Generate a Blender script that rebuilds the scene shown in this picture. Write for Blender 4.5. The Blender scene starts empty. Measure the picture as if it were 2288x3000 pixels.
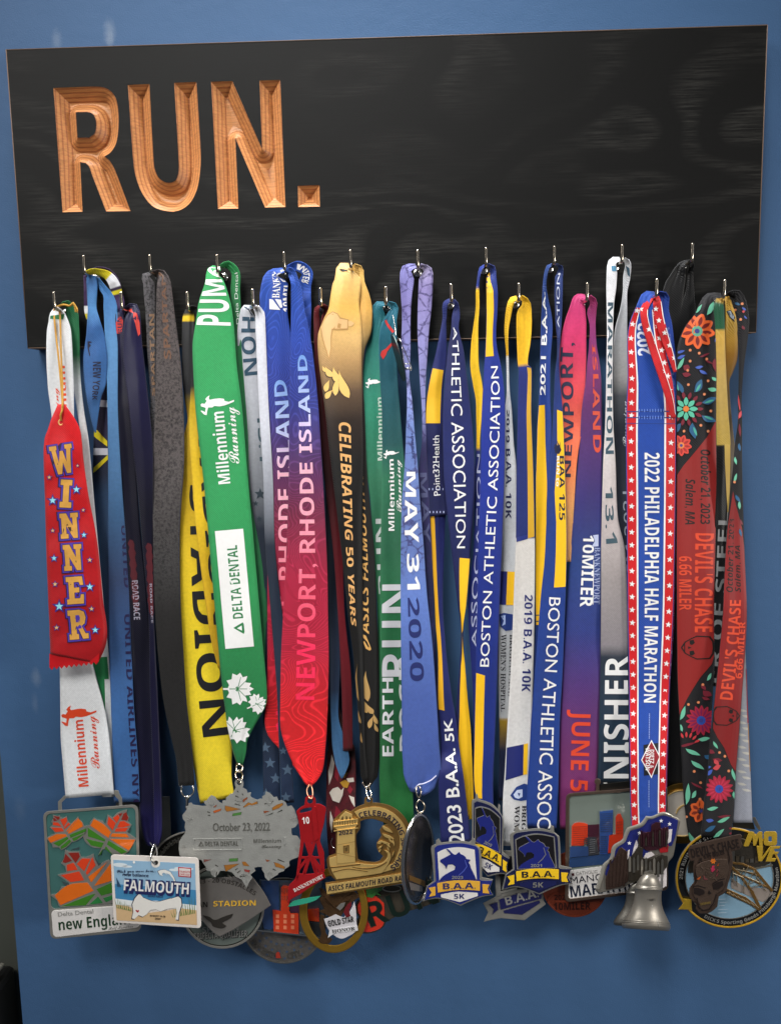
import bpy, bmesh, math, random
import numpy as np
random.seed(7)
SC = bpy.context.scene
COL = SC.collection
# ---------------------------------------------------------------- camera
RX, RY, RZ, TX, TZ, DD = 0.1167841, 0.02704183, -0.01866305, 0.01722366, -0.07060119, 0.65179715
FPX, CX0, CY0 = 2170.0, 1144.0, 1500.0
def _rot():
    c, s = math.cos, math.sin
    X = np.array([[1,0,0],[0,c(RX),-s(RX)],[0,s(RX),c(RX)]])
    Y = np.array([[c(RY),0,s(RY)],[0,1,0],[-s(RY),0,c(RY)]])
    Z = np.array([[c(RZ),-s(RZ),0],[s(RZ),c(RZ),0],[0,0,1]])
    return Z @ X @ Y @ np.array([[1,0,0],[0,0,-1],[0,1,0]], float)
MC = _rot()
CAM = np.array([TX, -DD, TZ])
from mathutils import Matrix, Vector
cd = bpy.data.cameras.new('camera'); cam = bpy.data.objects.new('camera', cd); COL.objects.link(cam)
m = Matrix.Identity(4)
for i in range(3):
    m[i][0] = MC[0][i]; m[i][1] = -MC[1][i]; m[i][2] = -MC[2][i]; m[i][3] = CAM[i]
cam.matrix_world = m
cd.sensor_fit = 'VERTICAL'; cd.sensor_height = 36; cd.lens = FPX/3000*36; cd.clip_start = 0.01; cd.clip_end = 20
SC.camera = cam
# ---------------------------------------------------------------- light
w = bpy.data.worlds.new('World'); SC.world = w; w.use_nodes = True
w.node_tree.nodes['Background'].inputs[0].default_value = (0.80, 0.88, 1.0, 1)
w.node_tree.nodes['Background'].inputs[1].default_value = 0.08
def area(name, loc, target, size, power, col):
    l = bpy.data.lights.new(name, 'AREA'); l.shape = 'DISK'; l.size = size; l.energy = power; l.color = col
    o = bpy.data.objects.new(name, l); COL.objects.link(o); o.location = loc
    o.rotation_euler = (Vector(target)-Vector(loc)).to_track_quat('-Z', 'Y').to_euler()
    return o
area('ceiling_lamp', (-1.5, -1.25, 1.15), (0, 0, -0.05), 0.8, 17, (1.0, 0.97, 0.93))
area('room_lamp', (2.0, -1.25, -0.05), (0.0, 0, -0.05), 0.55, 24, (1.0, 0.96, 0.91))
def spot(name, loc, target, energy, deg, blend, soft, col):
    l = bpy.data.lights.new(name, 'SPOT'); l.energy = energy; l.spot_size = math.radians(deg); l.spot_blend = blend; l.shadow_soft_size = soft; l.color = col
    o = bpy.data.objects.new(name, l); COL.objects.link(o); o.location = loc; o.rotation_euler = (Vector(target)-Vector(loc)).to_track_quat('-Z', 'Y').to_euler()
spot('added_centre_spot', (-0.42, -1.1, 1.2), (0.0, 0, -0.12), 168, 35, 1.0, .34, (1.0, .98, .95))  # added spot with no real fixture; brightens the centre and fades outwards
# recessed downlight over the wall: its cone draws the bright scallop above the board
sl = bpy.data.lights.new('downlight', 'SPOT'); sl.energy = 150; sl.spot_size = math.radians(40); sl.spot_blend = .6; sl.shadow_soft_size = .12; sl.color = (.96, .98, 1.0)
so = bpy.data.objects.new('downlight', sl); COL.objects.link(so); so.location = (0.0, -.34, 1.62); so.rotation_euler = (0, 0, 0)
SC.view_settings.view_transform = 'Standard'; SC.view_settings.look = 'None'
SC.view_settings.exposure = 0.0; SC.view_settings.gamma = 1.0
SC.cycles.max_bounces = 6

# ---------------------------------------------------------------- geometry helpers
def P(x, y, d):
    """photo pixel + millimetres in front of the wall -> world point (arrays allowed)"""
    x = np.asarray(x, float); y = np.asarray(y, float); d = np.asarray(d, float)
    rc = np.stack([(x-CX0)/FPX, (y-CY0)/FPX, np.ones_like(x+y)], -1)
    rw = rc @ MC
    t = (-d/1000.0 - CAM[1]) / rw[..., 1]
    return CAM + rw * t[..., None]
def root_loc(o):
    while o.parent: o = o.parent
    return o.location
def mk(name, verts, faces, mat, parent=None, smooth=False, mats=None, midx=None, uv=None):
    me = bpy.data.meshes.new(name)
    v = np.asarray(verts, float)
    if parent is not None: v = v - np.array(root_loc(parent))
    me.from_pydata([tuple(p) for p in v], [], [tuple(int(i) for i in f) for f in faces])
    for mt in (mats or [mat]): me.materials.append(mt)
    if midx is not None: me.polygons.foreach_set('material_index', midx)
    if smooth: me.polygons.foreach_set('use_smooth', [True]*len(me.polygons))
    if uv is not None:
        ul = me.uv_layers.new(name='UVMap'); vi = np.zeros(len(me.loops), int); me.loops.foreach_get('vertex_index', vi)
        ul.data.foreach_set('uv', np.asarray(uv)[vi].astype(np.float32).ravel())
    me.update()
    o = bpy.data.objects.new(name, me); COL.objects.link(o)
    if parent is not None: o.parent = parent
    return o
def thing(name, label, cat, base, group=None):
    o = bpy.data.objects.new(name, None); COL.objects.link(o); o.empty_display_size = 0.01
    o.location = Vector(P(*base)); o['label'] = label; o['category'] = cat
    if group: o['group'] = group
    return o
def cat_rom(pts, n):
    """centripetal-ish catmull rom through rows of values; parameter = chord length in first two columns"""
    p = np.asarray(pts, float); k = len(p)
    ch = np.concatenate([[0], np.cumsum(np.maximum(np.hypot(*(p[1:, :2]-p[:-1, :2]).T), 1e-3))])
    s = np.linspace(0, ch[-1], n)
    tang = np.zeros_like(p)
    for i in range(k):
        a, b = max(i-1, 0), min(i+1, k-1)
        tang[i] = (p[b]-p[a]) / (ch[b]-ch[a])
        if 0 < i < k-1:                                   # limit overshoot
            d0 = (p[i]-p[i-1])/(ch[i]-ch[i-1]); d1 = (p[i+1]-p[i])/(ch[i+1]-ch[i])
            lim = 2.0*np.minimum(abs(d0), abs(d1)); flat = (d0*d1 <= 0)
            tang[i] = np.where(flat, 0, np.clip(tang[i], -lim, lim)) if p.shape[1] else tang[i]
            tang[i][:2] = ((p[b]-p[a]) / (ch[b]-ch[a]))[:2]
    out = np.zeros((n, p.shape[1]))
    for j, sj in enumerate(s):
        i = min(max(np.searchsorted(ch, sj, 'right')-1, 0), k-2)
        h = ch[i+1]-ch[i]; t = (sj-ch[i])/h
        out[j] = ((2*t**3-3*t*t+1)*p[i] + (t**3-2*t*t+t)*h*tang[i] + (-2*t**3+3*t*t)*p[i+1] + (t**3-t*t)*h*tang[i+1])
    return out
def smooth_loop(loop, ang=42, n=4):
    """round a closed outline everywhere except at real corners"""
    p = np.asarray(loop, float); k = len(p); out = []
    e = np.roll(p, -1, 0)-p; l = np.hypot(*e.T)
    corner = []
    for i in range(k):
        a, b = e[i-1], e[i]
        c = np.dot(a, b)/(max(l[i-1], 1e-6)*max(l[i], 1e-6))
        corner.append(math.degrees(math.acos(max(-1, min(1, c)))) > ang)
    for i in range(k):
        p0, p1, p2, p3 = p[i-1], p[i], p[(i+1) % k], p[(i+2) % k]
        t1 = np.zeros(2) if corner[i] else (p2-p0)/2*min(1, 2*l[i]/(l[i]+l[i-1]))
        t2 = np.zeros(2) if corner[(i+1) % k] else (p3-p1)/2*min(1, 2*l[i]/(l[i]+l[(i+1) % k]))
        if corner[i] and corner[(i+1) % k]: out.append(p1); continue
        if corner[i]: t1 = (p2-p1)*1.0-t2*0.5+(p2-p1)*.5
        if corner[(i+1) % k]: t2 = (p2-p1)*1.5-t1*0.5
        for j in range(n):
            t = j/n
            out.append((2*t**3-3*t*t+1)*p1+(t**3-2*t*t+t)*t1+(-2*t**3+3*t*t)*p2+(t**3-t*t)*t2)
    return np.array(out)
def circle(cx, cy, rx, ry=None, n=40, a0=0, a1=360):
    ry = rx if ry is None else ry
    full = abs(a1-a0) >= 360
    t = np.radians(np.linspace(a0, a1, n, endpoint=not full))
    return np.stack([cx+rx*np.cos(t), cy+ry*np.sin(t)], 1)
def rrect(x0, y0, x1, y1, r, n=5):
    out = []
    for cx, cy, a in ((x1-r, y0+r, -90), (x1-r, y1-r, 0), (x0+r, y1-r, 90), (x0+r, y0+r, 180)):
        out += list(circle(cx, cy, r, n=n, a0=a, a1=a+90))
    return np.array(out)
def warp(loop, quad, box):
    """bilinear map of a loop in box (x0,y0,x1,y1) to a quad TL,TR,BR,BL"""
    l = np.asarray(loop, float); u = (l[:, 0]-box[0])/(box[2]-box[0]); v = (l[:, 1]-box[1])/(box[3]-box[1])
    q = np.asarray(quad, float); u, v = u[:, None], v[:, None]
    return (1-u)*(1-v)*q[0]+u*(1-v)*q[1]+u*v*q[2]+(1-u)*v*q[3]
def star(cx, cy, r, n=5, r2=.42, rot=-90):
    a = [math.radians(rot+180*i/n) for i in range(2*n)]
    return np.array([(cx+(r if i % 2 == 0 else r*r2)*math.cos(t), cy+(r if i % 2 == 0 else r*r2)*math.sin(t)) for i, t in enumerate(a)])
def leafshape(cx, cy, L, W, rot):
    t = np.linspace(0, 1, 7); up = [(x, W*math.sin(math.pi*x**.8)) for x in t]; dn = [(x, -W*.6*math.sin(math.pi*x**1.2)) for x in t[::-1][1:-1]]
    q = np.array([((x-.5)*L, y) for x, y in up+dn]); c, s = math.cos(math.radians(rot)), math.sin(math.radians(rot))
    return np.stack([cx+q[:, 0]*c-q[:, 1]*s, cy+q[:, 0]*s+q[:, 1]*c], 1)
def petal(cx, cy, r0, r1, W, rot):
    t = np.linspace(0, 1, 6); pr = [(r0+(r1-r0)*x, W*math.sin(math.pi*min(.97, x*.85+.08))) for x in t]
    q = np.array(pr+[(x, -y) for x, y in pr[::-1]]); c, s = math.cos(math.radians(rot)), math.sin(math.radians(rot))
    return np.stack([cx+q[:, 0]*c-q[:, 1]*s, cy+q[:, 0]*s+q[:, 1]*c], 1)
def curve_mesh(loops, e=0.0, b=0.0, res=1):
    c = bpy.data.curves.new('tmp', 'CURVE'); c.dimensions = '2D'; c.fill_mode = 'BOTH'
    c.extrude = max(e-b, 0); c.bevel_depth = b; c.bevel_resolution = res; c.offset = -b
    for lp in loops:
        s = c.splines.new('POLY'); s.points.add(len(lp)-1); s.use_cyclic_u = True
        s.points.foreach_set('co', [q for p in lp for q in (p[0], p[1], 0, 1)])
    o = bpy.data.objects.new('tmp', c); me = bpy.data.meshes.new_from_object(o)
    v = np.zeros(len(me.vertices)*3); me.vertices.foreach_get('co', v); f = [tuple(p.vertices) for p in me.polygons]
    bpy.data.objects.remove(o); bpy.data.curves.remove(c); bpy.data.meshes.remove(me)
    return v.reshape(-1, 3), f
MAP = {'b': (0x1D5D4, 0x1D5EE, 0x1D7EC), 's': (0x1D4D0, 0x1D4EA, 0), 'f': (0x1D400, 0x1D41A, 0x1D7CE), 'i': (0x1D63C, 0x1D656, 0x1D7EC)}
_tc = {}
def text_mesh(s, style='r', off=0.0):
    """outline of a word as flat mesh: x 0..1 over its width, y in cap heights; plus width/cap ratio"""
    if off < .065: off = 0.0 if (style != 'r' or set(s) & set('MWmwvVN')) else off
    key = (s, style, off)
    if key in _tc: return _tc[key]
    if style in MAP:
        u, l, g = MAP[style]
        body = ''.join(chr(u+ord(c)-65) if 'A' <= c <= 'Z' else chr(l+ord(c)-97) if 'a' <= c <= 'z' else chr(g+ord(c)-48) if ('0' <= c <= '9' and g) else c for c in s)
    else: body = s
    c = bpy.data.curves.new('tmp', 'FONT'); c.body = body; c.size = 1; c.resolution_u = 3; c.offset = off; c.space_character = 1.0
    o = bpy.data.objects.new('tmp', c); me = bpy.data.meshes.new_from_object(o)
    v = np.zeros(len(me.vertices)*3); me.vertices.foreach_get('co', v); v = v.reshape(-1, 3)[:, :2].copy(); f = [tuple(p.vertices) for p in me.polygons]
    bpy.data.objects.remove(o); bpy.data.curves.remove(c); bpy.data.meshes.remove(me)
    cap = 0.69
    x0, x1 = v[:, 0].min(), v[:, 0].max()
    ratio = (x1-x0)/cap
    v[:, 0] = (v[:, 0]-x0)/(x1-x0); v[:, 1] /= cap
    _tc[key] = (v, f, ratio)
    return _tc[key]
def extrude_flat(v, f):
    """flat (n,2) mesh -> closed-sided prism, z in 0..1"""
    n = len(v); cnt = {}
    for p in f:
        for i in range(len(p)):
            a, b = p[i], p[(i+1) % len(p)]; k = (min(a, b), max(a, b)); cnt[k] = cnt.get(k, 0)+1
    V = np.concatenate([np.c_[v, np.ones(n)], np.c_[v, np.zeros(n)]]); F = list(f)
    for (a, b), c in cnt.items():
        if c == 1: F.append((a, b, b+n, a+n))
    return V, F

# ---------------------------------------------------------------- materials
def lin(c):
    if isinstance(c, str):
        c = c.lstrip('#'); c = [int(c[i:i+2], 16)/255 for i in (0, 2, 4)]
    return tuple(x/12.92 if x <= .04045 else ((x+.055)/1.055)**2.4 for x in c)+(1.0,)
_mc = {}
def newmat(name):
    m = bpy.data.materials.new(name); m.use_nodes = True; nt = m.node_tree
    return m, nt, nt.nodes['Principled BSDF']
def nd(nt, t, **k):
    n = nt.nodes.new(t)
    for a, b in k.items():
        if a.startswith('i_'): n.inputs[a[2:].replace('_', ' ')].default_value = b
        else: setattr(n, a, b)
    return n
def simple(name, col, rough=.5, metal=0.0, coat=0.0, var=.12, scale=120, bump=0.0, bscale=900, spec=.5, rvar=0.0):
    key = (name, col, rough, metal, coat, var, scale, bump)
    if key in _mc: return _mc[key]
    m, nt, b = newmat(name); L = nt.links.new
    tc = nd(nt, 'ShaderNodeTexCoord'); ns = nd(nt, 'ShaderNodeTexNoise', i_Scale=scale, i_Detail=5.0, i_Roughness=.6)
    L(tc.outputs['Object'], ns.inputs['Vector'])
    c = lin(col); mx = nd(nt, 'ShaderNodeMix', data_type='RGBA')
    mx.inputs[6].default_value = tuple(x*(1-var) for x in c[:3])+(1,); mx.inputs[7].default_value = tuple(min(1, x*(1+var)) for x in c[:3])+(1,)
    L(ns.outputs['Fac'], mx.inputs[0]); L(mx.outputs[2], b.inputs['Base Color'])
    b.inputs['Roughness'].default_value = rough; b.inputs['Metallic'].default_value = metal
    b.inputs['Coat Weight'].default_value = coat; b.inputs['Coat Roughness'].default_value = .12; b.inputs['Specular IOR Level'].default_value = spec
    if rvar:
        mr = nd(nt, 'ShaderNodeMapRange'); mr.inputs[3].default_value = max(.05, rough-rvar); mr.inputs[4].default_value = rough+rvar
        L(ns.outputs['Fac'], mr.inputs[0]); L(mr.outputs[0], b.inputs['Roughness'])
    if bump:
        n2 = nd(nt, 'ShaderNodeTexNoise', i_Scale=bscale, i_Detail=3.0); L(tc.outputs['Object'], n2.inputs['Vector'])
        bp = nd(nt, 'ShaderNodeBump', i_Strength=bump, i_Distance=.0004); L(n2.outputs['Fac'], bp.inputs['Height']); L(bp.outputs[0], b.inputs['Normal'])
    _mc[key] = m
    return m
def fabric(name, col=None, stops=None, rough=.62, pattern=None, pcol=None, pscale=60, pamt=.5, sheen=.08, pstop=None):
    """woven polyester: weave relief, faint mottling, plain or dyed in a gradient along the ribbon (UV v)"""
    key = (name, col, str(stops), rough, pattern, pcol, pscale)
    if key in _mc: return _mc[key]
    m, nt, b = newmat(name); L = nt.links.new
    tc = nd(nt, 'ShaderNodeTexCoord')
    if stops:
        sx = nd(nt, 'ShaderNodeSeparateXYZ'); L(tc.outputs['UV'], sx.inputs[0]); rp = nd(nt, 'ShaderNodeValToRGB'); L(sx.outputs[1], rp.inputs[0])
        el = rp.color_ramp.elements
        while len(el) < len(stops): el.new(.5)
        for e, (p, c) in zip(el, sorted(stops)): e.position = min(1, max(0, p)); e.color = lin(c)
        src = rp.outputs[0]
    else:
        rg = nd(nt, 'ShaderNodeRGB'); rg.outputs[0].default_value = lin(col); src = rg.outputs[0]
    if pattern:
        if pattern == 'swirl':
            ns = nd(nt, 'ShaderNodeTexNoise', i_Scale=17.0, i_Detail=.6, i_Distortion=.9); L(tc.outputs['Object'], ns.inputs['Vector'])
            ml = nd(nt, 'ShaderNodeMath', operation='MULTIPLY'); ml.inputs[1].default_value = pscale*3.6; L(ns.outputs['Fac'], ml.inputs[0])
            sn = nd(nt, 'ShaderNodeMath', operation='SINE'); L(ml.outputs[0], sn.inputs[0]); f = sn.outputs[0]
            mr = nd(nt, 'ShaderNodeMapRange'); mr.inputs[1].default_value = .45; mr.inputs[2].default_value = .95; mr.inputs[4].default_value = pamt; L(f, mr.inputs[0]); f = mr.outputs[0]
        elif pattern == 'sketch':
            vo = nd(nt, 'ShaderNodeTexVoronoi', feature='DISTANCE_TO_EDGE', i_Scale=float(pscale)); L(tc.outputs['Object'], vo.inputs['Vector'])
            n2 = nd(nt, 'ShaderNodeTexNoise', i_Scale=pscale*2.0, i_Detail=6.0, i_Roughness=.8); L(tc.outputs['Object'], n2.inputs['Vector'])
            sb = nd(nt, 'ShaderNodeMath', operation='MULTIPLY_ADD'); L(n2.outputs['Fac'], sb.inputs[0]); sb.inputs[1].default_value = .5; L(vo.outputs[0], sb.inputs[2])
            mr = nd(nt, 'ShaderNodeMapRange'); mr.inputs[1].default_value = .24; mr.inputs[2].default_value = .33; mr.inputs[3].default_value = pamt; mr.inputs[4].default_value = 0; L(sb.outputs[0], mr.inputs[0]); f = mr.outputs[0]
        else:
            n2 = nd(nt, 'ShaderNodeTexNoise', i_Scale=float(pscale), i_Detail=7.0, i_Roughness=.75); L(tc.outputs['Object'], n2.inputs['Vector'])
            mr = nd(nt, 'ShaderNodeMapRange'); mr.inputs[1].default_value = .45; mr.inputs[2].default_value = .6; mr.inputs[4].default_value = pamt; L(n2.outputs['Fac'], mr.inputs[0]); f = mr.outputs[0]
        if pstop:                                           # the printed pattern covers only this stretch of the ribbon
            sx2 = nd(nt, 'ShaderNodeSeparateXYZ'); L(tc.outputs['UV'], sx2.inputs[0])
            a = nd(nt, 'ShaderNodeMapRange'); a.inputs[1].default_value = pstop[1]; a.inputs[2].default_value = pstop[1]+.04; a.inputs[3].default_value = 1; a.inputs[4].default_value = 0; L(sx2.outputs[1], a.inputs[0])
            a2 = nd(nt, 'ShaderNodeMapRange'); a2.inputs[1].default_value = pstop[0]-.03; a2.inputs[2].default_value = pstop[0]; L(sx2.outputs[1], a2.inputs[0])
            q = nd(nt, 'ShaderNodeMath', operation='MULTIPLY'); L(a.outputs[0], q.inputs[0]); L(a2.outputs[0], q.inputs[1])
            q2 = nd(nt, 'ShaderNodeMath', operation='MULTIPLY'); L(q.outputs[0], q2.inputs[0]); L(f, q2.inputs[1]); f = q2.outputs[0]
        mx = nd(nt, 'ShaderNodeMix', data_type='RGBA'); L(f, mx.inputs[0]); L(src, mx.inputs[6]); mx.inputs[7].default_value = lin(pcol or '#ffffff')
        if pattern == 'swirl':
            hv = nd(nt, 'ShaderNodeVectorMath', operation='MULTIPLY_ADD'); L(src, hv.inputs[0]); hv.inputs[1].default_value = (2.6, 2.6, 2.6); hv.inputs[2].default_value = (.03, .03, .05); L(hv.outputs[0], mx.inputs[7])
        src = mx.outputs[2]
    ns = nd(nt, 'ShaderNodeTexNoise', i_Scale=420.0, i_Detail=4.0); L(tc.outputs['Object'], ns.inputs['Vector'])
    mr = nd(nt, 'ShaderNodeMapRange'); mr.inputs[3].default_value = .80; mr.inputs[4].default_value = 1.14; L(ns.outputs['Fac'], mr.inputs[0])
    vm = nd(nt, 'ShaderNodeVectorMath', operation='SCALE'); L(src, vm.inputs[0]); L(mr.outputs[0], vm.inputs['Scale']); L(vm.outputs[0], b.inputs['Base Color'])
    b.inputs['Roughness'].default_value = rough; b.inputs['Sheen Weight'].default_value = sheen; b.inputs['Specular IOR Level'].default_value = .35
    wv = nd(nt, 'ShaderNodeTexWave', i_Scale=330.0, i_Distortion=.8); wv.bands_direction = 'DIAGONAL'; L(tc.outputs['Object'], wv.inputs['Vector'])
    n3 = nd(nt, 'ShaderNodeTexNoise', i_Scale=70.0, i_Detail=3.0); L(tc.outputs['Object'], n3.inputs['Vector'])
    ad = nd(nt, 'ShaderNodeMath', operation='MULTIPLY_ADD'); L(n3.outputs['Fac'], ad.inputs[0]); ad.inputs[1].default_value = 4.0; L(wv.outputs['Fac'], ad.inputs[2])
    bp = nd(nt, 'ShaderNodeBump', i_Strength=.6, i_Distance=.0003); L(ad.outputs[0], bp.inputs['Height']); L(bp.outputs[0], b.inputs['Normal'])
    _mc[key] = m
    return m
def ink(col, rough=.55): return simple('ink', col, rough, var=.06, scale=300)
def enamel(col): return simple('enamel', col, .25, coat=.8, var=.08, scale=60, bump=.12, bscale=120)
PEWTER = simple('pewter', '#a5a29a', .36, .6, var=.22, scale=90, bump=.3, rvar=.1)
DARKMETAL = simple('dark_metal', '#6b6862', .36, .7, var=.3, scale=90, bump=.35, rvar=.12)
GREYMETAL = simple('grey_cast_metal', '#a4a49f', .5, .4, var=.2, scale=140, bump=.5, rvar=.12)
GOLD = simple('gold_plate', '#e2be74', .36, .5, var=.12, scale=110, bump=.2, rvar=.08)
ANTGOLD = simple('antique_gold', '#8a6a3a', .4, .55, var=.25, scale=110, bump=.3)
NICKEL = simple('nickel', '#cfc3b0', .2, 1.0, var=.08, scale=60)
CHROME = simple('chrome', '#d8d6d2', .22, 1.0, var=.05)
BRONZE = simple('bronze', '#7a4a32', .45, .55, var=.25, scale=100, bump=.4)

# ---------------------------------------------------------------- ribbons
class Ribbon:
    def __init__(s, root, rows, mat=None, d=30, wav=.7, bulge=1.0, nu=12, nv=110, th=.45, name='ribbon', ph=None):
        """rows: (y, xl, xr[, d[, tilt]]) horizontal slices, or ('g', x, y, w[, d[, tilt]]) square to the path; d and tilt in mm"""
        p = []; cd_, ct = d, 0.0
        for r in rows:
            if r[0] == 'g':
                x, y, ww = r[1:4]; rest = r[4:]; g = 1
            else:
                y, a, b = r[:3]; x = (a+b)/2; ww = b-a; rest = r[3:]; g = 0
            if len(rest) > 0: cd_ = rest[0]
            ct = rest[1] if len(rest) > 1 else ct
            p.append([x, y, ww, cd_, ct, g])
        p = np.array(p, float)
        for i in range(len(p)):
            if p[i, 5] == 0:
                a, b = max(i-1, 0), min(i+1, len(p)-1); t = p[b, :2]-p[a, :2]; c = abs(t[1])/max(1e-6, math.hypot(*t)); p[i, 2] *= max(c, .75)
        q = cat_rom(p[:, :5], nv)
        t = np.gradient(q[:, :2], axis=0)
        k = np.array([.25, .5, .25])
        for _ in range(4):
            tp = np.pad(t, ((1, 1), (0, 0)), 'edge'); t = k[0]*tp[:-2]+k[1]*tp[1:-1]+k[2]*tp[2:]
        t /= np.hypot(*t.T)[:, None]
        s.q = q; s.N = np.stack([t[:, 1], -t[:, 0]], 1); s.nv = nv; s.S_ = np.linspace(0, 1, nv)
        rr = random.Random(int(q[0, 0]*31+q[-1, 1]) if ph is None else ph)
        s.f1, s.f2 = rr.uniform(1.5, 2.6), rr.uniform(3.2, 5.5); s.p1, s.p2, s.p3 = [rr.uniform(0, 6.28) for _ in range(3)]
        s.wav, s.bulge = wav, bulge*rr.choice((-1, 1))*rr.uniform(.6, 1.2); s.tw = rr.uniform(-1, 1)*wav
        i0 = int(np.argmin(q[:, 1])); s.i0 = i0
        yy = np.maximum.accumulate(q[i0:, 1]+np.arange(nv-i0)*1e-4); s.yy, s.ys = yy, s.S_[i0:]
        s.root = root; s.pin = 1.0 if q[-1, 2] < .55*q[:, 2].max() else .15
        U, V = np.meshgrid(np.linspace(0, 1, nu+1), s.S_)
        front = s.at(U.ravel(), V.ravel())
        G = front.reshape(nv, nu+1, 3)
        nrm = np.cross(np.gradient(G, axis=1).reshape(-1, 3), np.gradient(G, axis=0).reshape(-1, 3)); nrm /= np.maximum(np.linalg.norm(nrm, axis=1), 1e-9)[:, None]
        nrm[nrm[:, 1] > 0] *= -1
        back = front - nrm*th/1000
        n = nu+1; N = nv*n; F = []
        idx = lambda i, j: i*n+j
        for i in range(nv-1):
            for j in range(nu):
                F.append((idx(i, j), idx(i+1, j), idx(i+1, j+1), idx(i, j+1)))
                F.append((N+idx(i, j), N+idx(i, j+1), N+idx(i+1, j+1), N+idx(i+1, j)))
            F.append((idx(i, 0), N+idx(i, 0), N+idx(i+1, 0), idx(i+1, 0))); F.append((idx(i, nu), idx(i+1, nu), N+idx(i+1, nu), N+idx(i, nu)))
        for j in range(nu):
            F.append((idx(0, j), idx(0, j+1), N+idx(0, j+1), N+idx(0, j))); e = nv-1
            F.append((idx(e, j), N+idx(e, j), N+idx(e, j+1), idx(e, j+1)))
        uv = np.stack([U.ravel(), V.ravel()], 1); uv = np.concatenate([uv, uv])
        if isinstance(mat, dict):
            kw = dict(mat); st = kw.pop('stops', None)
            if st: kw['stops'] = [(float(s.s_of(y)) if y > 5 else float(y), c) for y, c in st]
            if 'pstop' in kw: kw['pstop'] = tuple(float(s.s_of(y)) for y in kw['pstop'])
            mat = fabric(**kw)
        s.obj = mk(name, np.concatenate([front, back]), F, mat, root, smooth=True, uv=uv)
        s.k = 0
    def s_of(s, y): return np.interp(y, s.yy, s.ys)
    def at(s, u, v, lift=0.0):
        q = [np.interp(v, s.S_, s.q[:, i]) for i in range(5)]
        nx, ny = np.interp(v, s.S_, s.N[:, 0]), np.interp(v, s.S_, s.N[:, 1])
        h = (u-.5)
        env = np.clip(q[2]/40, .2, 1)
        dd = q[3]+h*q[4]+env*(s.bulge*(1-4*h*h)+s.wav*(math.pi/3.14)*np.sin(6.283*s.f1*v+s.p1)*.8+s.wav*.45*np.sin(6.283*s.f2*v+s.p2+h*2.2)+s.tw*h*np.sin(6.283*1.3*v+s.p3)*1.6)
        if lift:
            # lift along the surface normal, towards the camera
            e = 1e-3
            a = s.at(u, v); bu = s.at(u+e, v)-a; bv = s.at(u, v+e)-a
            n = np.cross(bu, bv); n /= np.maximum(np.linalg.norm(n, axis=1), 1e-12)[:, None]; n[n[:, 1] > 0] *= -1
            return a+n*lift/1000
        # cloth gathered where it is pinched: over the hook and, on pointed ends, into the ring
        dd = dd+.75*np.sin(h*19+s.p1)*np.exp(-v/.035)*np.clip(q[2]/45, 0, 1)+s.pin*1.1*np.sin(h*16+s.p2)*np.exp(-(1-v)/.045)*np.clip(q[2]/60, 0, 1)
        # a few long soft folds running down the cloth
        dd = dd+.28*np.sin(h*8.5+2.2*np.sin(v*5+s.p3)+s.p2)*np.clip(q[2]/60, .2, 1.3)+.16*np.sin(v*37+h*4+s.p1)*np.clip(q[2]/60, .2, 1.3)*np.sin(v*6+s.p3)
        return P(q[0]+h*q[2]*nx, q[1]+h*q[2]*ny, dd)
    def decal(s, name, mat, v, f, lift=None, clip=True):
        """flat mesh with vertices (u, y) laid on the cloth"""
        s.k += 1; lift = lift or .16+.02*min(s.k, 40)
        bm = bmesh.new(); vs = [bm.verts.new((a*100, b, 0)) for a, b in v]
        for p in f:
            try: bm.faces.new([vs[i] for i in p])
            except ValueError: pass
        bm.normal_update()
        bmesh.ops.triangulate(bm, faces=bm.faces[:], ngon_method='EAR_CLIP')
        def cut(co, no, **k):
            bmesh.ops.bisect_plane(bm, geom=bm.verts[:]+bm.edges[:]+bm.faces[:], dist=1e-5, plane_co=co, plane_no=no, **k)
        ys = [b for _, b in v]
        if clip:
            cut((1.5, 0, 0), (-1, 0, 0), clear_outer=True); cut((98.5, 0, 0), (1, 0, 0), clear_outer=True)
        y = math.floor(min(ys)/22)*22+22
        while y < max(ys): cut((0, y, 0), (0, 1, 0)); y += 22
        us = [a for a, _ in v]
        for g in range(1, 8):
            if min(us) < g/8 < max(us): cut((g*12.5, 0, 0), (1, 0, 0))
        if not bm.faces: bm.free(); return None
        bm.verts.index_update()
        c = np.array([(q.co.x/100, q.co.y) for q in bm.verts]); F = [tuple(q.index for q in p.verts) for p in bm.faces]; bm.free()
        return mk(name, s.at(c[:, 0], s.s_of(c[:, 1]), lift), F, mat, s.obj)
    def text(s, t, style, y0, y1, u0, u1, mat, off=0.0, u2=None, name='lettering', slant=0):
        """y0->y1 along the ribbon, baseline at u0, cap height at u1; u2 = baseline at the end"""
        v, f, r = text_mesh(t, style, off)
        du = 0 if u2 is None else u2-u0
        vv = [(u0+du*a+(u1-u0)*b, y0+(y1-y0)*(a+slant*b)) for a, b in v]
        return s.decal(name, mat, vv, f)
    def polys(s, name, mat, loops, px=True):
        """filled outlines; in photo pixels when px, else in (u, y)"""
        V, F = [], []
        if 1 < len(loops) <= 2: return [s.polys(name, mat, [l], px) for l in loops][0]
        for lp in loops:
            lp = np.asarray(lp, float)
            if px: lp = s.to_uy(lp)
            F.append(tuple(range(len(V), len(V)+len(lp)))); V += [tuple(q) for q in lp]
        o = s.decal(name, mat, V, F)
        if len(loops) > 2 and o: o['kind'] = 'stuff'      # print too small to pick apart
        return o
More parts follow.
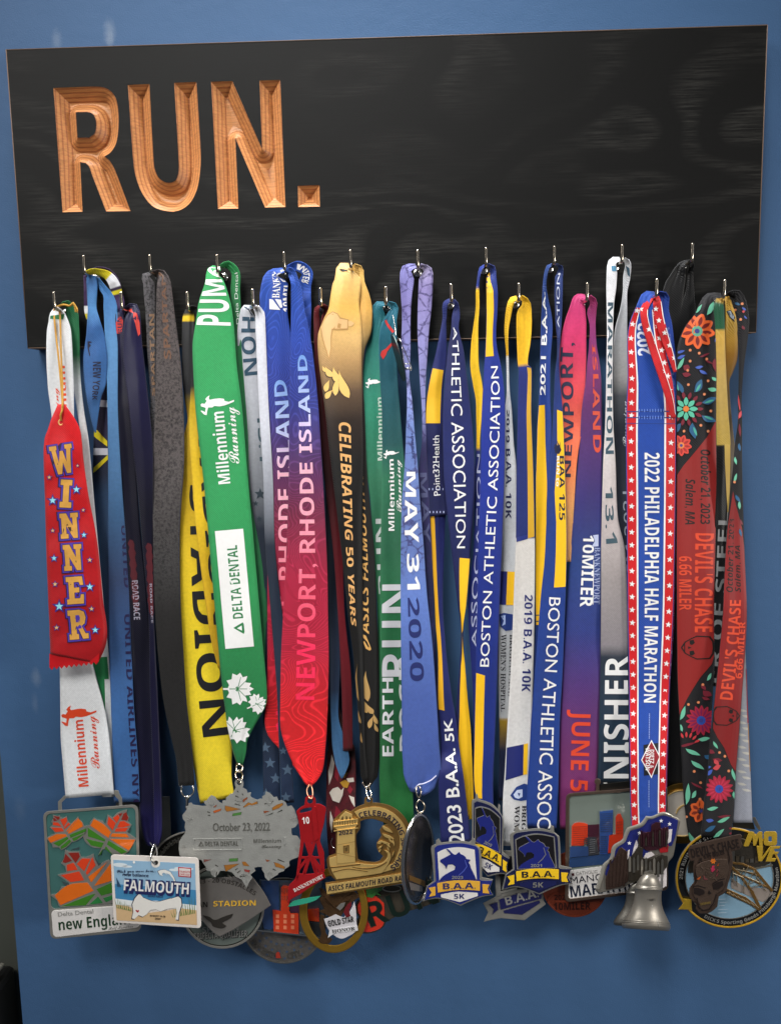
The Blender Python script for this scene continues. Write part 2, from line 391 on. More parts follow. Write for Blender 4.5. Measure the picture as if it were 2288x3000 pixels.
    def to_uy(s, lp):
        x, y = lp[:, 0], lp[:, 1]; u = np.full(len(x), .5); yc = y.copy()
        for _ in range(3):
            v = s.s_of(yc); w_ = np.interp(v, s.S_, s.q[:, 2]); xc = np.interp(v, s.S_, s.q[:, 0]); nx = np.interp(v, s.S_, s.N[:, 0]); ny = np.interp(v, s.S_, s.N[:, 1])
            u = .5+(x-xc)/(w_*np.maximum(nx, .3)); yc = y-(u-.5)*w_*ny
        return np.stack([u, yc], 1)
    def band(s, mat, y0, y1, u0=0.015, u1=.985, name='printed_band', sk=0):
        return s.polys(name, mat, [[(u0, y0), (u1, y0+sk), (u1, y1+sk), (u0, y1)]], px=False)

# ---------------------------------------------------------------- flat plates (medals) in a tilted plane
class Plane:
    def __init__(s, d, x0=0, y0=0, a=0.0, b=0.0, ox=0, oy=0, sc=1.0):
        s.d, s.x0, s.y0, s.a, s.b, s.ox, s.oy, s.sc = d, x0, y0, a, b, ox, oy, sc
    def px(s, p):
        p = np.asarray(p, float); return np.stack([s.ox+p[:, 0]/s.sc, s.oy+p[:, 1]/s.sc], 1)
    def w(s, p, z=0):
        q = s.px(p); return P(q[:, 0], q[:, 1], s.d+s.a*(q[:, 0]-s.x0)+s.b*(q[:, 1]-s.y0)+z)
def slab(root, name, loops, pl, z0, z1, mat, bev=.35, sm=True, ang=42, parent=None):
    """solid plate: outer outline first, holes after; z in mm above the plane, bevel in mm"""
    PXMM = .285
    lps = [smooth_loop(pl.px(l), ang) if sm else pl.px(l) for l in loops]
    c0 = lps[0].mean(0)
    hh = (z1-z0)/2
    v, f = curve_mesh([(l-c0)*PXMM for l in lps], hh, min(bev, hh*.95))
    pts = v[:, :2]/PXMM+c0; z = v[:, 2]+(z0+z1)/2
    W = P(pts[:, 0], pts[:, 1], pl.d+pl.a*(pts[:, 0]-pl.x0)+pl.b*(pts[:, 1]-pl.y0)+z)
    return mk(name, W, f, mat, parent or root)
def paint(parent, name, loops, pl, z, mat, sm=False, ang=42):
    """colour fill lying on a plate; each loop its own filled outline, with slight thickness"""
    V, F, n = [], [], 0
    for l in loops:
        q = smooth_loop(pl.px(l), ang) if sm else pl.px(l)
        v, f = curve_mesh([q/100]); 
        V.append(v[:, :2]*100); F += [tuple(i+n for i in p) for p in f]; n += len(v)
    V = np.concatenate(V)
    E, F2 = extrude_flat(V, F)
    zz = z-.12+E[:, 2]*.12
    W = P(E[:, 0], E[:, 1], pl.d+pl.a*(E[:, 0]-pl.x0)+pl.b*(E[:, 1]-pl.y0)+zz)
    return mk(name, W, F2, mat, parent)
def mtext(parent, t, style, p0, p1, cap, pl, z, mat, ex=.12, arc=None, off=0.0, slant=0, name='lettering', capend=None):
    """lettering with baseline p0->p1 (plane coordinates), or along arc (cx, cy, rx, ry, a0, a1) in degrees"""
    v, f, r = text_mesh(t, style, off)
    E, F = extrude_flat(v, f); a, b = E[:, 0]+slant*E[:, 1], E[:, 1]
    if arc:
        cx, cy, rx, ry, a0, a1 = arc; sg = 1 if a1 > a0 else -1
        th = np.radians(a0+(a1-a0)*a); rad = sg*b*cap
        q = np.stack([cx+(rx+rad)*np.cos(th), cy+(ry+rad)*np.sin(th)], 1)
    else:
        p0, p1 = np.array(p0, float), np.array(p1, float); t_ = p1-p0; n_ = np.array([t_[1], -t_[0]])/np.hypot(*t_)
        cc = cap if capend is None else (cap+(capend-cap)*a)[:, None]
        q = p0+a[:, None]*t_+b[:, None]*n_*cc
    q = pl.px(q)
    W = P(q[:, 0], q[:, 1], pl.d+pl.a*(q[:, 0]-pl.x0)+pl.b*(q[:, 1]-pl.y0)+z-ex+E[:, 2]*ex)
    return mk(name, W, F, mat, parent)
def tube(root, name, pts, r, mat, closed=False, n=10, sub=5, world=False):
    """round bar through (x, y, d) points; r in mm"""
    p = np.array(pts, float)
    W = p if world else P(p[:, 0], p[:, 1], p[:, 2])
    k = len(W)
    if sub > 1:
        out = []
        for i in range(k if closed else k-1):
            g = lambda j: W[j % k] if closed else W[min(max(j, 0), k-1)]
            a, b, c, d = g(i-1), g(i), g(i+1), g(i+2)
            for j in range(sub):
                t = j/sub; out.append(.5*((2*b)+(-a+c)*t+(2*a-5*b+4*c-d)*t*t+(-a+3*b-3*c+d)*t**3))
        if not closed: out.append(W[-1])
        W = np.array(out)
    k = len(W); T = (np.roll(W, -1, 0)-np.roll(W, 1, 0)) if closed else np.gradient(W, axis=0)
    T /= np.maximum(np.linalg.norm(T, axis=1), 1e-12)[:, None]
    up = np.array([.3, .2, .9]); V = []
    u = np.cross(T[0], up); u /= np.linalg.norm(u)
    for i in range(k):
        u = u-T[i]*np.dot(u, T[i]); u /= np.linalg.norm(u); v = np.cross(T[i], u)
        for j in range(n):
            a = 2*math.pi*j/n; V.append(W[i]+(u*math.cos(a)+v*math.sin(a))*r/1000)
    F = []
    for i in range(k if closed else k-1):
        for j in range(n):
            a, b = i*n+j, i*n+(j+1) % n; c, d = ((i+1) % k)*n+(j+1) % n, ((i+1) % k)*n+j; F.append((a, b, c, d))
    if not closed: F += [tuple(range(n))[::-1], tuple(range((k-1)*n, k*n))]
    return mk(name, V, F, mat, root, smooth=True)
def ring(root, cx, cy, rx, ry, d, mat, r=.7, tilt=0.0, name='ring'):
    t = np.linspace(0, 2*math.pi, 20, endpoint=False)
    return tube(root, name, [(cx+rx*math.cos(a), cy+ry*math.sin(a), d+tilt*math.cos(a)+tilt*.5*math.sin(a)) for a in t], r, mat, closed=True, sub=2)
def lathe(root, name, prof, c, d, axis, mat, n=36, sx=1.0):
    """prof: (distance along axis, radius) in px; axis: unit px direction; c: start px"""
    ax = np.array(axis, float); ax /= np.hypot(*ax); nn = np.array([-ax[1], ax[0]])
    V, F = [], []
    for h, r in prof:
        for j in range(n):
            a = 2*math.pi*j/n; q = np.array(c)+ax*h+nn*r*math.cos(a); V.append(P(q[0], q[1], d+r*.285*math.sin(a)*sx))
    for i in range(len(prof)-1):
        for j in range(n): F.append((i*n+j, i*n+(j+1) % n, (i+1)*n+(j+1) % n, (i+1)*n+j))
    F += [tuple(range(n))[::-1], tuple(range((len(prof)-1)*n, len(prof)*n))]
    return mk(name, V, F, mat, root, smooth=True)

# ================================================================ the wall
def box(name, x0, x1, y0, y1, z0, z1, mat, parent=None, bev=0.0):
    bm = bmesh.new(); bmesh.ops.create_cube(bm, size=1)
    for v in bm.verts: v.co = Vector(((x0+x1)/2+v.co.x*(x1-x0), (y0+y1)/2+v.co.y*(y1-y0), (z0+z1)/2+v.co.z*(z1-z0)))
    if bev: bmesh.ops.bevel(bm, geom=bm.edges[:], offset=bev, segments=2, affect='EDGES', profile=.5)
    bm.verts.index_update(); V = [tuple(v.co) for v in bm.verts]; F = [tuple(q.index for q in f.verts) for f in bm.faces]; bm.free()
    return mk(name, V, F, mat, parent)
def wall_mat():
    m, nt, b = newmat('blue_wall_paint'); L = nt.links.new
    tc = nd(nt, 'ShaderNodeTexCoord'); n1 = nd(nt, 'ShaderNodeTexNoise', i_Scale=9.0, i_Detail=5.0); L(tc.outputs['Object'], n1.inputs['Vector'])
    mx = nd(nt, 'ShaderNodeMix', data_type='RGBA'); mx.inputs[6].default_value = lin('#3f5e84'); mx.inputs[7].default_value = lin('#43638a'); L(n1.outputs['Fac'], mx.inputs[0])
    src = mx.outputs[2]
    for (px, py, rx, rz, amt) in ((168, 118, .0045, .0085, .14), (322, 92, .0050, .0100, .2), (322, 118, .0035, .006, .14), (107, 1985, .0048, .0085, .16), (104, 2060, .0030, .010, .08), (60, 2370, .006, .012, .05)):
        p = P(px, py, 0)                                     # rubbed patches left on the paint
        mp = nd(nt, 'ShaderNodeVectorMath', operation='SUBTRACT'); L(tc.outputs['Object'], mp.inputs[0]); mp.inputs[1].default_value = (p[0], 0, p[2])
        sc_ = nd(nt, 'ShaderNodeVectorMath', operation='MULTIPLY'); L(mp.outputs[0], sc_.inputs[0]); sc_.inputs[1].default_value = (1/rx, 0, 1/rz)
        ln = nd(nt, 'ShaderNodeVectorMath', operation='LENGTH'); L(sc_.outputs[0], ln.inputs[0])
        nn = nd(nt, 'ShaderNodeTexNoise', i_Scale=260.0, i_Detail=3.0); L(tc.outputs['Object'], nn.inputs['Vector'])
        ad = nd(nt, 'ShaderNodeMath', operation='MULTIPLY_ADD'); L(nn.outputs['Fac'], ad.inputs[0]); ad.inputs[1].default_value = .9; L(ln.outputs['Value'], ad.inputs[2])
        mr = nd(nt, 'ShaderNodeMapRange'); mr.inputs[1].default_value = .7; mr.inputs[2].default_value = 1.7; mr.inputs[3].default_value = amt; mr.inputs[4].default_value = 0; L(ad.outputs[0], mr.inputs[0])
        m2 = nd(nt, 'ShaderNodeMix', data_type='RGBA'); L(mr.outputs[0], m2.inputs[0]); L(src, m2.inputs[6]); m2.inputs[7].default_value = lin('#b4bec6'); src = m2.outputs[2]
    L(src, b.inputs['Base Color']); b.inputs['Roughness'].default_value = .55; b.inputs['Specular IOR Level'].default_value = .2
    n2 = nd(nt, 'ShaderNodeTexNoise', i_Scale=900.0, i_Detail=3.0); L(tc.outputs['Object'], n2.inputs['Vector'])
    n3 = nd(nt, 'ShaderNodeTexNoise', i_Scale=60.0, i_Detail=2.0); L(tc.outputs['Object'], n3.inputs['Vector'])
    ad = nd(nt, 'ShaderNodeMath', operation='MULTIPLY_ADD'); L(n3.outputs['Fac'], ad.inputs[0]); ad.inputs[1].default_value = 2.0; L(n2.outputs['Fac'], ad.inputs[2])
    bp = nd(nt, 'ShaderNodeBump', i_Strength=.4, i_Distance=.0005); L(ad.outputs[0], bp.inputs['Height']); L(bp.outputs[0], b.inputs['Normal'])
    return m
ex = float(P(41, 2672, 0)[0])
wl = box('wall', ex, 1.6, 0.0, .035, -.9, 1.3, wall_mat()); wl['kind'] = 'structure'
sw = box('side_wall', -1.6, ex-.001, .055, .10, -.9, 1.3, simple('grey_wall_paint', '#54574f', .8, var=.08, scale=8)); sw['kind'] = 'structure'
# the corner of a dark bin with a pale liner, just inside the frame at the lower left
bn = thing('waste_bin', 'black bin with a pale liner at the lower left edge beside the blue wall', 'bin', (20, 2990, -20))
p0, p1 = P(-160, 2885, -20), P(38, 3300, -20)
box('bin_body', p0[0], p1[0], .008, .05, p1[2], p0[2], simple('black_plastic', '#141414', .35), bn, .006)
V = []; nlin = 40
for i in range(nlin):
    x = p0[0]+(p1[0]-p0[0])*i/(nlin-1)
    for j, (dy, dz) in enumerate(((.003, -.006), (-.001, .004), (.004, .012), (.012, .0165), (.03, .014))):
        V.append((x+.001*math.sin(i*2.1+j), dy+.0015*math.sin(i*1.7), p0[2]+dz+.0025*math.sin(i*1.3+j)*(j > 0)))
mk('bin_liner', V, [(i*5+j, i*5+j+1, i*5+j+6, i*5+j+5) for i in range(nlin-1) for j in range(4)], simple('liner', '#6c6a60', .5, bump=.3), bn, smooth=True)

# ================================================================ the board
BD = 18.0
board = thing('medal_display_board', 'black stained oak board with carved RUN. lettering and two rows of hooks', 'medal hanger', (1150, 560, BD))
def oak_black():
    m, nt, b = newmat('black_stained_oak'); L = nt.links.new
    tc = nd(nt, 'ShaderNodeTexCoord'); mp = nd(nt, 'ShaderNodeMapping'); mp.inputs['Scale'].default_value = (.9, 1.0, 2.3); L(tc.outputs['Object'], mp.inputs['Vector'])
    n1 = nd(nt, 'ShaderNodeTexNoise', i_Scale=3.4, i_Detail=2.0, i_Roughness=.5, i_Distortion=.3); L(mp.outputs[0], n1.inputs['Vector'])
    ml = nd(nt, 'ShaderNodeMath', operation='MULTIPLY'); ml.inputs[1].default_value = 70.0; L(n1.outputs['Fac'], ml.inputs[0])
    sn = nd(nt, 'ShaderNodeMath', operation='SINE'); L(ml.outputs[0], sn.inputs[0])
    m1 = nd(nt, 'ShaderNodeMapRange'); m1.inputs[1].default_value = -.2; m1.inputs[2].default_value = .95; L(sn.outputs[0], m1.inputs[0])
    mp2 = nd(nt, 'ShaderNodeMapping'); mp2.inputs['Scale'].default_value = (26.0, 10.0, 620.0); L(tc.outputs['Object'], mp2.inputs['Vector'])
    n2 = nd(nt, 'ShaderNodeTexNoise', i_Scale=1.0, i_Detail=5.0, i_Roughness=.7); L(mp2.outputs[0], n2.inputs['Vector'])
    m2 = nd(nt, 'ShaderNodeMapRange'); m2.inputs[1].default_value = .42; m2.inputs[2].default_value = .75; L(n2.outputs['Fac'], m2.inputs[0])
    n4 = nd(nt, 'ShaderNodeTexNoise', i_Scale=4.5, i_Detail=2.0); L(tc.outputs['Object'], n4.inputs['Vector'])
    m4 = nd(nt, 'ShaderNodeMapRange'); m4.inputs[1].default_value = .40; m4.inputs[2].default_value = .72; L(n4.outputs['Fac'], m4.inputs[0])
    # worn grain shows most on the lower half of the board
    sp = nd(nt, 'ShaderNodeSeparateXYZ'); L(tc.outputs['Object'], sp.inputs[0])
    f1 = nd(nt, 'ShaderNodeMath', operation='MULTIPLY'); L(m1.outputs[0], f1.inputs[0]); L(m2.outputs[0], f1.inputs[1])
    f2 = nd(nt, 'ShaderNodeMath', operation='MULTIPLY'); L(f1.outputs[0], f2.inputs[0]); L(m4.outputs[0], f2.inputs[1])
    f3 = nd(nt, 'ShaderNodeMath', operation='MULTIPLY'); L(f2.outputs[0], f3.inputs[0]); f3.inputs[1].default_value = .42
    mx = nd(nt, 'ShaderNodeMix', data_type='RGBA'); mx.inputs[6].default_value = lin('#0d0d0c'); mx.inputs[7].default_value = lin('#66645f'); L(f3.outputs[0], mx.inputs[0])
    L(mx.outputs[2], b.inputs['Base Color']); b.inputs['Roughness'].default_value = .55; b.inputs['Specular IOR Level'].default_value = .16
    ad = nd(nt, 'ShaderNodeMath', operation='MULTIPLY_ADD'); L(m2.outputs[0], ad.inputs[0]); ad.inputs[1].default_value = -1.0; L(m1.outputs[0], ad.inputs[2])
    bp = nd(nt, 'ShaderNodeBump', i_Strength=.07, i_Distance=.0004); L(ad.outputs[0], bp.inputs['Height']); L(bp.outputs[0], b.inputs['Normal'])
    return m
def oak_raw():
    m, nt, b = newmat('carved_oak'); L = nt.links.new
    tc = nd(nt, 'ShaderNodeTexCoord'); mp = nd(nt, 'ShaderNodeMapping'); mp.inputs['Scale'].default_value = (.3, 1.0, .3); mp.inputs['Rotation'].default_value = (.035, 0, 0); L(tc.outputs['Object'], mp.inputs['Vector'])
    wv = nd(nt, 'ShaderNodeTexWave', i_Scale=130.0, i_Distortion=2.2, i_Detail=2.0); wv.wave_type = 'BANDS'; wv.bands_direction = 'Y'; wv.inputs['Detail Scale'].default_value = .6; L(mp.outputs[0], wv.inputs['Vector'])
    mp2 = nd(nt, 'ShaderNodeMapping'); mp2.inputs['Scale'].default_value = (60.0, 300.0, 700.0); L(tc.outputs['Object'], mp2.inputs['Vector'])
    n2 = nd(nt, 'ShaderNodeTexNoise', i_Scale=1.0, i_Detail=4.0); L(mp2.outputs[0], n2.inputs['Vector'])
    rp = nd(nt, 'ShaderNodeValToRGB'); L(wv.outputs['Fac'], rp.inputs[0]); e = rp.color_ramp.elements
    e[0].position = .0; e[0].color = lin('#a9683c'); e[1].position = .5; e[1].color = lin('#ca8950')
    mr = nd(nt, 'ShaderNodeMapRange'); mr.inputs[1].default_value = .35; mr.inputs[2].default_value = .6; mr.inputs[3].default_value = .80; mr.inputs[4].default_value = 1.05; L(n2.outputs['Fac'], mr.inputs[0])
    vm = nd(nt, 'ShaderNodeVectorMath', operation='SCALE'); L(rp.outputs[0], vm.inputs[0]); L(mr.outputs[0], vm.inputs['Scale']); L(vm.outputs[0], b.inputs['Base Color'])
    b.inputs['Roughness'].default_value = .5
    bp = nd(nt, 'ShaderNodeBump', i_Strength=.5, i_Distance=.0005); L(n2.outputs['Fac'], bp.inputs['Height']); L(bp.outputs[0], b.inputs['Normal'])
    return m
OB, OR = oak_black(), oak_raw(); OE = simple('worn_oak_edge', '#6b5442', .6, var=.3, scale=60)
K1 = 1.4685
LET = {
 'R': [[(231,378),(330,374),(420,372),(460,380),(490,405),(505,440),(512,500),(510,570),(500,620),(478,655),(452,672),(480,700),(502,745),(563,908),(458,910),(400,760),(385,718),(370,702),(347,698),(357,911),(270,913)],
       [(328,483),(385,483),(405,495),(414,520),(414,555),(405,578),(385,592),(335,592)]],
 'U': [[(551,365),(644,361),(662,690),(668,730),(685,765),(712,783),(737,785),(757,775),(768,745),(770,700),(750,356),(846,352),(865,660),(862,740),(850,810),(825,865),(790,897),(750,910),(700,905),(655,885),(615,835),(588,770),(575,700)]],
 'N': [[(909,351),(1000,348),(1128,640),(1117,346),(1206,343),(1229,891),(1141,893),(1014,596),(1027,897),(938,899)]],
 '.': [[(1281,799),(1375,796),(1377,889),(1283,891)]]}
def bxz(lp, d=BD):
    lp = smooth_loop(np.asarray(lp, float), 32, 5)/K1; w_ = P(lp[:, 0], lp[:, 1], d); return w_[:, [0, 2]]
BX0, BX1, BZ0, BZ1 = -.305, .305, 0.0, .23802
outer = np.array([(BX0, BZ0), (BX1, BZ0), (BX1, BZ1), (BX0, BZ1)])
loops3 = {k: [bxz(l) for l in v] for k, v in LET.items()}
allh = [l for v in loops3.values() for l in v]
# front layer with the letters cut out (the counter of the R stays)
v, f = curve_mesh([outer*10]+[l*10 for l in allh], .06, 0)
z = np.where(v[:, 2] > 0, -BD/1000, -(BD-12)/1000)
W = np.stack([v[:, 0]/10, z, v[:, 1]/10], 1)
nrm = []
for p in f:
    a, b_, c = W[p[0]], W[p[1]], W[p[2]]; n = np.cross(b_-a, c-a); nrm.append(0 if abs(n[1]) > .7*np.linalg.norm(n) else 1)
mk('board_panel', W, f, None, board, mats=[OB, OE], midx=nrm)
box('board_core', BX0+.0001, BX1-.0001, -.0058, -.001, BZ0+.0001, BZ1-.0001, OE, board)
# pale worn arris round the front edge
def rim(a, b, name='worn_edge'):
    tube(board, name, [a, ((a[0]+b[0])/2, a[1], (a[2]+b[2])/2), b], .42, OE, world=True, sub=1, n=8)
e_ = -.01785
rim((BX0, e_, BZ1), (BX1, e_, BZ1)); rim((BX1, e_, BZ1), (BX1, e_, BZ0)); rim((BX1, e_, BZ0), (BX0, e_, BZ0)); rim((BX0, e_, BZ0), (BX0, e_, BZ1))
def carve(lps):
    """V-cut: depth grows with the distance from the outline"""
    A = np.concatenate(lps); lo, hi = A.min(0)-.0008, A.max(0)+.0008; st = .00042
    xs = np.arange(lo[0], hi[0], st); zs = np.arange(lo[1], hi[1], st); X, Z = np.meshgrid(xs, zs); Q = np.stack([X.ravel(), Z.ravel()], 1)
    dist = np.full(len(Q), 9.0); ins = np.zeros(len(Q), bool)
    for l in lps:
        a, b = l, np.roll(l, -1, 0)
        for p, q in zip(a, b):
            e = q-p; t = np.clip(((Q-p)@e)/max(e@e, 1e-12), 0, 1); dist = np.minimum(dist, np.hypot(*(Q-p-t[:, None]*e).T))
            c = ((p[1] > Q[:, 1]) != (q[1] > Q[:, 1])); xi = p[0]+(Q[:, 1]-p[1])*(q[0]-p[0])/(q[1]-p[1]+1e-15); ins ^= c & (Q[:, 0] < xi)
    dep = np.where(ins, np.minimum(dist*.92, .0082+.25*np.maximum(dist-.0084, 0)), -0)+.00012
    dep = np.where(ins, dep, .0004)
    y = -BD/1000+dep
    keep = ins | (dist < .0007); n = len(xs); idm = -np.ones(len(Q), int); kk = np.where(keep)[0]; idm[kk] = np.arange(len(kk))
    F = []
    for i in range(len(zs)-1):
        r = np.arange(n-1)+i*n
        ok = (idm[r] >= 0) & (idm[r+1] >= 0) & (idm[r+n] >= 0) & (idm[r+n+1] >= 0)
        for k in r[ok]: F.append((idm[k], idm[k+1], idm[k+n+1], idm[k+n]))
    mk('carved_letter', np.stack([Q[kk, 0], y[kk], Q[kk, 1]], 1), F, OR, board)
for k_ in LET: carve(loops3[k_])
# hooks: (x, y) of the bend, 25 mm in front of the board
UH = [(249,799),(442,797),(638,797),(834,789),(1028,783),(1224,784),(1424,776),(1623,772),(1821,768),(2026,764)]
LH = [(162,905),(358,905),(551,905),(742,896),(940,893),(1131,890),(1322,882),(1519,880),(1719,879),(1922,868),(2120,871)]
hk = None
for x_, y_ in UH+LH:
    b_ = P(x_, y_, 39)
    if hk is None:
        L0 = [(0, .021, 0), (0, .012, -.0002), (0, .0035, 0), (0, .0008, .0008), (0, 0, .004), (0, 0, .009), (0, 0, .0135)]
        hk = tube(board, 'hook', [(b_[0]+p[0], b_[1]+p[1], b_[2]+p[2]) for p in L0], 1.3, NICKEL, world=True, sub=4, n=12)
        c0 = np.array([b_[0], -.018, b_[2]]); V = []; n = 20
        for hh, rr in ((0, .0036), (.0007, .0036), (.0013, .003), (.0015, .0012)):
            for j in range(n): V.append((c0[0]+rr*math.cos(6.2832*j/n), c0[1]-hh, c0[2]+rr*math.sin(6.2832*j/n)))
        fl = mk('hook_plate', V, [(i*n+j, i*n+(j+1) % n, (i+1)*n+(j+1) % n, (i+1)*n+j) for i in range(3) for j in range(n)]+[tuple(range(3*n, 4*n))], CHROME, hk, smooth=True)
        base0 = b_
    else:
        c = hk.copy(); COL.objects.link(c); c.parent = board; c.location = Vector(b_-base0)
        g = fl.copy(); COL.objects.link(g); g.parent = c

# ================================================================ medals on their ribbons: the ribbons
def S(c, **k): return dict(name='ribbon_cloth', col=c, **k)
def G(st, **k): return dict(name='ribbon_cloth', stops=st, **k)
H = 28   # depth of the ribbons where they lie on the hooks
M_ = {}
def medal(key, label, x, y, name='race_medal', cat='medal'):
    M_[key] = thing(name, label, cat, (x, y, H)); return M_[key]
WHITE, NAVY, YEL = ink('#e9e8e6'), ink('#1b2468'), ink('#f2bd1c')
RUNNER = [(285,1625),(300,1615),(325,1620),(345,1590),(330,1575),(350,1550),(375,1535),(365,1565),(375,1580),(420,1570),(470,1565),(515,1570),(520,1590),(560,1600),(615,1580),(612,1598),(560,1620),(520,1635),(470,1645),(420,1640),(400,1655),(360,1655),(350,1690),(345,1730),(320,1725),(285,1690),(295,1685),(330,1700),(335,1660),(310,1650),(290,1645)]
def runner(r, u, y, s, mat):
    """little running figure lying on its side, as printed beside the script"""
    v = s_at_px(r, u, y); r.polys('runner_emblem', mat, [[(v[0]+(a-450)/3.36*s, v[1]+(b-1630)/3.36*s) for a, b in RUNNER]])
def s_at_px(r, u, y):
    v = r.s_of(y); x = np.interp(v, r.S_, r.q[:, 0]); w_ = np.interp(v, r.S_, r.q[:, 2]); ny = np.interp(v, r.S_, r.N[:, 1]); return (x+(u-.5)*w_, y+(u-.5)*w_*ny)

# ---- A  white and green ribbon, maple leaf medal
A = medal('A', 'maple leaf enamel medal on white ribbon with orange runner print, at the far left hook', 162, 905)
a2 = Ribbon(A, [('g',172,898,8,H,8),('g',196,890,20,H,4),(915,192,230,26,0),(960,206,233),(1010,210,235),(1100,213,237),(1200,226,247),(1300,240,262),(1500,250,280),(1800,262,308),(1900,270,318),(2000,275,326),(2100,285,331),(2200,295,335),(2335,300,338)],
            G([(1040,'#1e6a40'),(1130,'#d9dbdb')]), d=26)
a2.band(ink('#1f7040'), 1925, 1990, .25, .9)
a2.polys('printed_band', ink('#1f7040'), [[(272,1935),(304,1937),(308,2000),(310,2085),(300,2040),(282,1975)]])
a1 = Ribbon(A, [('g',164,900,8,H,8),(912,148,186,32,0),(940,143,200),(971,138,209),(1057,137,214),(1128,141,217),(1228,153,218),(1500,160,235),(1800,170,258),(1949,175,272),(2083,177,307),(2181,180,322),(2333,193,335)], S('#dfe1e3'), d=33, bulge=1.2)
a1.polys('printed_band', ink('#1f7040'), [[(149,925),(190,920),(186,936),(148,934)]])
for y0, y1 in ((1250, 1072),): a1.text('Millennium', 'b', y0+95, y0-178, .70, .53, ink('#e04a20')); a1.text('Running', 's', y0+40, y0-115, .38, .2, ink('#e04a20'))
a1.text('Millennium', 'b', 2303, 2108, .50, .30, ink('#d6431c')); a1.text('Running', 's', 2254, 2100, .76, .57, ink('#d6431c'))
runner(a1, .42, 2095, 1.05, ink('#d6431c'))
# ---- W  red award ribbon on a gold cord
Wn = thing('award_ribbon', 'red award ribbon with gold WINNER letters and stars on a gold cord at far left', 'award ribbon', (162, 905, H))
wr = Ribbon(Wn, [(1184,170,190,42,0),(1205,160,205),(1232,148,222),(1264,139,237),(1293,131,241),(1343,129,245),(1446,132,259),(1593,136,286),(1771,143,304),(1861,146,315),(1930,146,290)], dict(name='satin', stops=[(1190,'#d0161c'),(1500,'#b81118'),(1860,'#a50f16')], rough=.42), d=42, bulge=1.6, name='satin_ribbon')
pk = [(146,1926),(290,1924)]; zz = [(290-i*7.2, 1937+i*.9+(9 if i % 2 else 0)) for i in range(21)]
pz = Plane(41.6); slab(Wn, 'pinked_edge', [[(146,1915),(293,1905)]+zz], pz, 0, .45, simple('satin_edge', '#b81118', .45), 0, sm=False)
LB_ = {'W': [(0,0),(.32,0),(.32,.15),(.27,.15),(.34,.6),(.44,.2),(.58,.2),(.68,.6),(.74,.15),(.68,.15),(.68,0),(1,0),(1,.15),(.93,.15),(.8,1),(.62,1),(.51,.6),(.4,1),(.22,1),(.08,.15),(0,.15)],
 'I': [(0,0),(1,0),(1,.2),(.75,.2),(.75,.8),(1,.8),(1,1),(0,1),(0,.8),(.25,.8),(.25,.2),(0,.2)],
 'N': [(0,0),(.36,0),(.68,.5),(.68,.18),(.58,.18),(.58,0),(1,0),(1,.18),(.92,.18),(.92,1),(.68,1),(.32,.48),(.32,.82),(.42,.82),(.42,1),(0,1),(0,.82),(.08,.82),(.08,.18),(0,.18)],
 'E': [(0,0),(.95,0),(1,.32),(.8,.32),(.74,.2),(.45,.2),(.45,.4),(.75,.4),(.75,.58),(.45,.58),(.45,.8),(.78,.8),(.82,.66),(1,.66),(.97,1),(0,1),(0,.82),(.14,.82),(.14,.18),(0,.18)],
 'R': [(0,0),(.62,0),(.85,.08),(.92,.28),(.84,.48),(.68,.56),(.85,.82),(1,.82),(1,1),(.7,1),(.48,.62),(.4,.6),(.4,.82),(.5,.82),(.5,1),(0,1),(0,.82),(.12,.82),(.12,.18),(0,.18)]}
def mitre(l, d):
    """grow a clockwise (on screen) outline by d"""
    l = np.array(l, float); out = []
    for i in range(len(l)):
        e1 = l[i]-l[i-1]; e2 = l[(i+1) % len(l)]-l[i]; n1 = np.array([e1[1], -e1[0]])/np.hypot(*e1); n2 = np.array([e2[1], -e2[0]])/np.hypot(*e2)
        m_ = n1+n2; m_ /= max(np.hypot(*m_), 1e-6); out.append(l[i]+m_*min(d/max(np.dot(m_, n1), .4), d*1.8))
    return np.array(out)
for ch, cx, cy, ww, hh, rt in [('W',184,1346,66,84,-9),('I',195,1446,34,82,3),('N',205,1540,54,74,-4),('N',215,1633,54,76,-4),('E',222,1729,50,80,-4),('R',231,1829,56,86,-5)]:
    c_, q_ = math.cos(math.radians(rt)), math.sin(math.radians(rt))
    loc_ = lambda l: [(cx+(a-.5)*ww*c_-(b-.5)*hh*q_, cy+(a-.5)*ww*q_+(b-.5)*hh*c_) for a, b in l]
    base = loc_(LB_[ch])
    wr.polys('letter_shadow', ink('#241438'), [mitre(base, 7.0)+np.array([-1.5, 1])]); wr.polys('letter_outline', ink('#4a34a0'), [mitre(base, 5.4)])
    wr.polys('letter_keyline', ink('#2a1624'), [mitre(base, 1.6)]); wr.polys('letter', simple('gold_foil', '#e2a850', .38, .25, var=.3, scale=140), [base])
    if ch == 'R': wr.polys('letter_counter', ink('#4a34a0'), [loc_([(.4,.18),(.58,.18),(.65,.3),(.57,.42),(.4,.42)])])
stars = [(147,1398,7,0),(229,1364,5,0),(226,1434,12,1),(157,1466,13,1),(246,1494,6,0),(157,1554,7,0),(248,1567,9,1),(161,1635,10,1),(265,1640,8,0),(164,1711,8,0),(265,1719,12,1),(176,1776,15,1),(270,1783,8,0),(168,1838,8,0),(281,1845,11,1)]
wr.polys('star_outline', ink('#3c2a80'), [star(x, y, r*1.5) for x, y, r, k in stars])
wr.polys('printed_star', ink('#8fd2dc'), [star(x, y, r*.85) for x, y, r, k in stars if k]); wr.polys('printed_star', ink('#e8b870'), [star(x, y, r*.85) for x, y, r, k in stars if not k])
cord = simple('gold_cord', '#c9963a', .55, .15, var=.25, scale=900, bump=.9, bscale=2500)
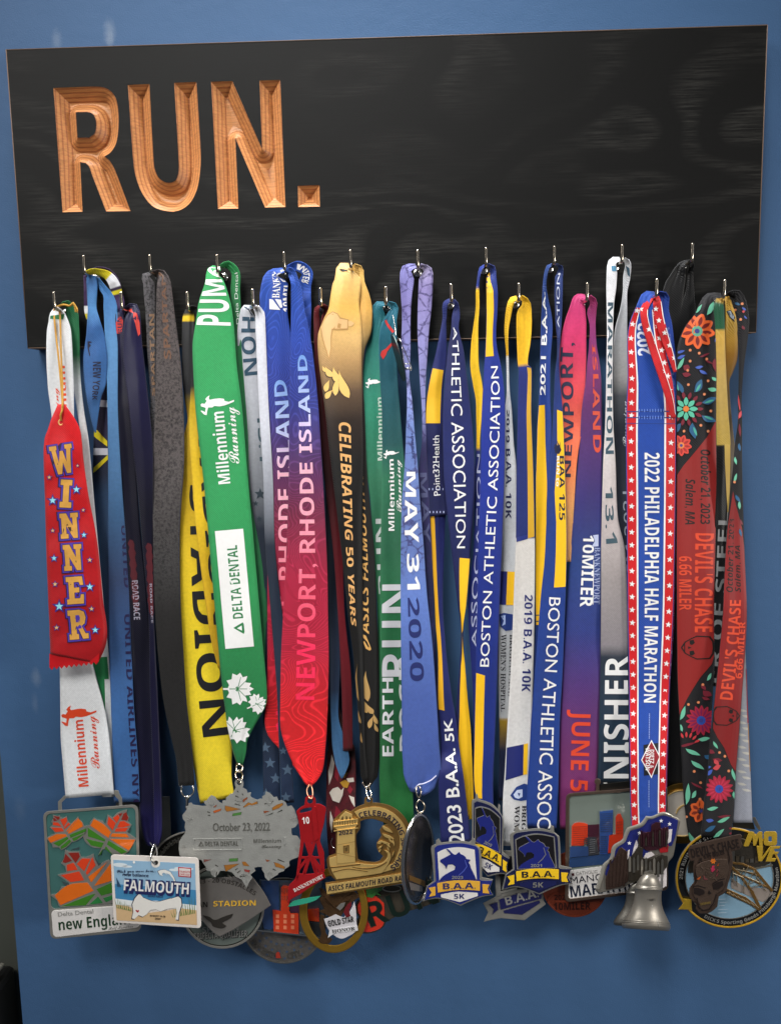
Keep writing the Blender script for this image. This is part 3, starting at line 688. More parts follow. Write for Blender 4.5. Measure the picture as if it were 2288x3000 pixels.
tube(Wn, 'cord', [(180,1232,44),(179,1215,45.5),(184,1197,45),(182,1150,40),(174,1060,37),(165,980,34),(160,925,31),(161,903,28),(168,898,27),(176,915,31),(179,980,34),(181,1060,37),(184,1120,39),(185,1196,45)], .75, cord)
tube(Wn, 'cord', [(160,903,30),(185,893,32),(205,896,33),(216,889,34),(222,902,33),(224,915,33)], .95, cord)
for i in range(7): tube(Wn, 'cord_fray', [(212,892,33),(216+i*2,889-4+i*3,34),(219+i*1.5,893+i*4,34)], .3, cord, sub=2)
ring(Wn, 180, 1237, 6.5, 7.5, 43.2, GOLD, .7, name='eyelet')
# ---- B  light blue / purple ribbon
B = medal('B', 'medal hidden behind others on a twisted light blue ribbon lettered UNITED AIRLINES', 249, 799)
PUR, LB, DB = '#3a1f4c', '#5f98d0', '#2c5f9c'
b3 = Ribbon(B, [('g',256,800,10,27,8),('g',280,794,22,25),('g',316,803,30,23),('g',338,840,34,22),(900,318,352,22),(960,325,352),(1100,290,330,21),(1240,278,318),(1411,272,320),(1700,276,320),(2000,300,350),(2330,320,370)], G([(790,'#3a1f4c'),(1180,'#241536'),(1390,'#1b2438'),(1450,'#24405f'),(2000,'#27476b')]), d=22)
b0 = Ribbon(B, [('g',252,799,8,28,8),('g',270,796,17,29,5),('g',292,798,20,30,4),('g',314,806,25,30,3),('g',331,824,30,30,2),('g',342,852,32,29,1),('g',350,890,32,28,0),('g',352,925,30,25,0)], G([(0,'#d8c81c'),(.36,'#d8c81c'),(.38,'#dcdce0'),(.55,'#dcdce0'),(.57,'#2a1838'),(.60,'#2a1838'),(.62,'#d8c81c'),(.66,'#d8c81c'),(.68,'#3a1f4c'),(1,'#3a1f4c')]), d=29, nv=50, bulge=.5)
for y, c in ((1172,'#c9cad2'),(1313,'#c9cad2')): b3.band(ink(c), y, y+20)
b3.polys('printed_stripe', ink('#d8c820'), [[(278,1262),(286,1260),(316,1292),(316,1308),(276,1278)], [(276,1370),(274,1385),(280,1382),(318,1346),(318,1332)]])
b2 = Ribbon(B, [('g',262,812,10,27,6),('g',284,818,14,28,4),('g',300,842,20,29,2),(862,302,330,29,0),(900,304,344),(985,308,346),(1057,313,346),(1200,316,346),(1414,318,357),(1629,318,373),(1860,320,384),(2068,326,393),(2246,332,406),(2350,335,410)], G([(860,'#3f78b4'),(1000,'#5689bb'),(1500,'#33587f'),(1700,'#2e4064'),(1860,'#2f5080'),(2100,'#34619a')]), d=27)
b2.text('UNITED', 'b', 1540, 1722, .78, 1.1, ink('#1e1640')); b2.text('UNITED AIRLINES NYC', 'b', 1800, 2370, .74, 1.02, ink('#1e1640'))
b1 = Ribbon(B, [('g',256,806,8,28,6),(822,252,286,30,0),(860,256,286),(900,258,284),(940,256,294),(985,253,307),(1057,245,316),(1120,248,312),(1164,254,298),(1243,271,286),(1268,279,283)], G([(830,'#2f5f95'),(900,'#4f88c0'),(960,'#2f5f9c'),(1200,'#2b5688')]), d=31)
b1.text('NEW YORK', 'b', 1060, 1172, .40, .72, ink('#15132f')); b1.polys('skyline_emblem', ink('#15132f'), [[(258,1000),(266,1000),(272,1003),(262,1006),(268,1012),(262,1020),(266,1040),(264,1044),(258,1020)]])
b4 = Ribbon(B, [('g',250,806,8,26,6),(830,246,262,25,0),(880,247,262),(910,248,262),(935,254,262)], G([(880,PUR),(895,PUR),(897,'#e6e6e8'),(916,'#e6e6e8'),(920,'#dcc81e')]), d=25, nv=40)
# ---- C  navy ribbon, Falmouth postcard medal
C_ = medal('C', 'white postcard shaped medal with beach print on a dark navy ribbon', 358, 905)
NV = '#1a1740'
c1 = Ribbon(C_, [('g',352,905,8,H,8),(918,341,362,29,0),(930,339,364),(1021,347,362),(1100,346,372,28),(1200,346,380),(1379,357,398),(1557,368,412),(1736,379,430),(1900,386,440),(2098,396,447),(2306,407,466),(2395,412,466),(2465,425,468),(2482,450,462)], G([(900,'#15123a'),(1200,'#0b091e'),(1900,'#09081a'),(2350,'#0d0b2c'),(2420,'#1a1650')], rough=.38), d=30)
c2 = Ribbon(C_, [('g',362,904,8,H,8),('g',388,900,30,29,2),(930,366,412,33,0),(996,361,416),(1075,364,425),(1200,379,439),(1300,389,448),(1432,404,450),(1629,421,450),(1807,436,452),(2050,441,464),(2300,450,474),(2440,452,476),(2480,455,466)], G([(900,'#15123a'),(1200,'#120f32'),(1500,'#09081a'),(2300,'#0e0b30'),(2420,'#1a1650')], rough=.38), d=34)
c1.polys('red_crest', ink('#c8382e'), [[(344,930),(356,928),(362,940),(358,975),(342,978),(340,950)]])
c1.text('RUN', 'b', 975, 930, .8, .2, ink('#1a1740'), .02)
c2.polys('red_crest', ink('#c8382e'), [[(370,902),(385,903),(392,918),(376,912)],[(392,914),(402,918),(410,945),(412,978),(406,985),(398,950),(391,925)]])
for r_, xa, ya in ((c1,.35,1580),(c2,.62,1590)):
    r_.polys('crest_print', ink('#4c121c'), [[(s_at_px(r_, xa, ya+j)[0]+(-9 if i == 0 else 9)*(1 if 10 < j < 200 else .4)+3*math.sin(j*1.9+i), ya+j) for i, rng in ((0, range(0, 220, 12)), (1, range(220, -1, -12))) for j in rng]])
    r_.text('ROAD RACE', 'b', ya+120, ya+235, xa-.14, xa+.2, ink('#8f8c9a'), -.0)
# ---- D  grey brown stone-print ribbon
D = medal('D', 'round TRIFECTA QUALIFIER medal on a mottled grey brown ribbon, right of the navy one', 442, 797)
d1 = Ribbon(D, [('g',440,800,10,H,8),('g',428,808,24,28,2),(830,420,455,28,0),(843,421,456),(914,427,456),(1021,432,456),(1157,441,456),(1300,441,454),(1500,446,460),(1900,462,480),(2150,500,515)], S('#565356', pattern='noise', pcol='#0e0d0d', pscale=420, pamt=1.0), d=27)
d2 = Ribbon(D, [('g',446,799,10,H,8),('g',470,800,26,30,2),(822,460,499,33,0),(860,459,505),(914,458,511),(1057,457,529),(1200,455,538),(1343,450,540),(1557,449,528),(1771,454,530),(1879,461,536),(2043,478,546),(2150,500,558),(2220,516,566),(2302,524,571)], G([(800,'#544a49'),(1300,'#57504f'),(1650,'#3e3c3c'),(1800,'#1d1b1a'),(2300,'#161616')], pattern='noise', pcol='#0d0b0b', pscale=420, pamt=.85), d=33)
d2.text('SPARTAN', 'b', 1052, 800, .64, .36, ink('#6b4a34'))
d1.text('SPARTAN', 'b', 1160, 920, .9, .4, ink('#8a6a4e'))
tube(D, 'ring', [(533,2302,33),(531,2318,34),(541,2333,35),(556,2333,35),(567,2320,34),(565,2302,33)], .6, CHROME)
lathe(D, 'swivel', [(0,2),(2,6),(8,7),(14,5),(16,4),(40,5),(44,3)], (549,2330), 35, (0,1), CHROME, n=16)
# ---- E  black and yellow stadion ribbon
E_ = medal('E', 'grey wedge shaped STADION medal on a yellow ribbon with big black letters', 551, 905)
e1 = Ribbon(E_, [('g',549,905,10,H,8),(916,538,568,29,0),(950,534,571),(1093,534,571),(1164,541,570,28),(1220,550,580,27),(1268,541,600),(1408,528,612),(1540,525,622),(1680,523,636),(1800,524,650),(1899,530,655),(2048,539,668),(2196,560,680),(2286,575,680),(2345,586,690)],
    G([(920,'#141414'),(921,'#141414'),(922,'#ecc41a'),(938,'#ecc41a'),(940,'#262628'),(1150,'#202022'),(1185,'#8a7010'),(1230,'#b8940f'),(1500,'#d8b21a'),(1900,'#e6cb22'),(2345,'#e8cf2c')]), d=29)
e1.text('STADION', 'b', 1421, 2158, .34, .96, ink('#16161a'), .02)
e2 = Ribbon(E_, [('g',553,903,10,H,8),('g',572,905,18,28,2),(940,565,588,28,0),(1100,562,600,30),(1200,556,620,32),(1289,556,628),(1468,568,640),(1617,583,650),(1795,607,655),(1880,620,650),(1958,640,652)], G([(930,'#1a1a1c'),(1130,'#242424'),(1180,'#c9a516'),(1500,'#e0b91c'),(1800,'#c39a12'),(1958,'#b08a10')]), d=33)
e2.text('STADION', 'b', 1180, 1830, .36, 1.0, ink('#16161a'), .02)
# ---- F  green ribbon, leaf cluster
F_ = medal('F', 'grey leaf cluster medal showing its back, on a wide green ribbon with white letters', 638, 797)
GR = '#2f9a58'
f2 = Ribbon(F_, [('g',646,782,10,H,8),('g',668,776,24,28,4),('g',690,798,26,27,2),(850,676,704,26,0),(900,679,706),(950,684,708),(1012,684,708),(1200,702,722),(1408,715,739),(1587,732,766),(1765,750,782),(1850,758,784),(1960,765,783)], G([(780,'#2c8f4f'),(900,'#1f6a3c'),(1765,'#185c34')]), d=28)
f2.text('Delta Dental', 'r', 950, 800, .75, .4, ink('#cfd8d0'))
f1 = Ribbon(F_, [('g',646,786,12,H,8),('g',625,790,30,30,3),(828,601,658,34,0),(884,583,676),(926,577,683),(977,569,688),(1012,565,690),(1087,567,696),(1206,574,711),(1438,600,730),(1587,613,744),(1795,631,762),(1929,643,774),(2048,655,783),(2085,658,766),(2125,664,745),(2170,676,725),(2205,684,722),(2243,697,712)], G([(790,'#2f9a55'),(1200,'#2f9a58'),(1700,'#2b8f50'),(2240,'#1c6a3a')]), d=38, bulge=1.5)
f1.text('PUMA', 'b', 953, 770, .92, .06, WHITE, .03)
f1.text('Millennium', 'b', 1417, 1206, .60, .34, WHITE); f1.text('Running', 's', 1362, 1196, .84, .60, WHITE)
runner(f1, .48, 1186, 1.0, WHITE)
f1.polys('white_panel', WHITE, [[(.155,1552),(.79,1552),(.80,1897),(.16,1897)]], px=False)
f1.text('DELTA DENTAL', 'b', 1812, 1598, .62, .40, ink('#2a7a45'), .02)
f1.polys('triangle_emblem', ink('#2a7a45'), [[(.38,1838),(.60,1824),(.62,1830),(.62,1852),(.60,1858)]], px=False); f1.polys('triangle_emblem', WHITE, [[(.46,1840),(.57,1833),(.57,1848)]], px=False)
def maple(cx, cy, s, rot):
    base = [(0,-50),(8,-36),(18,-42),(20,-24),(40,-30),(36,-16),(50,-8),(42,2),(48,16),(30,18),(26,34),(12,26),(3,30),(3,50),(-3,50),(-3,30),(-12,26),(-26,34),(-30,18),(-48,16),(-42,2),(-50,-8),(-36,-16),(-40,-30),(-20,-24),(-18,-42),(-8,-36)]
    c, q = math.cos(math.radians(rot)), math.sin(math.radians(rot)); return [(cx+s*(a*c-b*q), cy+s*(a*q+b*c)) for a, b in base]
LF = ((697,2018,.95,90),(753,2062,.62,65),(690,2140,.9,30))
f1.polys('leaf_print', WHITE, [maple(*l) for l in LF])
f1.polys('leaf_vein', ink('#2a7a45'), [q for x, y, s_, r_ in LF for a in (0, 45, -45, 75, -75) for q in [[(x+s_*(dx*math.cos(math.radians(r_+a))-dy*math.sin(math.radians(r_+a))), y+s_*(dx*math.sin(math.radians(r_+a))+dy*math.cos(math.radians(r_+a)))) for dx, dy in ((-1.3,25 if a == 0 else 8),(1.3,25 if a == 0 else 8),(.8,-38),(-.8,-38))]]])
# ---- G  white / grey ribbon behind
G_ = medal('G', 'speckled round pewter medal on a grey white ribbon lettered HON beside the green ribbon', 742, 898)
g1 = Ribbon(G_, [('g',738,898,10,H,8),('g',722,902,24,28,3),(930,701,748,26,0),(983,695,751),(1027,698,753),(1146,712,762),(1200,716,764),(1379,728,776),(1498,738,782),(1700,755,800),(1850,765,815),(2000,770,818),(2200,771,819),(2352,772,822)], G([(900,'#c6c8d0'),(1150,'#b4b6be'),(1300,'#8f9298'),(1450,'#6d7077'),(1550,'#1d2635'),(2100,'#142033'),(2352,'#1a2c48')]), d=25)
g2 = Ribbon(G_, [('g',746,897,10,H,8),(915,746,775,30,0),(950,748,778),(1200,760,788),(1400,772,800),(1600,778,806),(2000,810,850),(2200,818,855),(2352,826,862)], G([(900,'#dcdde4'),(1250,'#c6c8d2'),(1450,'#8a8e98'),(1600,'#1d2635'),(2352,'#1a2c48')]), d=27)
g1.text('MARATHON', 'b', 650, 1100, .22, .94, ink('#26455a'), .01); g1.text('13.1', 'b', 1210, 1352, .75, 1.35, ink('#2c4650'), .01)
g1.polys('star_print', ink('#26333c'), [star(763,1447,18), star(760,1520,10), star(750,1475,9)]); g1.text('Running', 's', 1640, 1550, .95, .7, ink('#8a9096'))
g1.polys('star_print', ink('#4c6076'), [star(778+x, y, 17) for x, y in ((0,2190),(14,2235),(30,2280),(2,2325))]); g2.polys('star_print', ink('#4c6076'), [star(843, 2255, 18), star(830, 2200, 12), star(838, 2335, 16)])
# ---- H  blue to red swirl ribbon, red tower medal
H_ = medal('H', 'red lattice tower medal marked 10 on a wide ribbon fading from blue to red', 834, 789)
HS = [(790,'#1c479c'),(1000,'#1b3b94'),(1190,'#28307c'),(1330,'#45285c'),(1500,'#6b1f3c'),(1700,'#a01838'),(1900,'#a81430'),(2060,'#c3161e'),(2290,'#d81a1c')]
h0 = Ribbon(H_, [('g',842,786,14,H,6),('g',875,780,30,27,2),('g',900,800,32,26,0),(840,872,911,25,0),(900,878,912),(960,885,911),(1010,895,910)], G(HS[:3], pattern='swirl', pcol='#5a82c8', pscale=60, pamt=.3), d=25, nv=50)
h1 = Ribbon(H_, [('g',838,790,12,H,8),('g',800,800,30,28,3),(828,767,845,29,0),(858,762,842),(923,763,843),(968,766,850),(1087,774,870),(1200,777,890),(1498,783,905),(1795,784,905),(2048,782,900),(2101,776,895),(2135,779,895),(2170,805,900),(2226,850,910),(2298,896,912)], G(HS, pattern='swirl', pcol='#c06a9c', pscale=60, pamt=.28), d=30)
h2 = Ribbon(H_, [('g',838,788,14,H,8),('g',852,796,24,32,4),(825,851,876,35,0),(850,853,884),(908,853,892),(983,852,908),(1087,850,922),(1200,848,933),(1265,847,937),(1408,846,946),(1646,838,958),(1795,830,961),(1958,823,963),(2077,821,960),(2128,822,958),(2196,843,955),(2256,872,947),(2285,890,930),(2302,902,914)], G(HS, pattern='swirl', pcol='#c87ab0', pscale=60, pamt=.3), d=37, bulge=1.4)
TS = [(1040,'#6f9ad8'),(1200,'#b8c4ea'),(1330,'#f2b6c8'),(1480,'#f6a8b8'),(1700,'#f87088'),(1900,'#f5305c'),(2060,'#f02850')]
def gradtext(r, t, style, y0, y1, u0, u1, stops, **k):
    st = [(float((y-y0)/(y1-y0)), c) for y, c in stops]
    o = r.text(t, style, y0, y1, u0, u1, fabric('printed_gradient', stops=[(float(r.s_of(y)), c) for y, c in stops], rough=.5), **k)
    me = o.data; ul = me.uv_layers.new(name='UVMap'); pts = np.array([v.co for v in me.vertices]); zz = pts[:, 2]+r.root.location[2]
    zt = P(np.full(len(r.yy), 850), r.yy, 32)[:, 2]; sv = np.interp(-zz, -zt, r.ys); vi = np.zeros(len(me.loops), int); me.loops.foreach_get('vertex_index', vi)
    ul.data.foreach_set('uv', np.stack([sv*0, sv], 1)[vi].astype(np.float32).ravel()); return o
gradtext(h2, 'NEWPORT, RHODE ISLAND', 'b', 2050, 1040, .72, .34, TS, off=.03)
gradtext(h1, 'NEWPORT, RHODE ISLAND', 'b', 2135, 1113, .62, .28, [(y+60, c) for y, c in TS], off=.03)
h0.text('10MILER', 'b', 760, 830, .75, .2, WHITE, .02)
h1.text('BANKNEWPORT', 'f', 873, 700, .72, .45, WHITE); h1.polys('tree_emblem', WHITE, [[(790,876),(800,878),(822,908),(790,906)],[(806,876),(824,878),(828,900),(822,902)]]); h1.text('10MILER', 'b', 915, 790, 1.15, .86, WHITE, .02)
# ---- I  dark red ribbon
I_ = medal('I', 'open gold ring medal with eagle and GOLD STAR HONOR shield on a dark red ribbon', 940, 893)
RD = '#5c1418'
i1 = Ribbon(I_, [('g',936,895,8,H,6),('g',928,905,14,27,4),(940,919,938,25,0),(1072,922,940),(1188,931,950),(1400,950,985),(1600,975,1003),(1795,990,1010),(2000,1000,1030),(2200,1005,1034)], G([(900,RD),(1400,'#2a090c'),(1800,'#701a24'),(2200,'#4e1218')], rough=.4), d=23)
i2 = Ribbon(I_, [('g',944,893,8,H,6),('g',956,902,14,27,4),(930,942,962,26,0),(970,940,962),(1100,945,965),(1300,950,985,24),(1500,955,1000),(1795,962,1004),(2048,968,992),(2107,970,992),(2180,973,1014),(2226,981,1024),(2262,992,1012),(2280,1000,1003)], G([(900,'#6a1a1c'),(1100,'#380c10'),(1200,'#06060a'),(1700,'#0d1626'),(2020,'#14253f'),(2110,'#2f5880'),(2280,'#3f6c96')]), d=27)
i3 = Ribbon(I_, [(2060,958,990,20),(2170,960,1020),(2200,958,1040),(2345,956,1042),(2440,958,1038),(2520,965,1030)], G([(2150,'#3a1512'),(2250,'#5a1820'),(2520,'#641a26')], pattern='noise', pcol='#1a0d10', pscale=50, pamt=.8), d=22)
i3.polys('eagle_print', ink('#d8d0c4'), [[(972,2210),(980,2235),(975,2270),(964,2300),(962,2260),(968,2235)],[(1015,2280),(1036,2278),(1038,2290),(1020,2292)],[(965,2322),(975,2310),(990,2305),(1000,2315),(1008,2306),(1004,2330),(994,2352),(975,2345)],[(1022,2330),(1038,2336),(1040,2365),(1030,2350)],[(968,2375),(976,2400),(972,2440),(966,2410)]])
i3.polys('eagle_print', ink('#b88a2e'), [[(996,2292),(1010,2284),(1024,2292),(1018,2308),(1006,2306)],[(1000,2270),(1020,2262),(1010,2280)]])
i3.polys('eagle_print', ink('#8a2030'), [[(984,2240),(994,2262),(990,2290),(980,2275)],[(1024,2300),(1034,2312),(1026,2326),(1018,2315)],[(985,2360),(1000,2380),(990,2410),(980,2390)]])
# ---- J  gold to black ribbon, lighthouse medal
J = medal('J', 'gold lighthouse and wave medal on a ribbon fading from gold to black', 1028, 783)
j2 = Ribbon(J, [('g',1034,778,14,H,8),('g',1050,790,30,28,3),(825,1035,1068,29,0),(864,1040,1082),(908,1040,1091),(968,1038,1088),(1027,1036,1068),(1117,1036,1064),(1200,1045,1068),(1400,1050,1076),(1500,1052,1086),(1646,1052,1098),(1795,1050,1104),(1929,1050,1109),(2196,1054,1112),(2270,1056,1107),(2298,1066,1088),(2316,1075,1081)], G([(780,'#e8bc68'),(900,'#d9a551'),(1000,'#8c7448'),(1080,'#3a2f26'),(1200,'#100d0b'),(2300,'#0c0b0b')]), d=30)
j1 = Ribbon(J, [('g',1024,776,14,H,8),('g',1006,782,34,30,3),(815,980,1056,32,0),(834,974,1058),(893,965,1052),(908,963,1056),(956,942,1061),(992,931,1061),(1057,934,1060),(1191,951,1062),(1295,962,1064),(1393,974,1064),(1646,1004,1062),(1795,1019,1064),(1929,1036,1064),(2077,1048,1068),(2196,1056,1070),(2290,1062,1078)], G([(780,'#eec480'),(900,'#e9b85c'),(980,'#dcb270'),(1060,'#b08a58'),(1150,'#5c4836'),(1230,'#2a1f19'),(1350,'#0e0c0b'),(2300,'#0b0a0a')], rough=.5), d=34, bulge=1.4)
j1.text('CELEBRATING 50 YEARS', 'i', 1237, 1835, .34, .66, ink('#dca868'), u2=.16)
j2.text('ASICS FALMOUTH ROAD', 'i', 1858, 1290, .55, .18, ink('#cf9f5a'), .01); j2.polys('swirl_emblem', ink('#cf9f5a'), [[(1063,1858),(1072,1862),(1084,1890),(1088,1902),(1083,1906),(1072,1900),(1064,1880),(1068,1878),(1078,1895),(1083,1897),(1076,1880),(1061,1864)]])
def drop(x, y, L, W, r):
    t = np.linspace(0, 1, 9); w_ = W*np.sin(math.pi*t**1.7)**.8; q = np.concatenate([np.stack([(t-.5)*L, w_], 1), np.stack([(t-.5)*L, -w_], 1)[::-1][1:-1]]); q[:, 1] += .22*L*(.25-(q[:, 0]/L)**2)
    c_, s__ = math.cos(math.radians(r)), math.sin(math.radians(r)); return np.stack([x+q[:, 0]*c_-q[:, 1]*s__, y+q[:, 0]*s__+q[:, 1]*c_], 1)
DR = [(963,1088,38,9,55),(985,1098,52,10,70),(1008,1125,88,13,70),(960,1130,38,8,110),(988,1130,60,9,100),(965,1155,34,8,130),(950,1080,22,5,60)]
j1.polys('splash_shadow', ink('#4a3826'), [drop(x, y+1, L*1.1, W*1.35, r) for x, y, L, W, r in DR]); j1.polys('splash_print', ink('#e9bd6c'), [drop(*q) for q in DR])
j1.polys('lighthouse_shadow', ink('#b98d52'), [[(938,957),(958,922),(975,912),(990,918),(998,930),(1022,936),(1020,966),(976,966),(972,1020),(965,1054),(956,1030),(942,980)]])
j1.polys('lighthouse_print', ink('#e0b47c'), [[(941,958),(960,925),(975,915),(988,921),(996,934),(1018,938),(1017,962),(973,963),(969,1020),(964,1048),(958,1026),(945,980)], [(1020,942),(1028,940),(1038,947),(1030,956),(1022,955)]])
j1.polys('black_print', ink('#12100e'), [[(994,788),(1012,790),(1020,792),(1006,796),(1000,794)]]); j2.polys('black_print', ink('#12100e'), [[(1040,824),(1052,808),(1057,826),(1050,836),(1038,832)]]); 
j2.polys('splash_print', ink('#b8935a'), [drop(x, y, L, W, r) for x, y, L, W, r in [(1068,2065,50,12,70),(1086,2078,30,8,60),(1088,2115,40,7,110),(1100,2105,34,6,70),(1075,2010,90,13,86),(1102,2130,30,5,70)]])
j1.polys('splash_print', ink('#8a6c40'), [drop(x, y, L, W, r) for x, y, L, W, r in [(1050,2000,110,4,88),(1054,2100,40,4,80),(1060,2160,34,3,85)]])
# ---- K  teal to green ribbon, red guitar medal
K_ = medal('K', 'red guitar medal with dark RUN letters on a teal to green ribbon', 1131, 890)
KS = [(890,'#1b6476'),(1000,'#1c6e66'),(1200,'#2a8468'),(1400,'#2c6e50'),(1600,'#256043'),(1800,'#226a40'),(2100,'#17552f'),(2440,'#1a6a30')]
k1 = Ribbon(K_, [('g',1126,888,12,H,8),('g',1108,894,26,28,3),(930,1093,1130,27,0),(953,1092,1122),(1012,1076,1114),(1117,1061,1118),(1200,1062,1122),(1349,1070,1122),(1468,1085,1124),(1617,1093,1120),(1765,1105,1125),(1950,1108,1140),(2300,1112,1150)], G(KS), d=25)
k2 = Ribbon(K_, [('g',1136,888,12,H,8),('g',1154,898,24,30,3),(932,1128,1163,32,0),(955,1116,1163),(998,1110,1162),(1027,1110,1163),(1117,1114,1165),(1206,1119,1172),(1408,1119,1188),(1557,1116,1192),(1795,1113,1200),(2000,1113,1205),(2200,1113,1208),(2345,1113,1210),(2440,1130,1215)], G([(890,'#1d6a80'),(1100,'#17505e'),(1300,'#1a4f50')]+KS[3:]), d=31)
k2.polys('oar_print', ink('#c8302c'), [[(1127,940),(1132,936),(1156,970),(1150,976)],[(1150,1000),(1153,1006),(1134,1030),(1131,1040),(1122,1053),(1114,1040),(1118,1028),(1130,1022)]])
k2.text('Millennium', 'b', 1555, 1345, .52, .30, WHITE); k2.text('Running', 's', 1500, 1347, .80, .58, WHITE); runner(k2, .42, 1330, .46, WHITE)
k1.text('Millennium', 'b', 1350, 1165, 1.0, .72, ink('#b8c6bc')); runner(k1, .62, 1122, .52, WHITE)
k2.text('EARTH', 'b', 2215, 1985, .42, .09, ink('#cfcfd2'), .03); k2.text('RUN', 'b', 1982, 1712, .96, .10, ink('#c4c4c8'), .04)
k2.text('ROCK', 'b', 2200, 1935, .99, .62, ink('#b8bcba'), .03)
k1.text('RUN', 'b', 1740, 1520, 1.2, .38, ink('#b4b8b6'), .04)
# ---- L  lavender ribbon, round medal seen from its edge
L_ = medal('L', 'round silver medal turned edge-on below a lavender ribbon lettered MAY 31 2020', 1224, 787)
LV, LS = '#6a7dbb', dict(pattern='sketch', pcol='#33285c', pscale=95, pamt=.8)
l2 = Ribbon(L_, [('g',1230,778,12,H,8),('g',1252,788,24,28,3),(819,1227,1269,29,0),(867,1225,1267),(968,1223,1257),(1042,1226,1252),(1117,1230,1247),(1206,1236,1246,28),(1295,1236,1249),(1379,1226,1253,26),(1587,1238,1264),(1765,1249,1270),(1950,1255,1280),(2250,1262,1290)], G([(780,'#b4acd0'),(840,'#8d82b8'),(1200,'#8f93cc'),(1300,'#2c2c58'),(1800,'#1f2450')], **LS), d=27)
l1 = Ribbon(L_, [('g',1218,778,12,H,8),('g',1192,786,28,30,3),(820,1172,1212,32,0),(867,1175,1206),(938,1178,1202),(1012,1176,1202),(1072,1185,1200),(1102,1190,1198,34),(1176,1193,1207,38),(1265,1190,1214,40),(1364,1186,1223),(1468,1178,1230),(1587,1175,1240),(1736,1174,1250),(1884,1175,1266),(2048,1177,1278),(2196,1178,1287),(2256,1181,1292),(2300,1186,1275),(2325,1200,1245)], G([(780,'#7e7cb8'),(900,'#7a72ac'),(1130,'#8a90c8'),(1250,'#6d84c0'),(1600,'#6277b4'),(1760,'#617dc4'),(2050,'#4860a8'),(2330,'#4159a0')], pstop=(770,1640), **LS), d=38, bulge=1.6)
l1.text('MAY', 'b', 1382, 1590, .16, .78, WHITE, .06); l1.text('31', 'b', 1622, 1727, .26, .74, WHITE, .06); l1.text('2020', 'b', 1750, 1995, .26, .66, ink('#232c66'), .05)
l1.text('HARBOR', 'b', 1270, 1345, .58, .82, ink('#232c66')); l2.text('MAY', 'b', 1385, 1590, .15, .85, ink('#565a80'), .05)
# small silver disc with a clasp, hooked beside it
pn = thing('silver_charm', 'small silver disc with wire clasp hanging edge-on in front of the teal ribbon', 'charm', (1166, 985, 36))
t_ = np.linspace(0, 6.2832, 36, endpoint=False)
def disc_edge(root, name, cx, cy, L, w_, rot, d, dep, th, mat, rimmat=None):
    """disc turned nearly edge-on: long axis L, narrow projected half-width w_, true depth dep (mm)"""
    c, s_ = math.cos(math.radians(rot)), math.sin(math.radians(rot)); V = []; n = len(t_)
    for k, (rad, off) in enumerate(((0, 0), (.86, 0), (.9, .35), (1, .3), (1, 1), (.9, 1), (0, .9))):
        for a in t_:
            lx, wx = rad*L*math.cos(a), rad*w_*math.sin(a); x = wx+th*off; V.append(P(cx+x*c-lx*s_, cy+x*s_+lx*c, d+rad*dep*math.sin(a)))
    F = [(i*n+j, i*n+(j+1) % n, (i+1)*n+(j+1) % n, (i+1)*n+j) for i in range(6) for j in range(n)]
    return mk(name, V, F, mat, root)
disc_edge(pn, 'disc', 1168, 1047, 72, 9, -15, 38, 8, -3, simple('charm_metal', '#4c5654', .3, .8, bump=.4))
tube(pn, 'clasp', [(1164,990,37),(1172,995,39),(1178,1010,40),(1205,1078,38),(1195,1082,38),(1184,1070,38),(1178,1015,38)], .35, CHROME)
tube(pn, 'clasp_bar', [(1183,1066,39),(1200,1066,39)], .4, CHROME, sub=1); tube(pn, 'clasp_bar', [(1186,1080,39),(1204,1078,39)], .5, CHROME, sub=1)
tube(pn, 'wire', [(1160,985,36),(1158,960,34),(1150,920,31),(1140,900,28)], .3, CHROME)
# ---- M  navy BAA ribbon 2023
M = medal('M', 'white backed unicorn shield medal dated 2023 on a navy ribbon reading ATHLETIC ASSOCIATION', 1322, 882)
BN = '#161e5c'
m1 = Ribbon(M, [('g',1318,878,10,H,8),('g',1304,890,14,28,5),(930,1296,1308,27,2),(968,1290,1308,26,0),(1042,1275,1309),(1117,1257,1301),(1206,1245,1297),(1349,1248,1298),(1420,1250,1302),(1511,1257,1313)], G([(890,'#202a66'),(1060,'#17205e'),(1300,'#0f1548'),(1500,'#0f1544')]), d=27)
m1.band(ink('#e0ae1e'), 1082, 1240, .06, .86); m1.text('Point32Health', 'r', 1452, 1276, .72, .36, WHITE, u2=.80)
m1.polys('stitching', ink('#a8b0d0'), [[(1256+i*10,1430),(1259+i*10,1430),(1259+i*10,1436),(1256+i*10,1436)] for i in range(5)]+[[(1258+i*10,1497),(1261+i*10,1497),(1261+i*10,1503),(1258+i*10,1503)] for i in range(5)])
m1b = Ribbon(M, [(1495,1257,1306,25,0),(1646,1266,1300),(1795,1274,1298),(1900,1282,1306,28),(2048,1283,1325,33),(2110,1286,1336),(2196,1290,1346),(2271,1286,1357,40),(2300,1284,1361),(2400,1288,1372),(2468,1291,1382)], S(BN), d=28, bulge=.8)
m1b.polys('printed_band', ink('#e0a81e'), [[(1258,1512),(1273,1512),(1280,1700),(1289,1840),(1298,2000),(1302,2082),(1285,2078),(1282,1950),(1275,1795),(1267,1650)]])
m1b.text('2023 B.A.A. 5K', 'r', 2470, 2105, .76, .28, WHITE, .015)
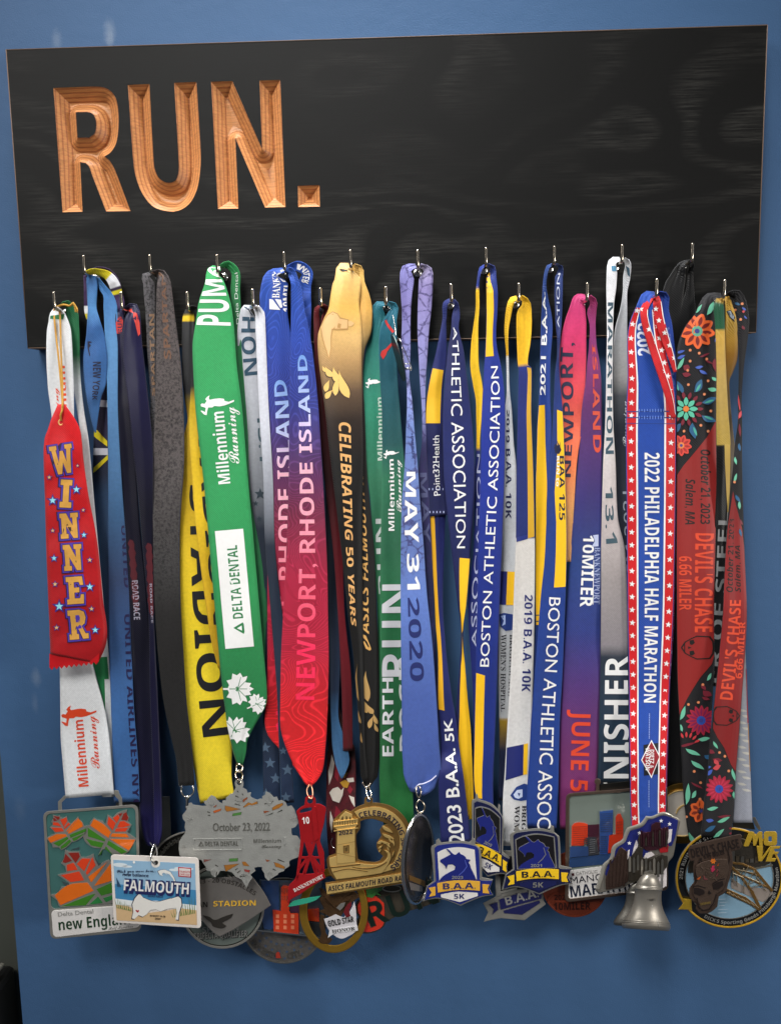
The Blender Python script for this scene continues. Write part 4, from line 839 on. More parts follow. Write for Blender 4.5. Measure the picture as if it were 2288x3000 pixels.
m2 = Ribbon(M, [('g',1326,879,10,H,8),('g',1336,892,12,29,5),(930,1323,1347,31,0),(953,1322,1343),(1027,1311,1358),(1102,1304,1367),(1206,1297,1379),(1295,1297,1387),(1379,1299,1391),(1498,1309,1388),(1646,1326,1376),(1765,1340,1366),(1854,1350,1356,30,6),(1950,1346,1362,28,0),(2048,1338,1370),(2167,1332,1381),(2345,1340,1388),(2400,1342,1388)], G([(890,'#222c6a'),(1000,'#161c50'),(1300,'#172260'),(1700,'#0f1648'),(2400,'#141c54')]), d=31)
m2.text('ATHLETIC ASSOCIATION', 'r', 958, 1606, .30, .70, WHITE, .022)
m2.polys('printed_band', YEL, [[(1346,1634),(1376,1637),(1368,1760),(1360,1840),(1353,1855),(1348,1790)],[(1355,1862),(1362,1950),(1371,2048),(1380,2167),(1385,2260),(1388,2400),(1366,2400),(1355,2270),(1343,2180),(1346,2100),(1350,1950)]])
# ---- N  blue and yellow BOSTON ribbon
N_ = medal('N', 'tilted unicorn shield medal on a royal blue ribbon reading BOSTON ATHLETIC ASSOCIATION upwards', 1424, 776)
n1 = Ribbon(N_, [('g',1420,777,8,H,9),('g',1408,785,9,28,8),(820,1397,1403,28,6),(860,1394,1404,28,0),(900,1394,1404),(950,1388,1401),(1000,1381,1401),(1075,1378,1403),(1117,1384,1411),(1170,1394,1416),(1206,1395,1412),(1300,1396,1405),(1370,1391,1408,26),(1468,1390,1410),(1600,1388,1406),(1750,1372,1402),(1850,1374,1398),(2048,1386,1400),(2345,1390,1405)], G([(780,'#24388c'),(842,'#24388c'),(848,'#f0c01e'),(1310,'#e8b91e'),(1320,'#1e2c78'),(2300,'#1c2870')]), d=27)
n1.text('ASSOCIATION', 'r', 1900, 1330, .95, .3, ink('#b8bcd4'), .02)
n2 = Ribbon(N_, [('g',1428,775,8,H,9),('g',1442,784,14,29,8),(815,1425,1454,32,2),(860,1425,1458,34,0),(908,1425,1457),(968,1424,1453),(1015,1422,1455),(1072,1418,1467),(1146,1414,1477),(1236,1410,1480),(1408,1407,1477),(1587,1401,1471),(1750,1398,1464),(1988,1392,1456),(2196,1389,1448),(2300,1389,1444),(2375,1405,1446)], G([(780,'#22347c'),(1000,'#1a2e88'),(1400,'#152c8c'),(2000,'#122878')]), d=37)
n2.polys('printed_band', YEL, [[(1426,795),(1436,800),(1444,850),(1446,908),(1446,1043),(1422,1045),(1426,908)],[(1395,1971),(1420,1979),(1418,2050),(1415,2200),(1412,2300),(1412,2340),(1398,2338),(1390,2310),(1391,2150),(1393,2050)]])
n2.text('BOSTON ATHLETIC ASSOCIATION', 'r', 1953, 1073, .60, .20, WHITE, .022, u2=.80)
# ---- O  yellow / white / blue 10K ribbon
O_ = medal('O', 'pewter and navy B.A.A. medal on a yellow, white and blue 2019 10K ribbon', 1519, 880)
o1 = Ribbon(O_, [('g',1514,870,12,H,8),('g',1498,880,18,28,5),(914,1481,1499,27,1),(968,1477,1489,26,2),(1042,1482,1489),(1146,1484,1493,25,0),(1200,1478,1499),(1300,1472,1505),(1379,1470,1513),(1587,1466,1513),(1760,1460,1505),(1958,1458,1500),(2107,1462,1490),(2200,1462,1485),(2345,1460,1480)], G([(880,'#eebb1e'),(1040,'#d9a81c'),(1046,'#dadce0'),(2104,'#b4b6b8'),(2108,'#9c7c14'),(2200,'#141c3a'),(2345,'#141c3a')]), d=25)
o1.text('2019 B.A.A. 10K', 'b', 1200, 1520, .28, .62, ink('#18204c'))
o1.band(NAVY, 1674, 1772, .02, .5); o1.band(YEL, 1674, 1772, .5, .98)
o1.polys('shield_emblem', ink('#1d3476'), [[(1462,1800),(1475,1795),(1502,1800),(1502,1845),(1480,1848),(1466,1835)]]); o1.polys('shield_emblem', ink('#9fb0d8'), [[(1466,1805),(1480,1802),(1480,1828),(1470,1834),(1476,1818)]])
o1.text("BRIGHAM AND", 'f', 1858, 2040, .78, 1.02, ink('#1a1a22')); o1.text("WOMEN'S HOSPITAL", 'f', 1858, 2085, .20, .55, ink('#1a1a22'))
o2 = Ribbon(O_, [('g',1524,869,12,H,8),('g',1540,884,20,29,3),(915,1514,1556,30,0),(944,1513,1557),(998,1514,1554),(1069,1517,1545),(1074,1519,1556,31),(1110,1519,1557),(1206,1517,1556),(1295,1515,1559),(1408,1513,1563),(1583,1511,1566),(1750,1505,1566),(1958,1496,1562),(2130,1486,1556),(2256,1479,1550),(2345,1473,1548),(2478,1471,1545)], G([(880,'#f2be20'),(1068,'#e8b21c'),(1072,'#1c2a72'),(1576,'#1a2766'),(1580,'#cfcac4'),(2478,'#d9d9da')]), d=30)
o2.polys('printed_band', ink('#c79a26'), [[(1543,1076),(1556,1078),(1557,1206),(1562,1408),(1565,1572),(1546,1577),(1545,1408),(1542,1206)]]); o2.polys('printed_band', ink('#1c2a72'), [[(1512,1574),(1546,1566),(1545,1579),(1512,1588)]])
o2.text('2019 B.A.A. 10K', 'b', 1742, 2026, .52, .88, NAVY)
o2.polys('printed_band', NAVY, [[(1484,2190),(1534,2180),(1532,2270),(1480,2286)]]); o2.polys('printed_band', YEL, [[(1534,2180),(1546,2177),(1544,2268),(1532,2270)]])
o2.polys('shield_emblem', ink('#1d3a80'), [[(1494,2330),(1512,2305),(1535,2295),(1545,2298),(1545,2343),(1525,2346),(1505,2342)]]); o2.polys('shield_emblem', ink('#c8d2ea'), [[(1503,2328),(1514,2314),(1530,2312),(1530,2334),(1518,2340),(1508,2336)]]); o2.polys('shield_emblem', ink('#1d3a80'), [[(1515,2322),(1524,2324),(1520,2333)]])
o2.text('WOMEN', 'f', 2360, 2475, .46, .66, ink('#1a1a22')); o2.text('BRIGHAM', 'f', 2358, 2500, .75, .92, ink('#1a1a22'))
# ---- P  blue 2021 ribbon
P_ = medal('P', 'dark backed unicorn shield medal dated 2021 on a blue ribbon with yellow 125 stripe', 1623, 772)
p1 = Ribbon(P_, [('g',1618,774,8,H,9),('g',1604,782,10,28,8),(825,1590,1599,28,3),(879,1588,1606,28,0),(923,1586,1615),(968,1584,1618),(1057,1582,1612),(1146,1580,1611),(1265,1573,1615),(1408,1569,1612),(1500,1569,1603),(1646,1568,1596),(1795,1569,1588),(1830,1570,1588),(2000,1563,1585),(2300,1560,1580)], G([(780,'#24407c'),(1100,'#1d3a88'),(2300,'#17306c')]), d=28)
p1.polys('printed_band', YEL, [[(1577,1188),(1595,1186),(1597,1300),(1600,1560),(1595,1700),(1586,1830),(1569,1831),(1568,1646),(1569,1400),(1573,1265)]]); p1.polys('printed_band', ink('#16265e'), [[(1569,1801),(1586,1800),(1586,1803),(1569,1804)],[(1569,1819),(1586,1818),(1586,1821),(1569,1822)]])
p1.text('2021 B.A.A.', 'r', 1158, 855, .52, .05, WHITE, .02)
p2_ = Ribbon(P_, [('g',1628,773,8,H,9),('g',1642,784,12,30,7),(808,1626,1648,32,1),(849,1624,1648,34,0),(938,1627,1645),(1000,1631,1639,35,3),(1042,1631,1637,35,4),(1090,1626,1638,35,1),(1206,1621,1648,35,0),(1319,1615,1653),(1527,1601,1659),(1646,1595,1659),(1750,1584,1656),(1958,1568,1648),(2107,1556,1640),(2226,1550,1637),(2345,1542,1634),(2426,1544,1630)], G([(780,'#22366e'),(1000,'#16255c'),(1200,'#1c3478'),(1800,'#1b3a86'),(2426,'#173a86')]), d=35)
p2_.polys('printed_band', YEL, [[(1631,1200),(1647,1206),(1652,1319),(1656,1440),(1659,1557),(1657,1719),(1622,1721),(1629,1530),(1624,1440),(1632,1330)]])
p2_.text('ATION', 'r', 960, 800, .62, .2, ink('#c8cde0'), .02)
p2_.text('BAA 125', 'b', 1335, 1524, .62, .93, ink('#12183a'), .05); p2_.text('RUN to', 'b', 1336, 1425, .42, .60, WHITE, .02)
p2_.text('BOSTON ATHLETIC ASSOC', 'r', 1750, 2428, .34, .80, WHITE, .026)
p2_.polys('hand_emblem', ink('#12183a'), [[(1625,1300),(1634,1305),(1631,1290),(1638,1304),(1640,1292),(1641,1310),(1644,1318),(1637,1330),(1626,1328),(1622,1312)]])
# ---- Q  sunset ribbon
Q = medal('Q', 'round brown 10MILER medal on a pink, orange and purple ribbon with JUNE 5 print', 1719, 879)
q1 = Ribbon(Q, [('g',1714,868,12,H,8),('g',1696,874,30,28,4),(905,1668,1714,29,0),(938,1656,1717),(983,1645,1717),(1072,1636,1716),(1117,1638,1714),(1236,1645,1707),(1349,1648,1690),(1498,1650,1680),(1646,1650,1672)], G([(870,'#b8306c'),(1000,'#cf3366'),(1150,'#d8484c'),(1350,'#e8784a'),(1500,'#d89a5c'),(1646,'#c08a58')]), d=28)
q1.text('NEWPORT,', 'b', 1398, 1004, .60, .14, ink('#1b2240'), .03, u2=.50)
q2 = Ribbon(Q, [('g',1724,868,12,H,8),('g',1738,884,20,29,4),(914,1719,1746,29,0),(953,1727,1744),(1012,1725,1747),(1057,1720,1755),(1117,1715,1761),(1206,1703,1763),(1295,1698,1763),(1498,1680,1763),(1617,1671,1763),(1765,1659,1763),(1958,1645,1761),(2137,1638,1757),(2315,1637,1747),(2430,1640,1740)], G([(870,'#a02c64'),(980,'#8c3070'),(1200,'#5c2c64'),(1450,'#3a2f70'),(1650,'#26407e'),(1850,'#2c3a80'),(2000,'#4c2f72'),(2200,'#6c2c68'),(2430,'#842c68')]), d=32)
q2.text('ISLAND', 'b', 1010, 1325, .40, .74, ink('#cf4a30'), .03, u2=.62)
q2.text('10MILER', 'b', 1568, 1778, .38, .72, WHITE, .04); q2.text('BANKNEWPORT', 'f', 1602, 1768, .76, .94, ink('#9aa4c8')); q2.polys('rule', WHITE, [[(.73,1640),(.75,1640),(.75,1770),(.73,1770)]], px=False)
q2.polys('tree_emblem', ink('#b8c0dc'), [[(1736,1568),(1752,1566),(1752,1600),(1732,1602),(1742,1585)]])
q2.text('JUNE 5', 'b', 2080, 2318, .30, .74, ink('#e0482a'), .04)
# ---- R  white and navy FINISHER ribbon
R_ = medal('R', 'rectangular city skyline medal in a bronze frame on a white to navy FINISHER ribbon', 1821, 768)
r1 = Ribbon(R_, [('g',1816,758,12,H,8),('g',1794,764,22,29,5),(802,1776,1807,31,0),(838,1775,1805),(892,1776,1798),(988,1777,1795),(1116,1775,1794),(1244,1772,1796),(1360,1766,1803),(1520,1762,1810),(1616,1760,1830),(1799,1760,1838),(2006,1757,1840),(2166,1753,1842),(2296,1752,1842)], G([(760,'#d8dade'),(900,'#e8e8ea'),(1250,'#d8d2d0'),(1500,'#c8bcba'),(1700,'#98908f'),(1890,'#8a8488'),(1925,'#26303e'),(2100,'#1d3346'),(2296,'#182c3e')]), d=33)
r1.text('MARATHON', 'b', 886, 1330, .18, .86, ink('#36505e'), .02); r1.text('13.1', 'b', 1425, 1592, .22, .72, ink('#3e5560'), .02)
r1.text('FINISHER', 'b', 2372, 1922, .98, .20, WHITE, .03); r1.polys('teal_print', ink('#4a88a8'), [[(1790,780),(1808,779),(1806,794),(1792,795)]])
r2 = Ribbon(R_, [('g',1826,758,12,H,8),('g',1838,770,16,29,5),(812,1825,1845,29,1),(854,1824,1837,28,0),(908,1816,1837),(972,1800,1837),(1052,1796,1838),(1200,1797,1840),(1360,1800,1842),(1500,1806,1844),(1700,1820,1850),(1900,1825,1850)], G([(760,'#dcdee2'),(900,'#b9bbbf'),(1100,'#9a9896'),(1160,'#45474c'),(1250,'#20242e'),(1900,'#141c28')]), d=28)
r2.text('Running', 's', 1310, 1175, .95, .55, ink('#c8cacc')); r2.text('SM 2021', 'r', 1680, 1440, 1.1, .5, ink('#8a9098'), .02); r2.polys('teal_print', ink('#2f5468'), [[(1832,778),(1843,786),(1846,812),(1838,806)]])
# ---- S  red white and blue ribbon, bell medal
S_ = medal('S', 'silver bell and skyline medal on a red, white and blue starred PHILADELPHIA ribbon', 1922, 868)
def flag(r, y0, y1, step=38, stars=True, us=(.10,.90)):
    r.band(ink('#c8181e'), y0, y1, .01, .20, 'red_border'); r.band(ink('#c8181e'), y0, y1, .80, .99, 'red_border')
    r.band(WHITE, y0, y1, .20, .235, 'white_stripe'); r.band(WHITE, y0, y1, .765, .80, 'white_stripe')
    if stars:
        L = []
        for i, u in enumerate(us):
            y = y0+8
            while y < y1-6:
                c = s_at_px(r, u, y+(4 if i else 0)); L.append(star(c[0], c[1], 9.5, rot=-90+8)); y += step
        r.polys('star_print', WHITE, L)
s2 = Ribbon(S_, [('g',1926,860,14,H,8),('g',1944,868,28,28,3),(905,1912,1958,28,0),(950,1918,1968),(1000,1930,1974),(1080,1940,1981),(1180,1945,1982),(1400,1925,1982),(1799,1915,1975),(2006,1920,1962),(2200,1925,1956),(2340,1928,1952)], S('#1d3f98'), d=27)
s2.band(ink('#b01a20'), 1250, 2335, .55, .99, 'red_border')
s2.polys('star_print', ink('#c8b8b8'), [star(s_at_px(s2, .9, y)[0], y, 8) for y in range(1724, 2020, 37)])
s2.text('PHILADELPHIA', 'b', 1250, 960, .8, .35, ink('#5a6aa8'))
s1 = Ribbon(S_, [('g',1918,860,14,H,8),('g',1898,866,34,31,3),(900,1864,1922,35,0),(943,1845,1932),(988,1837,1940),(1060,1837,1955),(1116,1837,1970),(1206,1834,1979),(1264,1833,1979),(1488,1835,1977),(1799,1838,1971),(2006,1842,1960),(2150,1843,1955,42),(2250,1845,1952,47),(2349,1846,1950,48),(2440,1850,1950,48)], S('#1f47a0'), d=38, bulge=1.0)
flag(s1, 905, 2425)
s1.text('2022 PHILADELPHIA HALF MARATHON', 'b', 1326, 2058, .37, .66, WHITE, .035); s1.text('2022', 'r', 1040, 945, .60, .28, ink('#d8dcec'), .03)
s1.polys('seam', ink('#16337c'), [[(.0,1204),(1,1204),(1,1207),(0,1207)],[(0,1222),(1,1222),(1,1225),(0,1225)],[(0,1240),(1,1240),(1,1242),(0,1242)]], px=False)
s1.polys('stitching', ink('#7a9ae0'), [[(.25+i*.055,1198),(.262+i*.055,1198),(.262+i*.055,1207),(.25+i*.055,1207)] for i in range(10)]+[[(.25+i*.055,1218),(.262+i*.055,1218),(.262+i*.055,1228),(.25+i*.055,1228)] for i in range(10)], px=False)
s1.polys('diamond_emblem', ink('#12131c'), [[(1884,2182),(1927,2176),(1926,2268),(1885,2272)]]); s1.polys('diamond_emblem', WHITE, [[(1907,2167),(1932,2216),(1907,2280),(1877,2226)]]); s1.polys('diamond_emblem', ink('#8e1420'), [[(1907,2173),(1930,2217),(1907,2273),(1880,2226)]])
s1.text('DIETZ &', 'b', 2196, 2250, .54, .64, WHITE); s1.text('WATSON', 'b', 2190, 2256, .42, .53, WHITE)
s1.polys('small_print', ink('#8fa4d8'), [[(.50,y),(.525,y),(.525,y+3.2),(.50,y+3.2)] for y in list(range(2090,2164,5))+list(range(2286,2362,5))], px=False)
s3 = Ribbon(S_, [('g',1914,864,10,30,6),(905,1876,1898,37,0),(950,1880,1902,39),(1010,1897,1922),(1080,1920,1945,41),(1160,1947,1970,41),(1225,1966,1980,40)], S('#c01a20'), d=38, nv=60, bulge=.4)
s3.polys('star_print', WHITE, [star(x, y, 9) for x, y in ((1876,905),(1900,965),(1921,1000),(1948,1086))]); s3.band(WHITE, 905, 1215, .90, .985, 'white_stripe')
s4 = Ribbon(S_, [('g',1922,868,12,30,6),(890,1912,1938,37,0),(935,1918,1945),(990,1935,1960),(1050,1958,1976),(1090,1972,1982)], S('#c01a20'), d=37, nv=50, bulge=.4)
s4.polys('star_print', WHITE, [star(x, y, 9) for x, y in ((1920,905),(1929,939),(1946,975),(1960,1012),(1974,1048))]); s4.band(WHITE, 885, 1085, .88, .985, 'white_stripe')
# ---- T  plain black ribbon
T_ = medal('T', 'round white and gold medal on a plain black ribbon from the upper right hook', 2026, 764)
t1 = Ribbon(T_, [('g',2022,764,10,H,8),('g',1998,776,24,27,4),(810,1962,2010,25,0),(840,1945,2005),(880,1938,2000),(960,1948,1992),(1050,1962,1990,22),(1300,1960,2010),(1800,1950,2020),(2000,1950,2010),(2300,1955,2005)], S('#0b0b0c', rough=.5), d=25)
t2 = Ribbon(T_, [('g',2028,766,10,H,8),(790,2016,2030,26,2),(850,2008,2033,25,0),(930,1988,2038,24),(1050,1990,2045,22),(1400,2000,2060),(1800,2010,2070)], S('#0d0d0e', rough=.5), d=24)
t3 = Ribbon(T_, [(1300,1975,2010,20),(1700,1965,2005),(2000,1955,2000),(2300,1950,2005),(2360,1950,2006)], G([(1400,'#101c1e'),(2300,'#0d1424')]), d=20)
# ---- U, V  floral and yellow ribbons on the last hook
V_ = medal('V', 'large round bridge medal with yellow MOVE letters on a yellow and black ribbon', 2124, 874)
v2 = Ribbon(V_, [('g',2128,868,12,H,8),(890,2122,2143,30,0),(930,2124,2155),(975,2122,2160,27),(1040,2122,2161),(1085,2124,2148),(1120,2125,2135),(1400,2130,2160,22),(1700,2150,2178),(1942,2166,2184),(2006,2168,2187),(2134,2160,2192),(2230,2154,2196),(2349,2148,2201),(2412,2145,2203)], G([(870,'#b98e30'),(940,'#c9a040'),(1040,'#8a5f12'),(1150,'#5a4414'),(1900,'#8a8c90'),(2020,'#a8acb6'),(2412,'#a6aab8')], rough=.45), d=25)
v2.polys('black_print', ink('#101014'), [[(2126,912),(2140,908),(2152,930),(2150,944),(2136,930)]]); v2.polys('grey_print', ink('#8f9aa6'), [[(2130,912),(2140,911),(2149,928),(2147,936),(2138,928)]])
v2.polys('oval_print', ink('#cfcdc4'), [leafshape(2172+(i % 2)*14, 2080+i*18, 30, 5, 15) for i in range(14)]); v2.polys('edge_stripe', ink('#b8852a'), [[(2189,2120),(2192,2120),(2199,2260),(2195,2260)]]); v2.polys('edge_stripe', ink('#a82a26'), [[(2183,1960),(2187,1960),(2192,2118),(2188,2118)]])
U = medal('U', "brown skull medal lettered DEVIL'S CHASE on a black floral and red ribbon", 2120, 871)
BK = '#1c1b1e'
u1 = Ribbon(U, [('g',2112,864,12,H,8),('g',2080,870,30,29,3),(900,2045,2110,31,0),(935,2028,2108),(972,2001,2104),(1011,1986,2100),(1052,1981,2098),(1150,1980,2098),(1299,1980,2098),(1424,1981,2099),(1616,1980,2095),(1799,1981,2091),(1942,1982,2092),(2070,1987,2085),(2230,1996,2078),(2349,2003,2073),(2435,2014,2073),(2480,2026,2075)], S(BK), d=35)
u2 = Ribbon(U, [('g',2128,864,10,H,8),('g',2156,862,30,28,3),(899,2142,2189,27,0),(940,2150,2194),(988,2160,2190),(1084,2163,2177),(1180,2161,2171,28,2),(1240,2160,2173,30,0),(1299,2152,2173),(1360,2147,2173,33),(1520,2131,2177),(1680,2121,2183,36),(1799,2116,2187,39),(1910,2106,2182),(2070,2090,2170,41),(2198,2077,2160),(2262,2072,2155),(2349,2062,2150),(2455,2052,2141)], S(BK), d=30)
u1.polys('red_ground', ink('#8f2320'), [[(1982,1392),(2000,1365),(2040,1318),(2070,1280),(2097,1230),(2098,1330),(2099,1424),(2096,1616),(2091,1799),(2091,1920),(2084,1945),(2050,1985),(2010,2050),(1989,2095),(1986,2040),(1982,1942),(1981,1799),(1980,1616)]])
u2.polys('red_ground', ink('#821e1e'), [[(2146,1438),(2160,1500),(2172,1545),(2178,1600),(2184,1720),(2187,1799),(2183,1910),(2171,2070),(2160,2200),(2155,2262),(2140,2240),(2120,2190),(2100,2160),(2088,2135),(2090,2070),(2106,1910),(2116,1799),(2121,1680),(2131,1540)]])
BT = ink('#1a1413'); OT = ink('#d8482a')
u1.text('October 21, 2023', 'i', 1317, 1535, .60, .83, BT, .0); u1.text('Salem, MA', 'i', 1403, 1537, .22, .45, BT)
u1.text("DEVIL'S CHASE", 'b', 1562, 1852, .48, .93, OT, .02); u1.text('6.66 MILER', 'b', 1630, 1788, .07, .38, OT, .02)
u2.text('October 21, 2023', 'i', 1735, 1520, .40, .12, BT); u2.text('Salem, MA', 'i', 1735, 1598, .75, .5, BT)
u2.text("DEVIL'S CHASE", 'b', 2050, 1758, .66, .20, OT, .02, u2=.75); u2.text('6.66 MILER', 'b', 1985, 1820, .93, .70, OT, .02)
def skullprint(r, cx, cy, s_, fl):
    o = [(-48,0),(-36,-18),(-18,-28),(0,-36),(40,-34),(50,-20),(52,0),(50,20),(40,34),(0,36),(-18,28),(-36,18)]
    L = lambda k: [(cx+fl*a*s_*k, cy+b*s_*k) for a, b in o]
    lo, li = L(1), L(.90); n = len(lo)
    r.polys('skull_outline', BT, [[lo[i], lo[(i+1) % n], li[(i+1) % n], li[i]] for i in range(n)])
    r.polys('skull_print', BT, [[(cx+fl*(-14+a)*s_, cy+(sy*16+b)*s_) for a, b in ((-8,-5),(4,-8),(8,2),(0,8),(-7,6))] for sy in (-1, 1)]+[[(cx+fl*(-26)*s_, cy-4*s_), (cx+fl*(-16)*s_, cy), (cx+fl*(-26)*s_, cy+4*s_)]]+[[(cx+fl*-38*s_, cy-12*s_), (cx+fl*-35*s_, cy-12*s_), (cx+fl*-35*s_, cy+12*s_), (cx+fl*-38*s_, cy+12*s_)]])
skullprint(u1, 2040, 1897, .98, 1); skullprint(u2, 2128, 2097, .80, -1)
def flowers(r, FL, LV_, DT):
    for cx, cy, R1, n, c1, c2, c3 in FL:
        r.polys('flower_print', ink(c1), [petal(cx, cy, R1*.15, R1, R1*(2.6/n), 360*i/n+8) for i in range(n)])
        r.polys('flower_print', ink(c2), [petal(cx, cy, R1*.3, R1*.82, R1*(1.0/n), 360*i/n+8) for i in range(n)])
        r.polys('flower_centre', ink(c3), [circle(cx, cy, R1*.30, n=14)]); r.polys('flower_centre', ink('#3b3f86' if c3 != '#c08a4a' else '#2f50a0'), [circle(cx, cy, R1*.14, n=10)])
    r.polys('leaf_print', ink('#6fc0a0'), [leafshape(*q) for q in LV_[0]]); r.polys('leaf_print', ink('#2f5f86'), [leafshape(*q) for q in LV_[1]]); r.polys('swirl_print', ink('#7a2433'), [leafshape(*q) for q in LV_[2]])
    r.polys('dot_print', ink('#e08a5c'), [circle(x, y, 4.2, n=8) for x, y in DT]); r.polys('blue_print', ink('#4560b8'), [leafshape(*q) for q in LV_[3]])
flowers(u1, [(2041,970,52,9,'#e8642c','#7a1f1c','#5fa68a'),(1994,1305,31,9,'#d84a3c','#a8302c','#e08a4a'),(2052,2110,44,15,'#a8263c','#7c1e50','#2f4fa6'),(2051,2375,34,7,'#d8602c','#7a2a1c','#3a2a2c')],
        ([(2079,903,46,9,-62),(2045,905,34,6,-50),(1992,1065,42,7,-58),(2092,1110,22,6,30),(2086,1140,30,8,10),(2075,1982,26,6,-60),(1998,2088,44,8,-70),(1995,2132,22,6,80),(2060,2163,36,8,-5),(2028,2202,48,8,25),(2042,2240,46,8,35),(2012,2325,64,9,-84),(2031,2326,26,7,-60),(2026,2455,40,7,65)],
         [(1990,1135,44,9,-115),(2043,1130,44,13,-60),(2076,1172,46,12,-18),(2075,1226,46,12,22),(2031,1262,48,13,80),(1985,1255,34,9,120),(2072,2216,24,8,20)],
         [(2010,1075,20,12,20),(2062,1040,34,4,-20),(2075,1060,26,4,30),(2094,1070,40,9,85),(2010,1096,26,9,10),(2012,2180,60,5,-12),(2070,2030,30,12,30),(2040,2300,40,4,30),(2060,2012,22,7,60),(2066,2045,24,6,20)],
         [(1992,1030,26,5,-12),(1993,1045,28,6,-20),(2046,1075,24,6,-5),(2058,1090,26,6,30),(2094,995,16,4,-70)]),
        [(2020,1026),(2020,1058),(2046,1035),(2068,1052),(2015,1127),(2072,1116),(2061,1155),(2013,1085),(2002,1263),(2051,1246),(2080,1204),(2057,2005),(2015,2063),(2044,2057),(2032,2259),(2050,2292),(2048,2340),(2010,2392),(2072,1263)])
u1.polys('flower_print', ink('#7a2433'), [petal(2008,1198,30,50,5,a) for a in range(0,360,26)]); u1.polys('flower_print', ink('#5fc0a0'), [petal(2008,1198,10,34,7,a) for a in range(0,360,45)]); u1.polys('flower_centre', ink('#e0803c'), [circle(2008,1198,9,n=12)]); u1.polys('leaf_print', ink('#52b09a'), [petal(2008,1198,58,84,3.5,a) for a in (-60,-18,22,68,118,-112)])
u1.polys('flower_print', ink('#c83c40'), [petal(2010,2185,26,42,3.5,a) for a in range(180,350,22)])
flowers(u2, [(2105,2311,41,15,'#a8263c','#c23450','#2f4fa6')],
        ([(2095,2182,26,5,60),(2148,2270,40,6,75),(2086,2367,34,7,-8),(2118,2400,40,7,-22),(2104,2440,40,7,-38),(2150,2330,26,6,80),(2152,1400,30,5,-70),(2154,1350,24,5,80),(2165,1480,26,5,90),(2144,930,18,4,60)],
         [(2079,2426,36,9,-25),(2160,1460,26,6,60),(2168,1560,24,5,80),(2160,890,18,5,30),(2165,1310,24,5,85)],
         [(2082,2200,24,8,30),(2120,2390,40,5,-5),(2100,2225,30,8,10),(2138,2425,10,4,0),(2138,2440,10,4,0),(2170,1530,18,4,70),(2166,1260,40,4,88),(2176,960,14,5,60)],
         [(2076,2262,26,7,-40),(2078,2402,24,7,5),(2074,2246,16,5,0),(2178,905,16,4,40),(2182,930,14,3,50)]),
        [(2106,2204),(2133,2258),(2122,2215),(2153,1245),(2150,1412),(2153,908),(2168,936),(2172,890)])
u2.polys('pink_print', ink('#c84a50'), [leafshape(2098,2246,26,9,-20), leafshape(2098,2232,22,8,60), leafshape(2176,912,8,5,0), leafshape(2165,1180,50,3,85), leafshape(2166,1215,26,5,-70)])
v1 = Ribbon(V_, [('g',2116,872,14,H,8),('g',2108,880,24,34,3),(905,2090,2121,38,0),(940,2093,2122),(1000,2096,2123),(1100,2098,2127),(1200,2097,2132),(1302,2098,2139,38),(1400,2098,2138,35),(1520,2094,2135,32),(1700,2086,2128,30),(1900,2070,2116,30),(2010,2066,2100,29)], G([(880,'#b08a34'),(890,'#1c4a34'),(965,'#235a3c'),(968,'#d0a548'),(1100,'#c0a058'),(1240,'#b89a4c'),(1302,'#b59848'),(1306,'#0c0c0d'),(2010,'#0c0c0d')], rough=.42), d=36)
v1.polys('yellow_edge', ink('#c0a050'), [[(2121,1300),(2138,1302),(2137,1400),(2134,1500),(2131,1520),(2127,1450),(2122,1350)]])
v1.text('RUNNER OF STEEL', 'b', 2260, 1500, .95, .25, ink('#7c7c7c'), .0)
v1.polys('print_outline', ink('#d8b860'), [[(2096,968),(2098,965),(2124,1002),(2121,998)]])

# ================================================================ the medals themselves
def cr(ox, oy, sc, d, x0=None, y0=None, a=0.0, b=0.0):
    return Plane(d, ox if x0 is None else x0, oy if y0 is None else y0, a, b, ox, oy, sc)
def arrs(*l): return [np.array(q, float) for q in l]
def metal_ring(root, pl, cx, cy, r, d, mat=CHROME, th=.6, ry=None, tilt=2.0):
    q = pl.px([(cx, cy)])[0]; return ring(root, q[0], q[1], r/pl.sc, (ry or r)/pl.sc, d, mat, th, tilt)
def circ_plate(root, name, pl, cx, cy, rx, ry, z0, z1, mat, hole=None, bev=.4, parent=None):
    lp = [circle(cx, cy, rx, ry, 64)]
    if hole: lp.append(circle(cx, cy, hole[0], hole[1], 64))
    return slab(root, name, lp, pl, z0, z1, mat, bev, sm=False, parent=parent)

# ---- A maple leaf medal
c = cr(100, 2300, 4.2, 41, 250, 2550, 0.004, 0.0)
QA = [(112,325),(1283,235),(1325,1795),(205,1898)]; BXA = (0,0,1200,1600)
body = slab(A, 'medallion', [warp(rrect(0,0,1200,1600,75), QA, BXA)], c, -3, -.6, PEWTER, .5, sm=False)
slab(A, 'rim', [warp(rrect(0,0,1200,1600,75), QA, BXA), warp(rrect(36,36,1164,1225,60), QA, BXA)], c, -1, .3, PEWTER, .3, sm=False, parent=body)
slab(A, 'bail', [[(300,330),(298,205),(345,160),(375,125),(400,140),(385,175),(345,215),(350,320)]], c, -1.8, 0, PEWTER, .3, parent=body)
slab(A, 'bail', [[(1000,60),(1045,65),(1058,110),(1085,160),(1090,262),(1050,265),(1043,185),(1010,150),(985,105)]], c, -1.8, 0, PEWTER, .3, parent=body)
slab(A, 'bail_bar', [[(370,130),(1000,62),(1000,100),(375,165)]], cr(100,2300,4.2,29), -1.5, 0, PEWTER, .3, parent=body)
slab(A, 'enamel_ground', [warp(rrect(36,36,1164,1240,60), QA, BXA)], c, -.9, -.45, enamel('#3f6a66'), .1, sm=False, parent=body)
